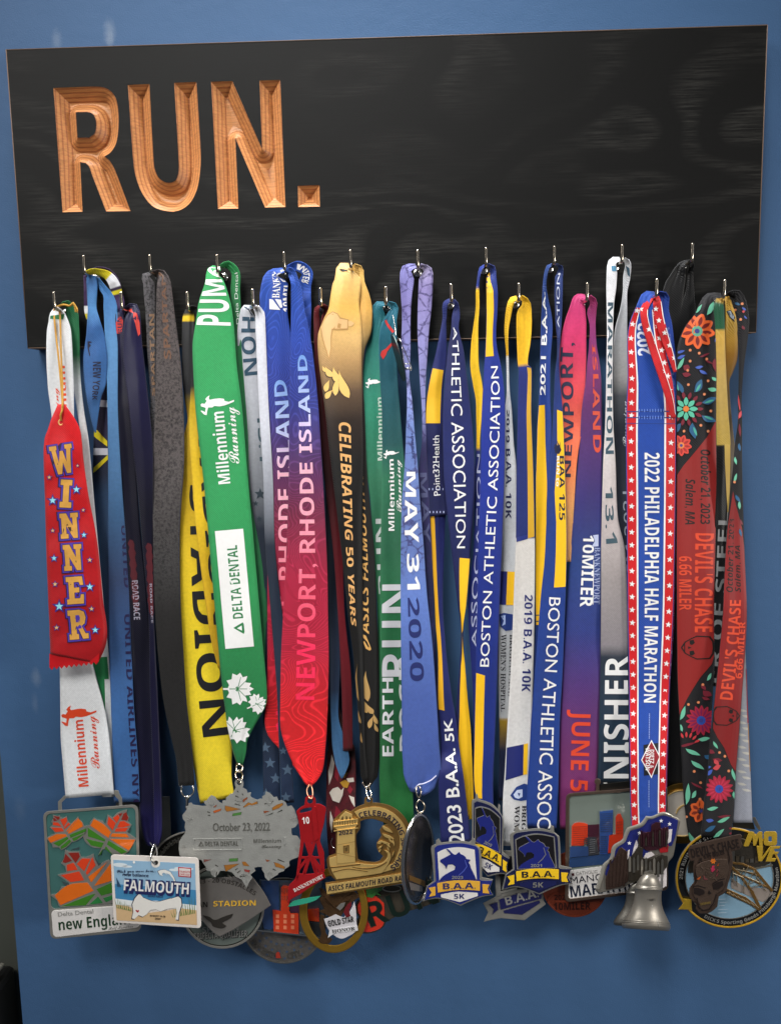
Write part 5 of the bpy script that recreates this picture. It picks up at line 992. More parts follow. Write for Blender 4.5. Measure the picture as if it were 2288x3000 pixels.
LO = [[(235,362),(290,385),(320,372),(330,395),(362,405),(408,378),(420,440),(455,475),(500,435),(548,385),(560,430),(600,460),(620,500),(650,510),(655,580),(600,640),(520,690),(470,700),(400,770),(340,800),(310,768),(235,770),(215,715),(150,655),(205,620),(265,595),(225,545),(195,520),(240,485),(215,450),(240,410)],
 [(1150,300),(1140,350),(1172,400),(1160,445),(1205,490),(1150,580),(1190,605),(1268,660),(1215,740),(1170,815),(1085,865),(1000,885),(890,790),(850,790),(790,875),(830,780),(720,765),(640,705),(608,640),(640,500),(690,490),(690,460),(740,395),(790,430),(850,440),(880,485),(910,362),(970,400),(1030,340)],
 [(385,790),(440,815),(560,815),(582,880),(640,885),(735,842),(758,920),(800,1000),(850,950),(930,915),(985,1000),(990,1450),(870,1465),(330,1505),(305,1480),(290,1420),(195,1350),(300,1330),(340,1250),(440,1245),(430,1200),(290,1105),(400,1075),(385,1000),(335,960),(370,900)]]
for l in LO: slab(A, 'leaf', [l], c, -.6, .25, PEWTER, .15, ang=30, parent=body)
CELLS = [('#8a2418', [(243,378),(315,388),(322,408),(300,432),(262,398)]),('#8a2418', [(236,412),(250,402),(292,436),(250,448)]),('#d9401a', [(240,455),(300,462),(345,512),(235,492)]),('#d9401a', [(325,428),(403,398),(413,440),(370,520)]),('#d9401a', [(213,522),(345,525),(372,568),(268,580)]),('#d9401a', [(425,460),(450,482),(372,548),(378,520)]),
 ('#e06a12', [(470,480),(545,402),(500,470),(415,575),(400,570)]),('#e06a12', [(548,410),(600,468),(606,508),(430,602),(420,582)]),('#e06a12', [(172,655),(285,602),(392,605),(410,628),(205,712)]),
 ('#3c7a1e', [(440,612),(648,532),(640,572),(455,650)]),('#3c7a1e', [(240,717),(412,637),(430,660),(310,755)]),('#3c7a1e', [(330,760),(440,668),(462,690),(400,760),(335,788)]),('#3c7a1e', [(470,658),(630,592),(520,680),(490,688)]),
 ('#8a2418', [(1040,352),(1095,345),(1060,395)]),('#8a2418', [(1105,350),(1138,335),(1163,400),(1150,440),(1075,425)]),('#d9401a', [(920,388),(1010,468),(972,560),(905,482)]),('#d9401a', [(975,405),(1035,362),(1058,402),(1020,470)]),('#d9401a', [(1060,448),(1110,442),(1188,492),(1100,520),(1025,522)]),('#d9401a', [(1012,535),(1165,522),(1128,572),(995,575)]),
 ('#e06a12', [(738,418),(800,448),(868,492),(950,580),(920,652),(695,500)]),('#e06a12', [(965,595),(1140,600),(1172,645),(945,635)]),('#e06a12', [(935,662),(1245,672),(1208,750),(1168,802),(1000,705)]),
 ('#3c7a1e', [(662,522),(882,672),(872,695),(668,632)]),('#3c7a1e', [(642,660),(862,712),(832,772),(705,742)]),('#3c7a1e', [(920,682),(1150,822),(1080,848),(900,732)]),('#3c7a1e', [(890,752),(972,862),(1000,872),(872,782)]),('#3c7a1e', [(850,795),(822,858),(802,852)]),
 ('#8a2418', [(392,845),(472,932),(392,960),(355,950)]),('#8a2418', [(425,835),(552,830),(568,880),(515,960)]),('#d9401a', [(405,982),(490,955),(542,1042),(410,1060)]),('#d9401a', [(530,972),(592,905),(700,905),(620,1062)]),('#d9401a', [(722,885),(762,988),(655,1110),(640,1080)]),('#d9401a', [(335,1110),(560,1062),(622,1172),(452,1195)]),
 ('#e06a12', [(670,1130),(800,1030),(905,945),(712,1195),(700,1190)]),('#e06a12', [(742,1242),(945,965),(982,1172)]),('#e06a12', [(380,1255),(480,1215),(660,1200),(737,1300),(330,1478),(258,1360)]),
 ('#3c7a1e', [(772,1282),(980,1190),(980,1320),(832,1362)]),('#3c7a1e', [(342,1492),(700,1352),(762,1335),(640,1480)]),('#2a7a3c', [(680,1472),(792,1372),(852,1452)]),('#2a7a3c', [(852,1392),(980,1350),(980,1402),(890,1442)])]
for col, l in CELLS: slab(A, 'enamel_cell', [l], c, .1, .36, enamel(col), .08, ang=20, parent=body)
for l in ([(450,800),(560,760),(560,790)],[(880,440),(895,400),(905,430),(880,490)],[(1120,600),(1190,530),(1190,560),(1150,610)],[(745,885),(800,960),(830,960),(825,1000),(790,1005),(752,930)],[(345,1180),(430,1210),(455,1240),(420,1270),(370,1220)]): slab(A, 'enamel_cell', [l], c, -.5, .1, enamel('#3a4a4c'), .1, parent=body)
slab(A, 'name_panel', [warp(rrect(0,0,1080,320,50), [(213,1545),(985+310,1470),(1305,1750),(240,1878)], (0,0,1080,320))], c, -.4, .9, enamel('#dcd8d4'), .35, sm=False, parent=body)
mtext(body, 'Delta Dental', 'r', (300,1617), (735,1577), 52, c, 1.05, ink('#8c8a86'), .3, off=.01)
mtext(body, 'new England', 'b', (312,1788), (1225,1705), 128, c, 1.1, ink('#12361c'), .35, off=.02)
mtext(body, 'Half Marathon', 's', (920,1782), (1225,1752), 36, c, 1.05, ink('#8c8a86'), .2)
# ---- B plate behind
c = cr(0, 0, 1, 15)
bb = slab(B, 'medallion', [[(340,2352),(420,2340),(498,2332),(503,2480),(500,2560),(430,2590),(345,2590)]], c, -2.5, 0, simple('grey_plate', '#6a6c6a', .55, .4, var=.15), .4)
# ---- C postcard medal
c = cr(0, 0, 1, 52, 450, 2600, 0.006, 0.0)
QC = [(325,2503),(583,2512),(591,2720),(334,2703)]; QI = [(333,2519),(572,2530),(578,2710),(343,2696)]
CQ = lambda l, q=QI: warp(l, q, (0,0,1,1))
card = slab(C_, 'medallion', [warp(rrect(0,0,260,205,11), QC, (0,0,260,205)), circle(457,2527,7.5,8)], c, -2.6, 0, simple('card_plastic', '#e4dcd4', .35, coat=.3, var=.04), .4, sm=False)
paint(card, 'printed_sky', [CQ([(0,0),(1,0),(1,.5),(0,.46)])], c, .15, ink('#8fb4cf')); paint(card, 'printed_sea', [CQ([(0,.40),(1,.43),(1,.70),(0,.70)])], c, .22, ink('#3f84b0'))
paint(card, 'printed_foam', [CQ([(0,.64),(.2,.66),(.5,.64),(1,.68),(1,.76),(0,.74)])], c, .28, ink('#e0e4e4')); paint(card, 'printed_sand', [CQ([(0,.74),(.15,.76),(.35,.86),(.6,.80),(.8,.74),(1,.76),(1,1),(0,1)])], c, .34, ink('#cfae82'))
for q_ in [(x, y, rx, ry) for x, y, rx, ry in ((.08,.08,.09,.035),(.16,.10,.07,.02),(.86,.09,.12,.025),(.74,.12,.06,.02))]: paint(card, 'printed_cloud', [CQ(circle(*q_, 12))], c, .2, ink('#d8e2e6'))
paint(card, 'hole_ring', [circle(457,2529,13,13,20)], c, .3, ink('#e6e0d8')); circ_plate(C_, 'hole_ring', c, 457, 2527, 9, 9.4, 0, .35, ink('#e6e0d8'), (7.2, 7.6), .05, parent=card); paint(card, 'hole', [circle(458,2528,6.8,6.8,16)], c, .34, ink('#1a1a18')); paint(card, 'small_hole', [circle(393.5,2526,3.6,3.6,14)], c, .36, ink('#f2f2ee'))
G1 = [[(u0, v0), (u0+dx-.004, v0-h), (u0+.012, v0)] for u0, v0, dx, h in [(.01+i*.017, .80+i*.004, (i % 3-1)*.02, .16-.008*i+.03*(i % 2)) for i in range(11)]+[(.70+i*.019, .90-i*.006, (i % 3-1)*.02, .10+.012*i+.03*(i % 2)) for i in range(15)]]
o_ = paint(card, 'printed_grass', [CQ(l) for l in G1], c, .4, ink('#5f7a3c')); o_['kind'] = 'stuff'
k1_ = lambda l: [(x/4.2+100, y/4.2+2300) for x, y in l]; k2_ = lambda l: [(x/3.5+480, y/3.5+2240) for x, y in l]
CAPE = k1_([(1300,1330),(1345,1385),(1430,1420),(1500,1440),(1560,1430),(1680,1395)])+k2_([(80,1375),(150,1350),(178,1375),(186,1440),(158,1520),(152,1592),(122,1588),(136,1520),(128,1468),(60,1478),(0,1482)])+k1_([(1640,1530),(1560,1555),(1500,1530),(1430,1540),(1390,1590),(1340,1620),(1290,1600),(1240,1648),(1208,1640),(1225,1560),(1212,1470),(1240,1400)])
cm = np.array(CAPE).mean(0)
paint(card, 'cape_outline', [[tuple(cm+(np.array(q)-cm)*np.array([1.03,1.07])) for q in CAPE]], c, .44, ink('#1a2038')); paint(card, 'printed_cape', [CAPE], c, .5, ink('#e2dfd8'))
hk_ = k1_([(1525,1062),(1560,1045),(1615,1040),(1665,1080)])+k2_([(20,1080),(70,1100),(110,1160),(128,1215)])+k2_([(114,1215),(96,1170),(60,1125),(20,1110)])+k1_([(1650,1110),(1600,1075),(1575,1095),(1590,1120),(1550,1105)])
hm = np.array(hk_).mean(0); paint(card, 'cape_outline', [[tuple(hm+(np.array(q)-hm)*1.06) for q in hk_]], c, .42, ink('#1a2038')); paint(card, 'printed_cape', [hk_], c, .48, ink('#e6e4de'))
paint(card, 'printed_heart', [[(403.5,2674),(398,2668),(399,2665.5),(402,2666),(403.6,2668.5),(406,2665.5),(408.5,2667),(408,2670)]], c, .58, ink('#a81c28'))
mtext(card, 'FALMOUTH', 'b', (364,2613), (557,2624), 34, c, .62, ink('#1e2458'), .1, off=.09); mtext(card, 'FALMOUTH', 'b', (363,2608), (553,2620), 30, c, .72, ink('#e4e2de'), .1, off=.03)
mtext(card, 'new balance', 'b', (360,2566), (436,2570), 8.5, c, .5, ink('#1c2246')); mtext(card, 'Wish you were here...', 's', (343,2557), (458,2555), 10, c, .5, ink('#22284a'), off=.01)
mtext(card, 'ROAD RACE', 'b', (434,2628), (478,2630), 6, c, .5, ink('#2a3a66')); mtext(card, 'AUGUST 15-28', 'b', (440,2685), (485,2688), 5, c, .6, ink('#3a3028')); mtext(card, '2020', 'b', (455,2694), (471,2695), 5, c, .6, ink('#3a3028'))
paint(card, 'printed_stamp', [k2_([(150,1050),(285,1060),(282,1158),(152,1148)])], c, .4, ink('#b8202c')); paint(card, 'printed_stamp', [k2_([(160,1060),(275,1069),(273,1148),(162,1139)])], c, .46, ink('#d8d4d0')); mtext(card, 'FALMOUTH', 'b', (527.5,2556), (557,2558), 5.5, c, .54, ink('#b8202c'), off=.03); mtext(card, 'CAPE COD', 'b', (528,2564), (556,2566), 5.5, c, .54, ink('#b8202c'), off=.03)
paint(card, 'printed_sail', [[(342,2570),(344,2598),(356,2598)]], c, .5, ink('#2c4a66'))
tube(C_, 'ring', [(452,2474,44),(446,2490,48),(443,2508,52.6),(447,2523,54),(455,2530,52.5),(460,2520,49),(461,2500,46),(457,2480,44)], .75, CHROME, closed=True)
tube(C_, 'crimp', [(440,2468,40),(448,2477,43),(455,2472,43)], .55, CHROME)
# ---- dark round medal behind
W2 = thing('race_medal', 'dark round medal with thin silver rim and wreath, hidden behind the white postcard medal', 'medal', (560, 2440, 25))
c = cr(0, 0, 1, 27)
bd = circ_plate(W2, 'medallion', c, 562, 2562, 128, 128, -2.5, -.4, simple('black_metal', '#1e1d1a', .45, .6, bump=.4), bev=.3)
circ_plate(W2, 'rim', c, 562, 2562, 128, 128, -1.5, .4, PEWTER, (123, 123), .3, parent=bd)
for i in range(34):
    a = math.radians(190+i*4.6); slab(W2, 'wreath_leaf', [leafshape(562+108*math.cos(a), 2562+108*math.sin(a), 26, 4.5, 190+i*4.6+(60 if i % 2 else 120))], c, -.4, .3, DARKMETAL, .12, parent=bd)
# ---- D trifecta medal
c = cr(480, 2240, 3.5, 33)
bd = circ_plate(D, 'medallion', c, 600, 1455, 432, 432, -2.5, -.3, simple('grey_enamel_metal', '#76807a', .5, .35, var=.15, bump=.2), bev=.3)
circ_plate(D, 'rim', c, 600, 1455, 434, 434, -2, .8, PEWTER, (408, 408), .4, parent=bd); circ_plate(D, 'inner_rim', c, 600, 1455, 408, 408, -.5, .1, ink('#14140f'), (398, 398), .05, parent=bd)
mtext(bd, 'TRIFECTA QUALIFIER', 'b', (318,1800), (868,1772), 66, c, .05, ink('#0e0e0c'), .3, off=.05); mtext(bd, 'TRIFECTA QUALIFIER', 'b', (312,1794), (860,1764), 62, c, .5, simple('pale_metal', '#b4b2ac', .4, .6), .4, off=.02)
mtext(bd, 'SPARTAN', 'b', (400,1725), (770,1700), 55, c, .5, simple('pale_metal', '#b4b2ac', .4, .6), .4, off=.02)
# ---- E stadion wedge
c = cr(480, 2240, 3.5, 40, 650, 2640, -.004, 0.004)
bd = slab(E_, 'medallion', [[(300,1190),(560,1158),(760,1148),(900,1168),(1010,1280),(1100,1443),(1000,1512),(850,1612),(700,1702),(575,1765),(500,1715),(400,1610),(300,1500)]], c, -3, 0, simple('stadion_metal', '#8a8580', .42, .55, var=.18, scale=40, bump=.25), .5)
mtext(bd, 'STADION', 'b', (510,1455), (945,1445), 52, c, .4, ink('#dcae3c', .35), .45, off=.0); mtext(bd, 'SPARTAN', 'b', (120,1470), (452,1462), 52, c, .35, ink('#17130f'), .4)
mtext(bd, '13 - 20 OBSTACLES', 'b', 0, 0, 44, c, .3, ink('#3a3632'), .35, arc=(520, 1900, 690, 690, -103, -53.5), off=.01)
slab(E_, 'eagle_relief', [[(402,1545),(470,1560),(515,1590),(560,1585),(610,1560),(712,1528),(690,1570),(640,1600),(600,1622),(645,1655),(600,1680),(540,1672),(500,1655),(485,1620),(440,1585)]], c, -.2, .5, simple('dark_relief', '#3c3834', .5, .5), .15, parent=bd)
# ---- F leaf cluster
c = cr(480, 2240, 3.5, 46, 700, 2450, 0.003, 0.003)
FO = [(740,235),(720,275),(705,300),(690,295),(665,320),(640,340),(640,365),(600,370),(605,400),(575,385),(545,355),(530,330),(490,312),(470,330),(455,350),(440,370),(412,375),(420,400),(440,420),(400,425),(340,415),(300,410),(285,388),(258,395),(255,420),(225,430),(240,460),(192,520),(200,560),(225,590),(215,640),(230,690),(190,740),(160,790),(155,860),(165,930),(200,960),(300,960),(390,980),(405,1010),(440,1060),(438,1085),(480,1095),(490,1130),(530,1158),(570,1110),(580,1090),(640,1090),(700,1105),(740,1150),(800,1180),(850,1265),(880,1200),(912,1160),(890,1130),(942,1090),(930,1060),(960,1050),(1010,1050),(1008,1080),(1030,1110),(1040,1160),(1075,1192),(1110,1165),(1150,1140),(1170,1130),(1180,1110),(1232,1092),(1240,1075),(1292,1040),(1285,1000),(1300,980),(1380,950),(1400,900),(1415,830),(1400,770),(1370,730),(1320,725),(1310,700),(1310,655),(1350,640),(1382,600),(1370,550),(1355,500),(1342,460),(1310,418),(1270,430),(1250,385),(1210,362),(1180,370),(1160,328),(1130,335),(1100,300),(1050,272),(1040,310),(1008,325),(1015,350),(990,348),(960,360),(905,338),(890,320),(898,283),(860,290),(850,255),(810,235),(818,215),(820,185),(808,155),(775,142),(742,155),(728,185),(732,215)]
SLOTS = [('#9a6428',[(632,422),(785,457),(650,482),(632,462)]),('#9a6428',[(820,432),(870,388),(905,400),(955,378),(962,400),(905,418),(880,412),(830,438)]),('#8a4a2c',[(812,358),(860,333),(856,352),(814,388)]),('#8a4a2c',[(512,432),(545,412),(540,430),(515,440)]),('#b05a2c',[(508,478),(540,465),(592,452),(580,475),(520,497)]),('#9a6428',[(1115,442),(1165,410),(1218,394),(1222,415),(1180,446),(1118,468)]),('#8a4a2c',[(1025,474),(1088,478),(1030,500)]),('#4a7a3c',[(712,502),(797,487),(790,515),(705,527)]),
 ('#4a7a3c',[(675,965),(760,960),(756,990),(672,994)]),('#9a6428',[(622,1032),(772,1018),(640,1095)]),('#9a6428',[(803,996),(840,998),(878,1040),(818,1035)]),('#8a3a34',[(825,1072),(884,1082),(878,1108),(835,1100)]),('#9a6428',[(1133,1002),(1180,1015),(1238,1045),(1236,1068),(1150,1048)]),('#8a4a2c',[(1043,972),(1092,984),(1060,998)]),('#7a4a44',[(412,973),(490,974),(415,1002)]),('#33362f',[(1043,525),(1125,492),(1110,508)]),('#33362f',[(1165,490),(1212,462),(1218,472),(1180,488)])]
slim = [(735,322,775,338),(733,362,770,378),(730,403,785,418),(735,325,745,318),(450,485,478,492),(455,520,480,522),(755,270,768,285),(805,298,818,316),(1100,395,1125,372),(1035,405,1055,398),(735,1080,762,1062),(755,1110,790,1085),(780,1150,850,1140),(530,1030,560,1045),(1120,1070,1150,1085),(1170,972,1240,1000),(655,1132,715,1160),(540,1140,545,1100)]
holes = [l for _, l in SLOTS]
bd = slab(F_, 'medallion', [FO, circle(773,188,21,21,16)], c, -2.5, 0, GREYMETAL, .12, sm=False)
for col, l in SLOTS:
    lm = np.array(l, float).mean(0); paint(bd, 'slot_edge', [[tuple(lm+(np.array(q_)-lm)*1.10) for q_ in l]], c, .08, ink('#4a4438')); paint(bd, 'enamel_cell', [l], c, .16, enamel(col))
for x0, y0, x1, y1 in slim:
    dx, dy = x1-x0, y1-y0; L = math.hypot(dx, dy); nx, ny = -dy/L*6, dx/L*6; paint(bd, 'vein_slot', [[(x0+nx, y0+ny), (x1+nx*.6, y1+ny*.6), (x1-nx*.6, y1-ny*.6), (x0-nx, y0-ny)]], c, .1, ink('#37352f'))
for cx_, cy_, a_, L_2 in ((773,400,-90,120),(490,430,-90,90),(1080,420,-90,110),(300,560,200,90),(1300,560,-20,80),(820,1080,75,130),(520,1060,100,80),(1090,1080,88,90),(230,840,180,60),(1340,850,0,60)):
    for k_, (da, ll) in enumerate(((0,1),(38,.55),(-38,.55),(65,.4),(-65,.4))):
        aa = math.radians(a_+da); sx, sy = cx_+math.cos(math.radians(a_))*L_2*.18*min(k_,1), cy_+math.sin(math.radians(a_))*L_2*.18*min(k_,1); ex_, ey_ = sx+math.cos(aa)*L_2*ll, sy+math.sin(aa)*L_2*ll; nx, ny = -math.sin(aa)*4.5, math.cos(aa)*4.5
        slab(F_, 'vein', [[(sx+nx,sy+ny),(ex_+nx*.4,ey_+ny*.4),(ex_-nx*.4,ey_-ny*.4),(sx-nx,sy-ny)]], c, -.1, .35, GREYMETAL, .1, sm=False, parent=bd)
GM2 = simple('worn_relief', '#77766f', .5, .6, var=.2)
mtext(bd, 'October 23, 2022', 'r', (506,682), (1090,676), 82, c, .28, GM2, .35, off=.012)
slab(F_, 'logo_frame', [[(300,760),(808,756),(808,880),(302,882)], [(312,770),(798,766),(798,870),(312,872)]], c, -.1, .35, simple('bright_relief', '#c0c0ba', .4, .6), .1, sm=False, parent=bd)
mtext(bd, 'DELTA DENTAL', 'b', (425,838), (765,832), 46, c, .3, GM2, .35, off=.04); slab(F_, 'triangle_relief', [[(355,838),(385,785),(415,838)], [(372,830),(386,803),(400,830)]], c, -.1, .35, GM2, .08, sm=False, parent=bd)
mtext(bd, 'Millennium', 'b', (922,805), (1205,800), 38, c, .2, GM2, .25); mtext(bd, 'Running', 's', (1005,856), (1205,850), 36, c, .2, GM2, .25)
slab(F_, 'figure_relief', [[(1232,740),(1252,742),(1256,820),(1232,822)]], c, -.1, .4, simple('bright_relief', '#c0c0ba', .4, .6), .1, parent=bd)
tube(F_, 'ring', [(694,2240,38),(700,2238,39),(712,2246,40),(708,2258,42),(700,2262,42),(694,2254,40)], .6, NICKEL, closed=True)
tube(F_, 'ring', [(693,2262,43),(691,2272,46),(696,2284,48),(703,2294,46),(709,2284,44),(711,2268,42),(703,2256,41)], .75, NICKEL, closed=True)
# ---- G pewter disc, plus the clear city medal
c = cr(480, 2240, 3.5, 22)
bd = circ_plate(G_, 'medallion', c, 1230, 1600, 440, 440, -3, 0, simple('stone_pewter', '#6e6a66', .5, .6, var=.45, scale=220, bump=1.0, bscale=420), bev=.5)
circ_plate(G_, 'rim', c, 1230, 1600, 442, 442, -1.5, .5, simple('rim_metal', '#7c7a74', .4, .7), (425, 425), .3, parent=bd)
mtext(bd, 'MANCHESTER', 'f', 0, 0, 62, c, .35, DARKMETAL, .4, arc=(1230,1600,405,405,148,96)); mtext(bd, 'CITY', 'f', 0, 0, 62, c, .35, DARKMETAL, .4, arc=(1230,1600,400,400,84,62))
slab(G_, 'tower_relief', [[(1150,1940),(1165,1920),(1185,1920),(1200,1985),(1150,1985)]], c, 0, .5, ink('#a03020'), .1, sm=False, parent=bd)
for i in range(26):
    a = math.radians(38+i*4.6); rr = 250+70*(i % 3); paint(bd, 'star_inlay', [star(1230+rr*math.cos(a), 1600+rr*math.sin(a), 20)], c, .1, ink('#3a4c66'))
QG = thing('race_medal', 'dark plate medal with orange mill towers between the wedge and gold ring medals', 'medal', (840, 2400, 26))
c = cr(480, 2240, 3.5, 27, 830, 2650, 0, 0)
bd = slab(QG, 'medallion', [[(980,1180),(1620,1200),(1660,1790),(960,1712)]], c, -2.4, -1, simple('plate_metal', '#4c5864', .4, .5, var=.15), .3, sm=False)
slab(QG, 'navy_tower', [[(1000,1190),(1182,1192),(1185,1690),(1030,1690),(1010,1600)]], c, -1, .0, enamel('#243a62'), .1, sm=False, parent=bd)
slab(QG, 'orange_tower', [[(1205,1262),(1225,1240),(1290,1245),(1288,1500),(1300,1522),(1382,1525),(1385,1742),(1128,1715),(1118,1488),(1202,1500)]], c, -1, .6, enamel('#c83a18'), .15, sm=False, parent=bd)
slab(QG, 'orange_tower', [[(1478,1482),(1592,1475),(1595,1612),(1480,1600)]], c, -1, .4, enamel('#c83a18'), .1, sm=False, parent=bd)
slab(QG, 'plum_block', [[(1296,1400),(1470,1400),(1470,1520),(1300,1515)]], c, -1, .1, enamel('#3c1c34'), .1, sm=False, parent=bd); slab(QG, 'grey_block', [[(1470,1615),(1660,1640),(1660,1760),(1480,1740)]], c, -1, .1, enamel('#2c3034'), .1, sm=False, parent=bd)
wn = paint(bd, 'window', [[(x, y), (x+34, y+2), (x+34, y+40), (x, y+38)] for x in (1150, 1228, 1306) for y in (1535, 1590, 1650)], c, .8, ink('#e0805c')); wn['kind'] = 'stuff'
wn = paint(bd, 'window', [[(x, y), (x+10, y), (x+10, y+46), (x, y+46)] for x in (1212, 1235, 1258) for y in (1270, 1345)], c, .8, ink('#8c3a28')); wn['kind'] = 'stuff'
slab(QG, 'base_bar', [[(960,1692),(1700,1775),(1700,1790),(960,1708)]], c, -.5, .8, CHROME, .1, sm=False, parent=bd)
# ---- H red tower
c = cr(480, 2240, 3.5, 47, 900, 2500, 0.003, 0)
RED = simple('red_metallic_enamel', '#b01a20', .32, .35, coat=.6, var=.2, scale=120, bump=.35)
bd = slab(H_, 'medallion', [[(1362,490),(1362,475),(1400,440),(1442,415),(1452,340),(1475,318),(1530,318),(1556,345),(1562,400),(1610,405),(1662,435),(1664,470),(1640,620),(1612,720),(1602,790),(1500,800),(1402,800),(1400,740),(1385,600)], circle(1500,375,28,24,16), [(1400,470),(1450,448),(1520,440),(1515,470),(1440,490),(1395,495)]], c, -2, 1.2, RED, .5, ang=35)
for l in ([(1540,430),(1560,430),(1590,760),(1545,790),(1520,500)],):
    slab(H_, 'strut', [l], c, 1, 2.0, RED, .25, parent=bd)
for l in ([(1402,790),(1440,790),(1395,1080),(1385,1210),(1350,1210)],[(1600,780),(1560,790),(1620,1100),(1650,1100),(1645,900)],[(1440,790),(1475,790),(1585,1110),(1550,1130)],[(1565,790),(1530,790),(1420,1120),(1455,1130)],[(1385,940),(1640,940),(1640,965),(1385,968)],[(1480,790),(1520,790),(1520,900),(1480,900)],[(1375,1060),(1480,930),(1500,950),(1385,1100)],[(1640,1080),(1530,930),(1510,950),(1600,1120)],[(1470,960),(1490,960),(1440,1180),(1415,1180)],[(1510,960),(1530,960),(1590,1180),(1565,1180)]):
    slab(H_, 'strut', [l], c, -1.2, 1.2, RED, .35, sm=False, parent=bd)
slab(H_, 'hull', [[(1280,1250),(1340,1180),(1370,1110),(1480,1120),(1640,1100),(1660,1160),(1600,1200),(1500,1260),(1400,1330),(1300,1390),(1275,1460)]], c, -2, 1.2, RED, .5, parent=bd)
slab(H_, 'teal_fin', [[(1268,1460),(1330,1400),(1450,1370),(1610,1345),(1560,1390),(1440,1430)]], c, -2, .2, enamel('#2f9a7c'), .2, parent=bd)
mtext(bd, '10', 'b', (1424,610), (1496,602), 66, c, 1.5, ink('#e8e4e0'), .2); mtext(bd, 'BANKNEWPORT', 'f', (1342,1310), (1640,1160), 38, c, 1.5, ink('#e0dcd8'), .2, off=.01)
tube(H_, 'ring', [(907,2298,40),(900,2312,43),(901,2326,46),(906,2336,48),(913,2340,49),(917,2326,46),(915,2310,43),(910,2300,40)], .8, simple('copper_ring', '#b88468', .3, .9), closed=False)
# ---- I gold ring with eagle
c = cr(860, 2280, 3.818, 38, 978, 2667, 0.01, -.004)
bd = slab(I_, 'medallion', [circle(450,1478,385,478,72), circle(455,1478,300,388,72)], c, -3, 0, simple('gold_ring_metal', '#b58c34', .42, .75, var=.15, scale=160, bump=.2), .9, sm=False)
BRN = simple('eagle_bronze', '#5c432c', .45, .6, var=.4, scale=200, bump=1.0, bscale=500)
slab(I_, 'eagle', [[(285,1225),(330,1235),(370,1280),(420,1320),(470,1300),(540,1240),(620,1240),(700,1280),(740,1330),(690,1360),(640,1400),(590,1430),(560,1500),(520,1550),(430,1570),(350,1520),(300,1500),(280,1480),(345,1465),(310,1400),(290,1340),(320,1320)]], c, -1.5, .6, BRN, .4, parent=bd)
for i in range(9): slab(I_, 'feather', [leafshape(345+i*16, 1330+i*16, 170-8*i, 11, 62-3*i)], c, .4, 1.3, BRN, .25, parent=bd)
for i in range(6): slab(I_, 'feather', [leafshape(640-i*18, 1330+i*10, 120, 10, 118+3*i)], c, .4, 1.2, BRN, .25, parent=bd)
slab(I_, 'column', [[(300,1520),(350,1540),(345,1640),(370,1740),(440,1800),(400,1850),(320,1850),(280,1820),(310,1740),(290,1640)]], c, -1.5, .8, BRN, .4, parent=bd)
slab(I_, 'shield', [[(340,1572),(400,1555),(470,1520),(560,1560),(640,1470),(680,1375),(700,1480),(705,1600),(715,1700),(640,1755),(545,1795),(470,1770),(390,1690)]], c, -1, 1.4, enamel('#d8d4d8'), .3, parent=bd)
slab(I_, 'red_plume', [[(590,1560),(560,1500),(590,1430),(640,1380),(650,1420),(625,1480),(640,1540)]], c, 1.2, 1.7, enamel('#6e1a20'), .1, parent=bd)
mtext(bd, 'GOLD STAR', 'b', (392,1662), (678,1606), 64, c, 2.0, ink('#17130f'), .2, off=.01)
slab(I_, 'banner', [[(385,1790),(400,1712),(440,1690),(560,1672),(715,1648),(722,1706),(600,1720),(500,1732),(440,1748)]], c, 1.3, 1.9, enamel('#dcdadc'), .15, parent=bd); mtext(bd, 'HONOR', 'f', (435,1736), (690,1698), 40, c, 2.1, ink('#17130f'), .2, off=.02)
slab(I_, 'eagle_head', [[(480,1450),(530,1400),(580,1390),(560,1440),(520,1480)]], c, .5, 1.8, simple('silvered', '#c8c4bc', .3, .8), .2, parent=bd)
tube(I_, 'ring', [(975,2455,30),(970,2468,31),(975,2482,32),(982,2486,33)], .5, CHROME)
# ---- J lighthouse
c = cr(860, 2280, 3.818, 45, 1050, 2480, 0.004, 0)
JO = [(370,920),(395,868),(470,842),(475,605),(440,560),(438,490),(480,430),(580,346),(640,370),(720,315),(790,288),(795,220),(840,196),(885,222),(888,272),(940,273),(1060,298),(1180,368),(1272,480),(1312,620),(1295,820),(1235,980),(1225,1040),(1320,1030),(1320,1165),(375,1310),(353,1168),(480,1145),(400,1060)]
JH = [(745,485),(800,462),(880,455),(970,480),(1045,512),(1000,530),(962,580),(985,640),(930,720),(938,800),(1000,870),(965,920),(900,935),(760,920),(722,900),(702,640),(745,560)]
bd = slab(J, 'medallion', [JO, circle(840,245,24,24,16), JH], c, -2.8, -.3, ANTGOLD, .4, ang=38)
slab(J, 'text_band', [[(680,378),(760,342),(900,320),(1020,340),(1130,400),(1222,500),(1274,620),(1268,750),(1236,880),(1180,1000),(1000,1055),(1060,975),(1115,950),(1150,880),(1188,760),(1182,640),(1138,530),(1060,460),(960,428),(880,422),(735,448)]], c, -.4, .5, GOLD, .2, parent=bd)
slab(J, 'lighthouse', [[(520,432),(582,368),(655,402),(660,452),(722,460),(716,512),(690,562),(692,942),(480,962),(490,582),(450,542),(448,482),(515,462)]], c, -.4, 1.4, GOLD, .5, parent=bd)
slab(J, 'shore', [[(398,892),(480,868),(482,955),(690,945),(780,955),(900,965),(990,945),(1045,890),(1052,845),(1010,800),(1065,815),(1090,880),(1075,940),(1030,1010),(985,1062),(480,1132),(412,1000)]], c, -.4, .9, GOLD, .4, parent=bd)
for y in (455, 510, 555): slab(J, 'gallery', [[(450,y+30),(720,y-4),(720,y+8),(450,y+42)]], c, 1.2, 2.0, GOLD, .2, sm=False, parent=bd)
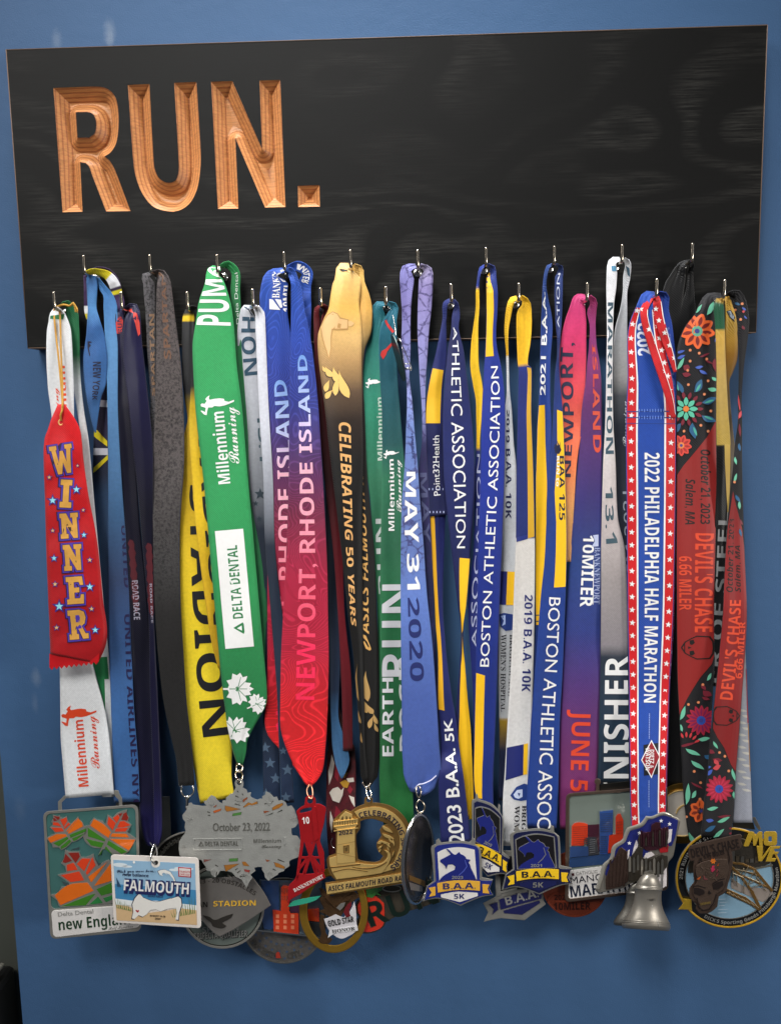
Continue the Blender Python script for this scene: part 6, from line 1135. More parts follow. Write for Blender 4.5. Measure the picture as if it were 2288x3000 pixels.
for i in range(9): slab(J, 'gallery_post', [[(462+i*28,470),(470+i*28,470),(470+i*28,520),(462+i*28,520)]], c, 1.2, 1.9, ANTGOLD, .1, sm=False, parent=bd)
paint(bd, 'lamp_room', [[(530,465),(545,430),(555,425),(560,465)],[(585,462),(585,425),(600,425),(605,460)],[(625,460),(628,430),(640,430),(642,458)]], c, 1.55, ink('#4c3818'))
paint(bd, 'tower_line', [[(492,745),(690,705),(690,709),(492,749)],[(484,835),(692,880),(692,885),(484,840)]], c, 1.5, ink('#8a6c38'))
slab(J, 'window', [[(558,755),(622,745),(622,838),(560,838)], [(570,768),(610,760),(610,828),(572,828)]], c, 1.3, 1.9, ANTGOLD, .1, sm=False, parent=bd); paint(bd, 'window_pane', [[(576,775),(606,770),(606,822),(576,824)]], c, 1.5, ink('#5c4620'))
for q in [(1050,570,150,26,35),(1060,650,150,24,25),(965,715,70,22,-25),(1030,720,110,18,20),(970,770,60,14,-30),(1060,745,90,16,55),(1090,700,100,14,50),(965,810,44,12,-50),(1120,720,90,12,80),(1115,850,70,9,110),(1060,790,60,10,70)]: slab(J, 'wave_drop', [leafshape(*q)], c, -.4, .9, GOLD, .3, parent=bd)
for l in ([(660,990),(800,1005),(940,985),(1040,930),(1045,940),(945,998),(800,1018),(660,1000)],[(440,1045),(600,1010),(700,1020),(830,1040),(830,1048),(700,1030),(600,1020),(445,1055)],[(410,990),(500,985),(748,955),(748,970),(500,1000),(412,1008)]): slab(J, 'swell_line', [l], c, .8, 1.2, ANTGOLD, .1, parent=bd)
slab(J, 'name_bar', [[(363,1190),(1225,1062),(1310,1050),(1310,1142),(376,1298)]], c, -.4, .6, GOLD, .25, sm=False, parent=bd)
mtext(bd, 'CELEBRATING 50 YEARS', 'b', 0, 0, 58, c, .8, ink('#1c1830'), .25, arc=(885,735,318,318,-116,53), off=.0)
mtext(bd, '2022', 'b', (510,640), (662,618), 46, c, 1.75, ink('#1c1830'), .2, off=.02); mtext(bd, 'ASICS FALMOUTH ROAD RACE', 'i', (388,1268), (1290,1132), 54, c, .85, ink('#1a1626'), .2)
tube(J, 'ring', [(1078,2300,36),(1073,2312,40),(1076,2328,44),(1082,2342,47.5),(1088,2330,44),(1084,2314,40),(1081,2304,37)], .6, NICKEL, closed=True); tube(J, 'crimp', [(1062,2292,36),(1070,2305,38),(1080,2303,38),(1086,2294,37)], .6, NICKEL)
# ---- K guitar / RUN
c = cr(860, 2280, 3.818, 34, 1150, 2640, .002, .002)
bd = slab(K_, 'medallion', [[(690,1440),(712,1370),(780,1340),(790,1240),(900,1225),(1280,1190),(1640,1280),(1650,1360),(1450,1440),(1250,1500),(1040,1605),(1010,1660),(900,1725),(780,1735),(715,1690),(700,1620),(728,1550),(700,1500)]], c, -3, -.4, simple('dark_antique', '#4c463c', .45, .45, var=.2, bump=.3), .5)
slab(K_, 'guitar', [[(718,1440),(738,1372),(788,1352),(795,1235),(842,1235),(880,1335),(905,1310),(955,1345),(1012,1400),(1015,1600),(975,1675),(870,1718),(775,1718),(728,1660),(752,1560),(718,1490)]], c, -.5, .7, enamel('#c8321e'), .3, parent=bd)
slab(K_, 'green_letter', [[(805,1238),(850,1215),(900,1235),(1000,1215),(985,1260),(940,1275),(985,1320),(925,1300),(880,1340),(820,1330)]], c, .5, 1.2, enamel('#3a7a34'), .2, sm=False, parent=bd)
mtext(bd, 'RUN', 'b', (862,1672), (1640,1385), 265, c, 1.0, simple('letter_edge', '#6c6c60', .4, .5), 1.0, off=.045); mtext(bd, 'RUN', 'b', (868,1668), (1632,1388), 262, c, 1.35, ink('#10201a', .35), .4, off=.0)
slab(K_, 'soundhole', [circle(1100,1235,110,40,30), circle(1100,1232,95,30,30)], c, -.4, .2, PEWTER, .1, sm=False, parent=bd)
# ---- L disc edge-on
MIRR = simple('polished_steel', '#66625f', .22, .9, var=.35, scale=26, bump=.1)
ld = disc_edge(L_, 'medallion', 1229, 2516, 130, 44, 4, 47, -19, -9, MIRR)
_c, _s = math.cos(math.radians(4)), math.sin(math.radians(4)); rimp = []
for a in np.linspace(0, 6.2832, 48, endpoint=False):
    lx, wx = 130*math.cos(a), 44*math.sin(a)-5; rimp.append((1229+wx*_c-lx*_s, 2516+wx*_s+lx*_c, 47-19*math.sin(a)+1.0))
tube(ld, 'rim', rimp, 1.5, CHROME, closed=True, sub=1, n=10)
c = Plane(45, 1229, 2516, -.43, 0, 860, 2280, 3.818)
mtext(ld, '10MILER', 'b', (1385,1040), (1500,880), 55, c, 1.2, ink('#1c1a1a'), .15); paint(ld, 'engraving', [[(1310,780),(1360,740),(1365,770),(1315,815)],[(1345,860),(1410,830),(1405,880),(1345,920)]], c, 1.1, simple('pale_engraving', '#8e8884', .4, .6)); paint(ld, 'gold_inlay', [[(1290,1080),(1470,1150),(1470,1215),(1295,1140)]], c, 1.1, simple('gold_inlay', '#8c6a38', .4, .6)); paint(ld, 'pale_inlay', [[(1290,1160),(1440,1210),(1440,1270),(1310,1250)]], c, 1.1, simple('pale_engraving', '#8e8884', .4, .6))
slab(ld, 'bail', [[(1385,400),(1388,368),(1412,365),(1415,400),(1405,450),(1380,450)]], cr(860,2280,3.818,48), -1, 1, CHROME, .3)
tube(L_, 'ring', [(1223,2302,42),(1219,2316,44),(1222,2330,46),(1228,2338,47),(1233,2324,46),(1231,2308,44)], .65, NICKEL, closed=True); tube(L_, 'ring', [(1227,2345,48),(1219,2358,49),(1221,2372,50),(1229,2380,48),(1240,2376,47),(1244,2362,46),(1236,2348,46)], .8, NICKEL, closed=True); tube(L_, 'crimp', [(1215,2310,42),(1226,2299,44),(1240,2296,42),(1262,2286,41),(1278,2272,40)], .5, simple('white_cord', '#c8c8e0', .5))
# ---- BAA shields
def shield(root, pl, f, year, bg, dark, unic='#1c2470', edge=PEWTER, white='#dcd8d4', dkfield=False):
    T = lambda l: [f(x, y) for x, y in l]
    O = [(82,690),(90,650),(135,628),(136,590),(165,570),(190,615),(400,595),(510,618),(520,560),(552,575),(556,635),(612,680),(622,800),(628,985),(745,1008),(708,1110),(745,1178),(610,1202),(398,1292),(170,1216),(-5,1245),(35,1080),(112,1025),(100,850)]
    bd = slab(root, 'medallion', [T(O)], pl, -2.8, -.3, edge, .45, ang=36)
    NVY = enamel('#1f2a78')
    slab(root, 'navy_field', [T([(120,675),(160,645),(390,622),(560,655),(592,700),(602,1005),(625,1022),(738,1025),(700,1110),(738,1170),(600,1192),(395,1278),(165,1203),(15,1232),(48,1085),(135,1030)])], pl, -.3, .2, enamel('#14183e') if dkfield else NVY, .1, ang=36, parent=bd)
    slab(root, 'window_ground', [T([(150,722),(240,682),(390,665),(548,692),(572,1008),(170,1022)])], pl, 0, .4, enamel(bg), .1, ang=36, parent=bd)
    if dkfield: slab(root, 'window_edge', [T([(138,715),(240,672),(390,652),(560,684),(586,1012),(158,1028)]), T([(150,722),(240,682),(390,665),(548,692),(572,1008),(170,1022)])], pl, 0, .6, edge, .1, ang=36, parent=bd)
    U_ = [(243,682),(272,690),(318,735),(345,745),(385,715),(400,738),(440,758),(462,790),(502,798),(482,830),(498,850),(510,890),(545,960),(565,1010),(172,1022),(205,978),(280,932),(335,905),(342,870),(310,848),(262,852),(245,898),(232,868),(214,850),(178,822),(182,800),(240,770),(292,742)]
    um = np.array(U_).mean(0)
    if dkfield: slab(root, 'unicorn_edge', [T([tuple(um+(np.array(q)-um)*1.035) for q in U_])], pl, .2, .7, edge, .1, ang=30, parent=bd)
    slab(root, 'unicorn', [T(U_)], pl, .2, .95, enamel(unic), .2, ang=30, parent=bd)
    paint(bd, 'mane_line', [T([(440,800),(462,870),(425,920),(380,960),(383,966),(432,925),(470,872),(446,798)])], pl, 1.02, ink('#4a58b0') if not dkfield else PEWTER)
    slab(root, 'banner', [T([(147,1052),(300,1024),(450,1020),(606,1030),(606,1132),(450,1122),(300,1128),(155,1152)])], pl, .2, 1.1, enamel('#dca63a') if not dark else enamel('#ecc020'), .2, ang=36, parent=bd)
    for l in ([(55,1102),(130,1086),(130,1182),(60,1196),(88,1150)],[(630,1060),(706,1065),(688,1108),(706,1162),(635,1156)]): slab(root, 'banner_tail', [T(l)], pl, .2, .8, enamel('#dca63a') if not dark else enamel('#ecc020'), .15, sm=False, parent=bd)
    slab(root, 'lower_field', [T([(185,1172),(300,1148),(380,1140),(582,1152),(582,1188),(390,1252),(190,1202)])], pl, .1, .6, enamel(white), .1, sm=False, parent=bd)
    mtext(bd, year, 'b', f(305,1004), f(425,1004), 30*math.hypot(*(np.array(f(0,1))-f(0,0))), pl, 1.15, simple('pale_metal', '#b4b2ac', .4, .6), .3)
    mtext(bd, 'B.A.A.', 'b', f(210,1116), f(560,1106), 62*math.hypot(*(np.array(f(0,1))-f(0,0))), pl, 1.35, ink('#1c2258') if not dark else ink('#12131c'), .3, off=.02)
    mtext(bd, '5K', 'b', f(328,1218), f(440,1216), 50*math.hypot(*(np.array(f(0,1))-f(0,0))), pl, .85, ink('#1c2258') if white != '#181c4a' else PEWTER, .3, off=.01)
    return bd
shield(M, cr(1240, 2300, 3.652, 50, 1340, 2550, .004, 0), lambda x, y: (x, y), '2023', '#d8d4d0', False)
shield(N_, cr(1240, 2300, 3.652, 42, 1420, 2500, .02, 0), lambda x, y: (499+x*.64-y*.05, -609+x*.33+y*1.13), '2019', '#141416', True, dkfield=True)
shield(P_, cr(1240, 2300, 3.652, 47, 1570, 2530, .004, 0), lambda x, y: (x*1.0+842, y*1.02-146), '2021', '#141114', True, unic='#1c2470', white='#181c4a', dkfield=True)
# ---- O large shield behind
c = cr(1240, 2300, 3.652, 35)
bd = slab(O_, 'medallion', [[(636,1262),(755,1200),(772,1190),(765,900),(850,700),(1200,700),(1300,1000),(1290,1240),(1310,1275),(1080,1448),(830,1425),(720,1445),(645,1465),(690,1362)]], c, -3, -.3, PEWTER, .5, sm=False)
slab(O_, 'dark_field', [[(800,760),(1200,760),(1220,1100),(1000,1120),(815,1170)]], c, -.3, 0, enamel('#17171c'), .05, sm=False, parent=bd)
slab(O_, 'banner', [[(808,1225),(1000,1165),(1200,1135),(1260,1130),(1262,1215),(1000,1285),(825,1335)]], c, -.3, .5, enamel('#1a1c4e'), .15, sm=False, parent=bd); slab(O_, 'banner_tail', [[(705,1282),(790,1250),(800,1332),(735,1388),(752,1330)]], c, -.3, .3, enamel('#1a1c4e'), .1, sm=False, parent=bd); slab(O_, 'lower_field', [[(855,1345),(1000,1302),(1240,1235),(1250,1260),(1055,1388),(862,1372)]], c, -.3, .3, enamel('#1a1c4e'), .1, sm=False, parent=bd)
mtext(bd, 'B.A.A.', 'b', (888,1288), (1235,1195), 88, c, .8, simple('pale_metal', '#b4b2ac', .4, .6), .4)
for l in ([(770,960),(820,980),(828,1180),(780,1195)],[(820,1140),(1000,1100),(1000,1120),(824,1165)]): slab(O_, 'inner_bar', [l], c, -.2, .6, PEWTER, .2, sm=False, parent=bd)
# ---- Q brown disc
c = cr(1600, 2250, 4.2, 36)
bd = circ_plate(Q, 'medallion', c, 350, 1428, 408, 408, -3, 0, simple('brown_enamel_metal', '#6a2c1a', .45, .3, var=.2, scale=60, bump=.3), bev=.5); circ_plate(Q, 'rim', c, 350, 1428, 409, 409, -1.5, .4, simple('brown_enamel_rim', '#74321e', .4, .35), (392, 392), .25, parent=bd)
mtext(bd, '10MILER', 'b', (92,1748), (542,1738), 84, c, .5, simple('dark_relief_brown', '#2c100c', .45, .3), .5, off=.015); slab(Q, 'rule', [[(70,1645),(235,1640),(235,1650),(70,1655)]], c, 0, .4, simple('brown_enamel_rim', '#74321e', .4, .35), .1, sm=False, parent=bd); mtext(bd, '2022', 'b', (100,1625), (280,1618), 60, c, .4, simple('dark_relief_brown', '#2c100c', .45, .3), .4)
slab(Q, 'relief_arc', [[(0,1640),(30,1580),(90,1540),(150,1530),(150,1540),(95,1555),(45,1595),(12,1650)]], c, 0, .4, simple('brown_enamel_rim', '#74321e', .4, .35), .1, parent=bd)
# ---- R skyline medal in a bronze frame
c = cr(1600, 2250, 4.2, 39, 1750, 2480, 0.0, 0)
BZ = simple('bronze_frame', '#8a7466', .3, .85, var=.2, scale=90, bump=.2)
QR = [(238,312),(1490,212),(1500,1505),(228,1655)]; BXR = (0,0,1250,1320)
bd = slab(R_, 'medallion', [warp(rrect(0,0,1250,1320,60), QR, BXR)], c, -3.5, -1, BZ, .5, sm=False)
slab(R_, 'frame', [warp(rrect(0,0,1250,1320,60), QR, BXR), warp(rrect(44,40,1206,1280,34), QR, BXR)], c, -1.2, 1.0, BZ, .6, sm=False, parent=bd)
slab(R_, 'enamel_sky', [warp(rrect(40,36,1210,1284,34), QR, BXR)], c, -1.1, -.6, enamel('#6e7870'), .1, sm=False, parent=bd)
for nm, col, l, z in (('plum_tower','#401828',[(508,700),(650,690),(652,1030),(515,1030)],.0),('orange_tower','#cc3c1c',[(312,715),(345,680),(400,668),(470,678),(507,690),(507,860),(465,872),(462,955),(306,955)],.5),('blue_tower','#2c4a86',[(655,535),(820,515),(812,812),(772,832),(755,1062),(655,1062)],.6),('grey_tower','#34353a',[(475,865),(520,850),(612,850),(650,1062),(520,1078)],.6),('blue_block','#2a4270',[(290,968),(512,965),(518,1080),(285,1105)],.7),('orange_tower','#b8341c',[(850,600),(880,565),(910,560),(945,640),(942,1010),(758,1052),(768,828),(850,815)],.5),('river','#26426e',[(282,1112),(700,1062),(1460,1005),(1460,1110),(282,1228)],.3)):
    t_o = slab(R_, nm, [l], c, -.7, z, enamel(col), .12, sm=False, parent=bd)
for x0, x1, ys, col in ((318,500,range(720,940,26),'#8c2412'),(662,808,range(560,800,24),'#18284c'),(662,750,range(840,1050,24),'#18284c'),(530,600,range(880,1050,26),'#6a6c70'),(860,930,range(660,800,34),'#7c2414')):
    o_ = paint(bd, 'floor_line', [[(x0, y+4), (x1, y-4), (x1, y+3), (x0, y+11)] for y in ys], c, .75, ink(col)); o_['kind'] = 'stuff'
slab(R_, 'name_panel', [[(272,1262),(680,1208),(1455,1120),(1455,1478),(900,1550),(300,1618),(268,1590)]], c, -.7, .5, enamel('#dcd8d4'), .2, sm=False, parent=bd)
mtext(bd, 'CATHOLIC', 'r', (365,1318), (628,1290), 40, c, .7, ink('#8c8a88'), .2, off=.01); mtext(bd, 'MANCHESTER', 'r', (302,1428), (1160,1320), 84, c, .7, ink('#1c1c28'), .2, off=.01); mtext(bd, 'MARATHON', 'b', (302,1592), (1250,1470), 132, c, .75, ink('#141c30'), .25, off=.01); paint(bd, 'red_square', [[(310,1296),(342,1294),(342,1326),(310,1328)]], c, .65, ink('#4a1418'))
slab(R_, 'bail', [[(610,290),(612,200),(590,185),(595,140),(630,125),(665,140),(670,185),(650,205),(650,290)]], c, -2, .6, BZ, .6, parent=bd)
slab(R_, 'bail_bar', [[(650,200),(1010,160),(1400,130),(1400,215),(1010,245),(650,280)]], c, -3.4, -1, simple('black_metal', '#1e1d1a', .45, .6, bump=.4), .4, sm=False, parent=bd)
# ---- S bell medal
c = cr(1600, 2250, 4.2, 54, 1870, 2500, -.012, 0)
BS = [(600,1495),(650,1330),(690,1190),(780,1100),(812,960),(930,880),(960,800),(1002,730),(1150,680),(1222,588),(1300,590),(1440,538),(1560,590),(1622,620),(1645,660),(1602,850),(1560,1080),(1500,1160),(1480,1240),(1400,1320),(1300,1335),(1100,1400),(1010,1432),(950,1475),(800,1500),(700,1530),(640,1535)]
BRS = simple('brushed_pewter', '#969086', .4, .7, var=.15, scale=70, bump=.15)
bd = slab(S_, 'medallion', [BS], c, -4.5, 0, BRS, .8, ang=50)
slab(S_, 'blue_field', [[(722,1300),(762,1180),(832,1080),(862,970),(962,880),(1002,790),(1180,725),(1252,640),(1440,585),(1560,618),(1618,645),(1590,820),(1540,960),(1300,1000),(1100,1200),(900,1380),(740,1330)]], c, -.2, .4, enamel('#1d2468'), .15, ang=50, parent=bd)
slab(S_, 'arc_rim', [[(600,1495),(650,1330),(690,1190),(780,1100),(812,960),(930,880),(960,800),(1002,730),(1150,680),(1222,588),(1300,590),(1440,538),(1560,590),(1560,612),(1440,580),(1310,630),(1250,632),(1190,715),(1045,765),(1005,830),(968,915),(860,995),(828,1125),(735,1215),(700,1340),(650,1500)]], c, -5, 1.1, simple('bright_pewter', '#cac5b8', .3, .7, var=.15, scale=60), 1.2, ang=50, parent=bd)
paint(bd, 'star', [star(x, y, 28) for x, y in ((1020,925),(797,1258),(1515,690),(1410,650),(1145,800))], c, .55, ink('#e4e2e0'))['kind'] = 'stuff'
for l in ([(1055,1065),(1080,960),(1108,885),(1128,960),(1085,1075)],[(1500,760),(1548,752),(1532,905),(1490,932)],[(975,1110),(985,1040),(1025,1002),(1010,1110),(985,1135)],[(1190,1120),(1220,1050),(1290,1030),(1330,1070),(1250,1110)],[(1440,1250),(1480,1230),(1478,1450),(1430,1480)],[(1310,1270),(1400,1280),(1405,1400),(1360,1380)]): slab(S_, 'white_patch', [l], c, -.1, .9, enamel('#d4cccc'), .15, parent=bd)
slab(S_, 'red_patch', [[(1380,990),(1502,940),(1495,1035),(1400,1045)]], c, 0, .8, enamel('#a01a20'), .15, sm=False, parent=bd)
SK1 = simple('brown_skyline', '#46352e', .4, .55, var=.3, scale=160, bump=.8); SK2 = simple('plum_skyline', '#43202a', .35, .5, coat=.4, var=.3, scale=160, bump=.8)
rb = random.Random(4)
for l, m_, z in (([(735,1335),(850,1080),(895,990),(925,975),(975,1012),(985,1120),(1050,1150),(1000,1400),(905,1462),(735,1500)],SK1,1.2),([(1120,880),(1160,800),(1282,780),(1290,700),(1345,665),(1400,668),(1405,745),(1500,722),(1502,830),(1482,930),(1380,1000),(1240,1020),(1140,960)],SK2,1.7),([(1000,1150),(1060,1060),(1130,960),(1190,980),(1180,1110),(1300,1110),(1420,1060),(1490,1080),(1490,1200),(1420,1300),(1300,1330),(1100,1390),(1010,1400)],simple('grey_skyline', '#4c463e', .4, .7, var=.3, bump=.6),1.6)):
    slab(S_, 'skyline', [l], c, -.2, z, m_, .4, ang=30, parent=bd)
for i in range(13):
    x = 1130+i*28; h = rb.randint(60, 210); slab(S_, 'tower', [[(x, 960+rb.randint(-20,20)), (x, 960-h), (x+11, 950-h-rb.randint(0,40)), (x+22, 960-h), (x+22, 965)]], c, 1.2, 2.6+rb.random(), SK2 if i % 3 else simple('grey_skyline', '#4c463e', .4, .7, var=.3, bump=.6), .3, sm=False, parent=bd)
for i in range(9):
    x = 1010+i*50; y = 1130+rb.randint(-40,50); slab(S_, 'tower', [[(x, y+170), (x, y), (x+15, y-30), (x+30, y), (x+30, y+165)]], c, 1.0, 2.4+rb.random(), BRS if i % 3 == 0 else DARKMETAL, .3, sm=False, parent=bd)
for i in range(5):
    x = 770+i*42; slab(S_, 'tower', [[(x, 1460), (x+6+i*8, 1130-i*26), (x+30+i*8, 1120-i*26), (x+30, 1450)]], c, 1.0, 1.7, SK1, .2, sm=False, parent=bd)
q0 = cr(1600, 2250, 4.2, 0).px([(1265,1300),(1150,1400)])
k = 1/4.2
prof = [(0,10),(6,60),(30,92),(70,122),(110,140),(150,158),(172,160),(176,172),(190,174),(200,166),(260,165),(320,168),(380,178),(440,198),(500,228),(560,262),(610,286),(640,296),(650,300),(665,300),(680,296),(700,286),(705,270)]
bell = lathe(S_, 'bell', [(h*k*.98, r*k) for h, r in prof], q0[0], 59, (-.06,1), BRS, 48, .75)
lathe(S_, 'bell_back', [(h*k*.80, r*k*.92) for h, r in prof], q0[1], 50, (-.10,1), DARKMETAL, 40, .5)
for h in (196, 600, 622): 
    r_ = np.interp(h, [p[0] for p in prof], [p[1] for p in prof])+3; ax = np.array((-.06, 1)); ax /= np.hypot(*ax); cc = q0[0]+ax*h*k*.98; nn = np.array([-ax[1], ax[0]])
    tube(bell, 'bell_band', [(cc[0]+nn[0]*r_*k*math.cos(a), cc[1]+nn[1]*r_*k*math.cos(a), 59+r_*k*.285*.75*math.sin(a)) for a in np.linspace(0, 6.2832, 40, endpoint=False)], .35, BRS, closed=True, sub=1, n=8)
tube(bell, 'crack', [(1600+x/4.2, 2250+y/4.2, 59+d_) for x, y, d_ in ((1300,1690,8.9),(1308,1740,9.2),(1318,1790,10),(1345,1850,11.6),(1372,1910,12.9),(1390,1960,13))], .28, simple('bright_relief', '#c0c0ba', .4, .6), sub=3, n=6)
mtext(bell, 'LIBERTY', 'f', (1240,1640), (1345,1634), 26, cr(1600,2250,4.2,67.2), .5, DARKMETAL, .25)
slab(S_, 'yoke', [[(1185,1350),(1200,1270),(1300,1255),(1320,1300),(1370,1350),(1290,1330)]], cr(1600,2250,4.2,57), -2, 2, DARKMETAL, .6, parent=bd)
# ---- T white and gold medal
c = cr(1900, 2250, 4.32, 24)
bd = circ_plate(T_, 'medallion', c, 425, 575, 385, 385, -3, -.5, simple('dark_gold', '#6e5424', .35, .8, var=.3), bev=.6); circ_plate(T_, 'rim', c, 425, 575, 300, 300, -.6, .8, GOLD, (282, 282), .4, parent=bd)
circ_plate(T_, 'enamel_face', c, 425, 575, 284, 284, -.6, .1, enamel('#b4ada2'), bev=.05, parent=bd); slab(T_, 'gold_arc', [[(338,575),(360,520),(400,480),(450,460),(450,475),(410,498),(375,535),(352,582)]], c, 0, .6, GOLD, .15, parent=bd)
# ---- V bridge medal
c = cr(1900, 2250, 4.32, 40, 2130, 2570, -.006, 0)
bd = circ_plate(V_, 'medallion', c, 1012, 1388, 684, 642, -3.6, -.6, BRS, bev=.6)
GLD = simple('yellow_gold_enamel', '#d8a82c', .35, .3, coat=.4, var=.12)
circ_plate(V_, 'gold_rim', c, 1018, 1390, 678, 636, -.8, .6, GLD, (652, 612), .35, parent=bd); circ_plate(V_, 'black_ring', c, 1018, 1390, 653, 613, -.7, .1, enamel('#0f0f10'), (560, 520), .05, parent=bd)
circ_plate(V_, 'inner_rim', c, 1018, 1390, 562, 522, -.6, .4, BRS, (552, 512), .1, parent=bd); circ_plate(V_, 'enamel_water', c, 1018, 1390, 554, 514, -.7, -.2, enamel('#7fa2b8'), bev=.05, parent=bd)
slab(V_, 'skyline', [[(500,1180),(560,1060),(700,960),(900,895),(1050,885),(1200,905),(1400,1000),(1520,1120),(1560,1200),(1350,1270),(1050,1300),(600,1320),(490,1330)]], c, -.2, .3, simple('grey_skyline', '#4c463e', .4, .7, var=.3, bump=.6), .15, sm=False, parent=bd)
for i in range(16):
    x = 560+i*60; h = rb.randint(20, 130); slab(V_, 'building', [[(x, 1200), (x, 1180-h), (x+44, 1176-h), (x+44, 1198)]], c, .1, .8+.4*rb.random(), simple('brown_building', '#4e4436', .5, .5, var=.3, bump=.5) if i % 2 else DARKMETAL, .1, sm=False, parent=bd)
slab(V_, 'river_bank', [[(1050,1300),(1350,1262),(1560,1215),(1570,1240),(1350,1285),(1050,1330)]], c, -.2, .5, enamel('#5c5a50'), .1, sm=False, parent=bd)
slab(V_, 'deck', [[(1040,1390),(1200,1500),(1560,1530),(1570,1590),(1440,1700),(1040,1520)]], c, -.2, .3, enamel('#8a8078'), .1, sm=False, parent=bd)
BRZ = simple('bridge_gold', '#8c6a3a', .35, .7, var=.25, scale=150, bump=.4)
def bar(x0, y0, x1, y1, w_, z=1.2, m_=BRZ, nm='truss_bar'):
    L = math.hypot(x1-x0, y1-y0); nx, ny = -(y1-y0)/L*w_/2, (x1-x0)/L*w_/2
    slab(V_, nm, [[(x0+nx, y0+ny), (x1+nx, y1+ny), (x1-nx, y1-ny), (x0-nx, y0-ny)]], c, .1, z, m_, .25, sm=False, parent=bd)
for a in ((1045,1200,1180,1215,28),(1180,1215,1330,1280,28),(1330,1280,1560,1560,36),(1040,1250,1160,1360,34),(1160,1360,1300,1560,34),(1300,1560,1410,1790,40),(960,1530,1200,1640,30),(1200,1640,1400,1790,44),(980,1575,1300,1730,24),(1190,1300,1400,1370,16),(1180,1360,1540,1530,22)): bar(*a)
for a in ((1060,1330,1200,1390),(1090,1280,1330,1330),(1200,1270,1160,1350),(1260,1240,1190,1390),(1330,1300,1240,1490),(1400,1390,1250,1480),(1460,1470,1280,1520),(1110,1360,1115,1500),(1200,1420,1200,1580),(1060,1300,1070,1450),(1330,1310,1380,1420),(1240,1380,1400,1450),(1380,1400,1480,1560)): bar(*a, 11, 1.6, simple('pale_truss', '#b8a88c', .3, .8), 'truss_brace')
for i in range(7): bar(1010+i*55, 1565+i*27, 1060+i*55, 1610+i*27, 8, 1.5, simple('pale_truss', '#b8a88c', .3, .8), 'truss_brace')
for y in (1660, 1700, 1740, 1790, 1830): paint(bd, 'ripple', [[(880+rb.randint(-30,30), y), (960+rb.randint(-20,60), y-4), (960, y+2), (880, y+5)]], c, .1, ink('#c0d0d8'))
mtext(bd, "DICK'S Sporting Goods Pittsburgh Marathon", 'b', 0, 0, 40, c, .35, simple('pale_metal', '#b4b2ac', .4, .6), .25, arc=(1018,1390,626,586,121,-13))
mtext(bd, '2021 RUNNER OF STEEL', 'b', 0, 0, 42, c, .35, simple('pale_metal', '#b4b2ac', .4, .6), .25, arc=(1018,1390,590,548,178,256), off=.01)
YM = simple('yellow_letter_enamel', '#b8962a', .35, .25, coat=.5, var=.2, scale=200, bump=.5)
for l in ([(1195,985),(1262,810),(1290,800),(1330,810),(1345,850),(1390,805),(1435,805),(1440,985),(1395,990),(1388,880),(1350,985),(1318,985),(1310,880),(1262,990),(1215,998)],[(1360,985),(1445,985),(1435,1120),(1530,990),(1560,990),(1430,1182),(1385,1182),(1375,1100)],[(1545,990),(1670,985),(1650,1022),(1585,1026),(1578,1060),(1645,1058),(1630,1092),(1568,1094),(1555,1140),(1615,1140),(1590,1185),(1475,1185)]):
    slab(V_, 'letter', [l], c, .2, 2.6, YM, .4, sm=False, parent=bd)
slab(V_, 'letter', [rrect(1450,800,1622,985,40), rrect(1512,868,1552,930,8)], c, .2, 2.6, YM, .4, sm=False, parent=bd)
slab(V_, 'yellow_letter', [[(425,1650),(540,1665),(545,1800),(500,1795),(370,1790),(440,1700)]], c, -.5, 2, YM, .4, sm=False, parent=bd)
slab(V_, 'bail', [[(1310,620),(1345,620),(1420,770),(1390,790),(1330,700)]], c, -3, -.8, DARKMETAL, .4, parent=bd); slab(V_, 'bail_bar', [[(1060,690),(1320,690),(1345,780),(1060,750)]], c, -3.4, -1.2, simple('black_metal', '#1e1d1a', .45, .6, bump=.4), .3, sm=False, parent=bd)
# ---- U skull medal
c = cr(1900, 2250, 4.32, 54, 2080, 2550, .004, 0)
SB = simple('brown_antique', '#4c3c33', .5, .5, var=.25, scale=150, bump=.5); SD = simple('dark_engraving', '#1d1310', .5, .2)
bd = slab(U, 'medallion', [[(515,980),(800,910),(1150,832),(1180,860),(1168,920),(1185,975),(1150,1030),(1050,1058),(1060,1200),(1030,1370),(1000,1470),(972,1565),(885,1625),(865,1755),(765,1832),(640,1845),(590,1785),(598,1722),(518,1640),(508,1520),(570,1440),(558,1250),(572,1175),(530,1180),(500,1130),(498,1040)]], c, -3, 0, SB, .6, ang=40)
mtext(bd, "DEVIL'S CHASE", 'b', (545,1140), (1148,1010), 112, c, .35, SD, .35, off=.005); mtext(bd, '6.66 MILER', 'b', (698,1152), (965,1090), 52, c, .3, SD, .3)
SRM = simple('skull_relief', '#54443a', .45, .5, var=.3, scale=170, bump=.8)
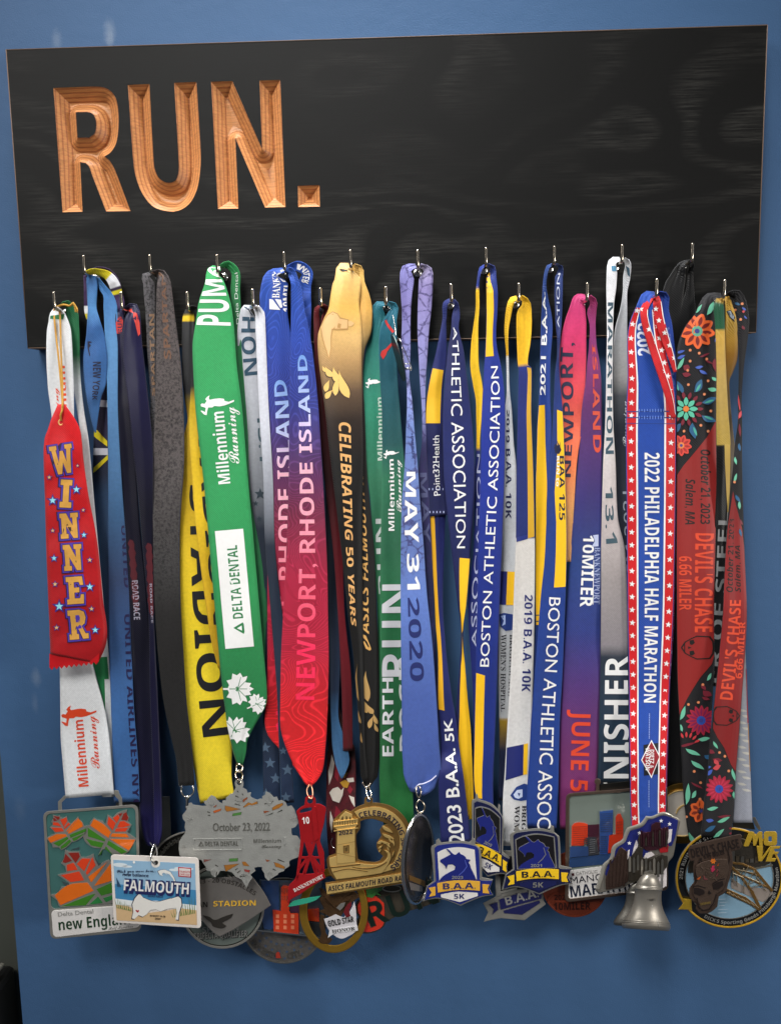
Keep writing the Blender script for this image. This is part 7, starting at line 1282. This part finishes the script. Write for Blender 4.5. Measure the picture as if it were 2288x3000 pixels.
def outl(l, w_=10, z=.5, m_=SD):
    l = np.array(l, float); 
    for p_, q_ in zip(l[:-1], l[1:]):
        L = np.hypot(*(q_-p_)); n_ = np.array([-(q_-p_)[1], (q_-p_)[0]])/L*w_/2; slab(U, 'engraved_line', [[p_+n_, q_+n_, q_-n_, p_-n_]], c, 0, z, m_, .1, sm=False, parent=bd)
slab(U, 'skull_relief', [[(600,1230),(700,1180),(860,1150),(990,1150),(1010,1300),(970,1430),(930,1540),(850,1590),(830,1720),(740,1790),(650,1800),(620,1700),(560,1600),(560,1520),(610,1430),(590,1320)]], c, -.1, 1.0, SRM, .6, parent=bd)
outl([(585,1440),(590,1290),(640,1180),(660,1140),(680,1240),(780,1300)], 14); outl([(1000,1040),(1020,1150),(980,1300),(930,1330),(900,1290)], 14); outl([(560,1500),(620,1490),(720,1520)], 16, 1.2); outl([(800,1470),(880,1420),(960,1400)], 16, 1.2); outl([(610,1640),(620,1740),(680,1800),(760,1790),(820,1700),(850,1600)], 14, 1.2)
for l in ([(565,1515),(640,1520),(700,1545),(705,1590),(640,1620),(570,1590)],[(800,1482),(860,1450),(935,1425),(945,1480),(880,1535),(815,1540)],[(740,1590),(762,1545),(790,1585),(765,1600)]): slab(U, 'eye_socket', [l], c, .8, 1.3, SD, .15, parent=bd)
for i in range(7): slab(U, 'tooth', [rrect(650+i*19, 1708-i*3, 665+i*19, 1738-i*3, 5, 3)], c, .8, 1.5, simple('tooth_gold', '#8a7440', .4, .6), .1, sm=False, parent=bd)
for a in range(0, 360, 60): slab(U, 'petal', [petal(812, 1180, 4, 36, 10, a)], c, .8, 1.4, enamel('#c86a1c'), .1, sm=False, parent=bd)
slab(U, 'pink_drop', [[(800,1240),(828,1235),(835,1290),(800,1320),(782,1300)]], c, .8, 1.5, enamel('#b02850'), .15, parent=bd)
for l in ([(860,1240),(890,1200),(875,1240)],[(600,1410),(660,1370),(640,1410)]): slab(U, 'orange_drop', [l], c, .8, 1.5, enamel('#b0501c'), .1, sm=False, parent=bd)
for i in range(16):
    x = 640+rb.randint(0,300); y = 1250+rb.randint(0,200); slab(U, 'scroll_relief', [leafshape(x, y, 60, 9, rb.randint(0,180))], c, .8, 1.6, SRM if i % 3 else simple('pink_relief', '#7c3a40', .45, .3), .2, parent=bd)
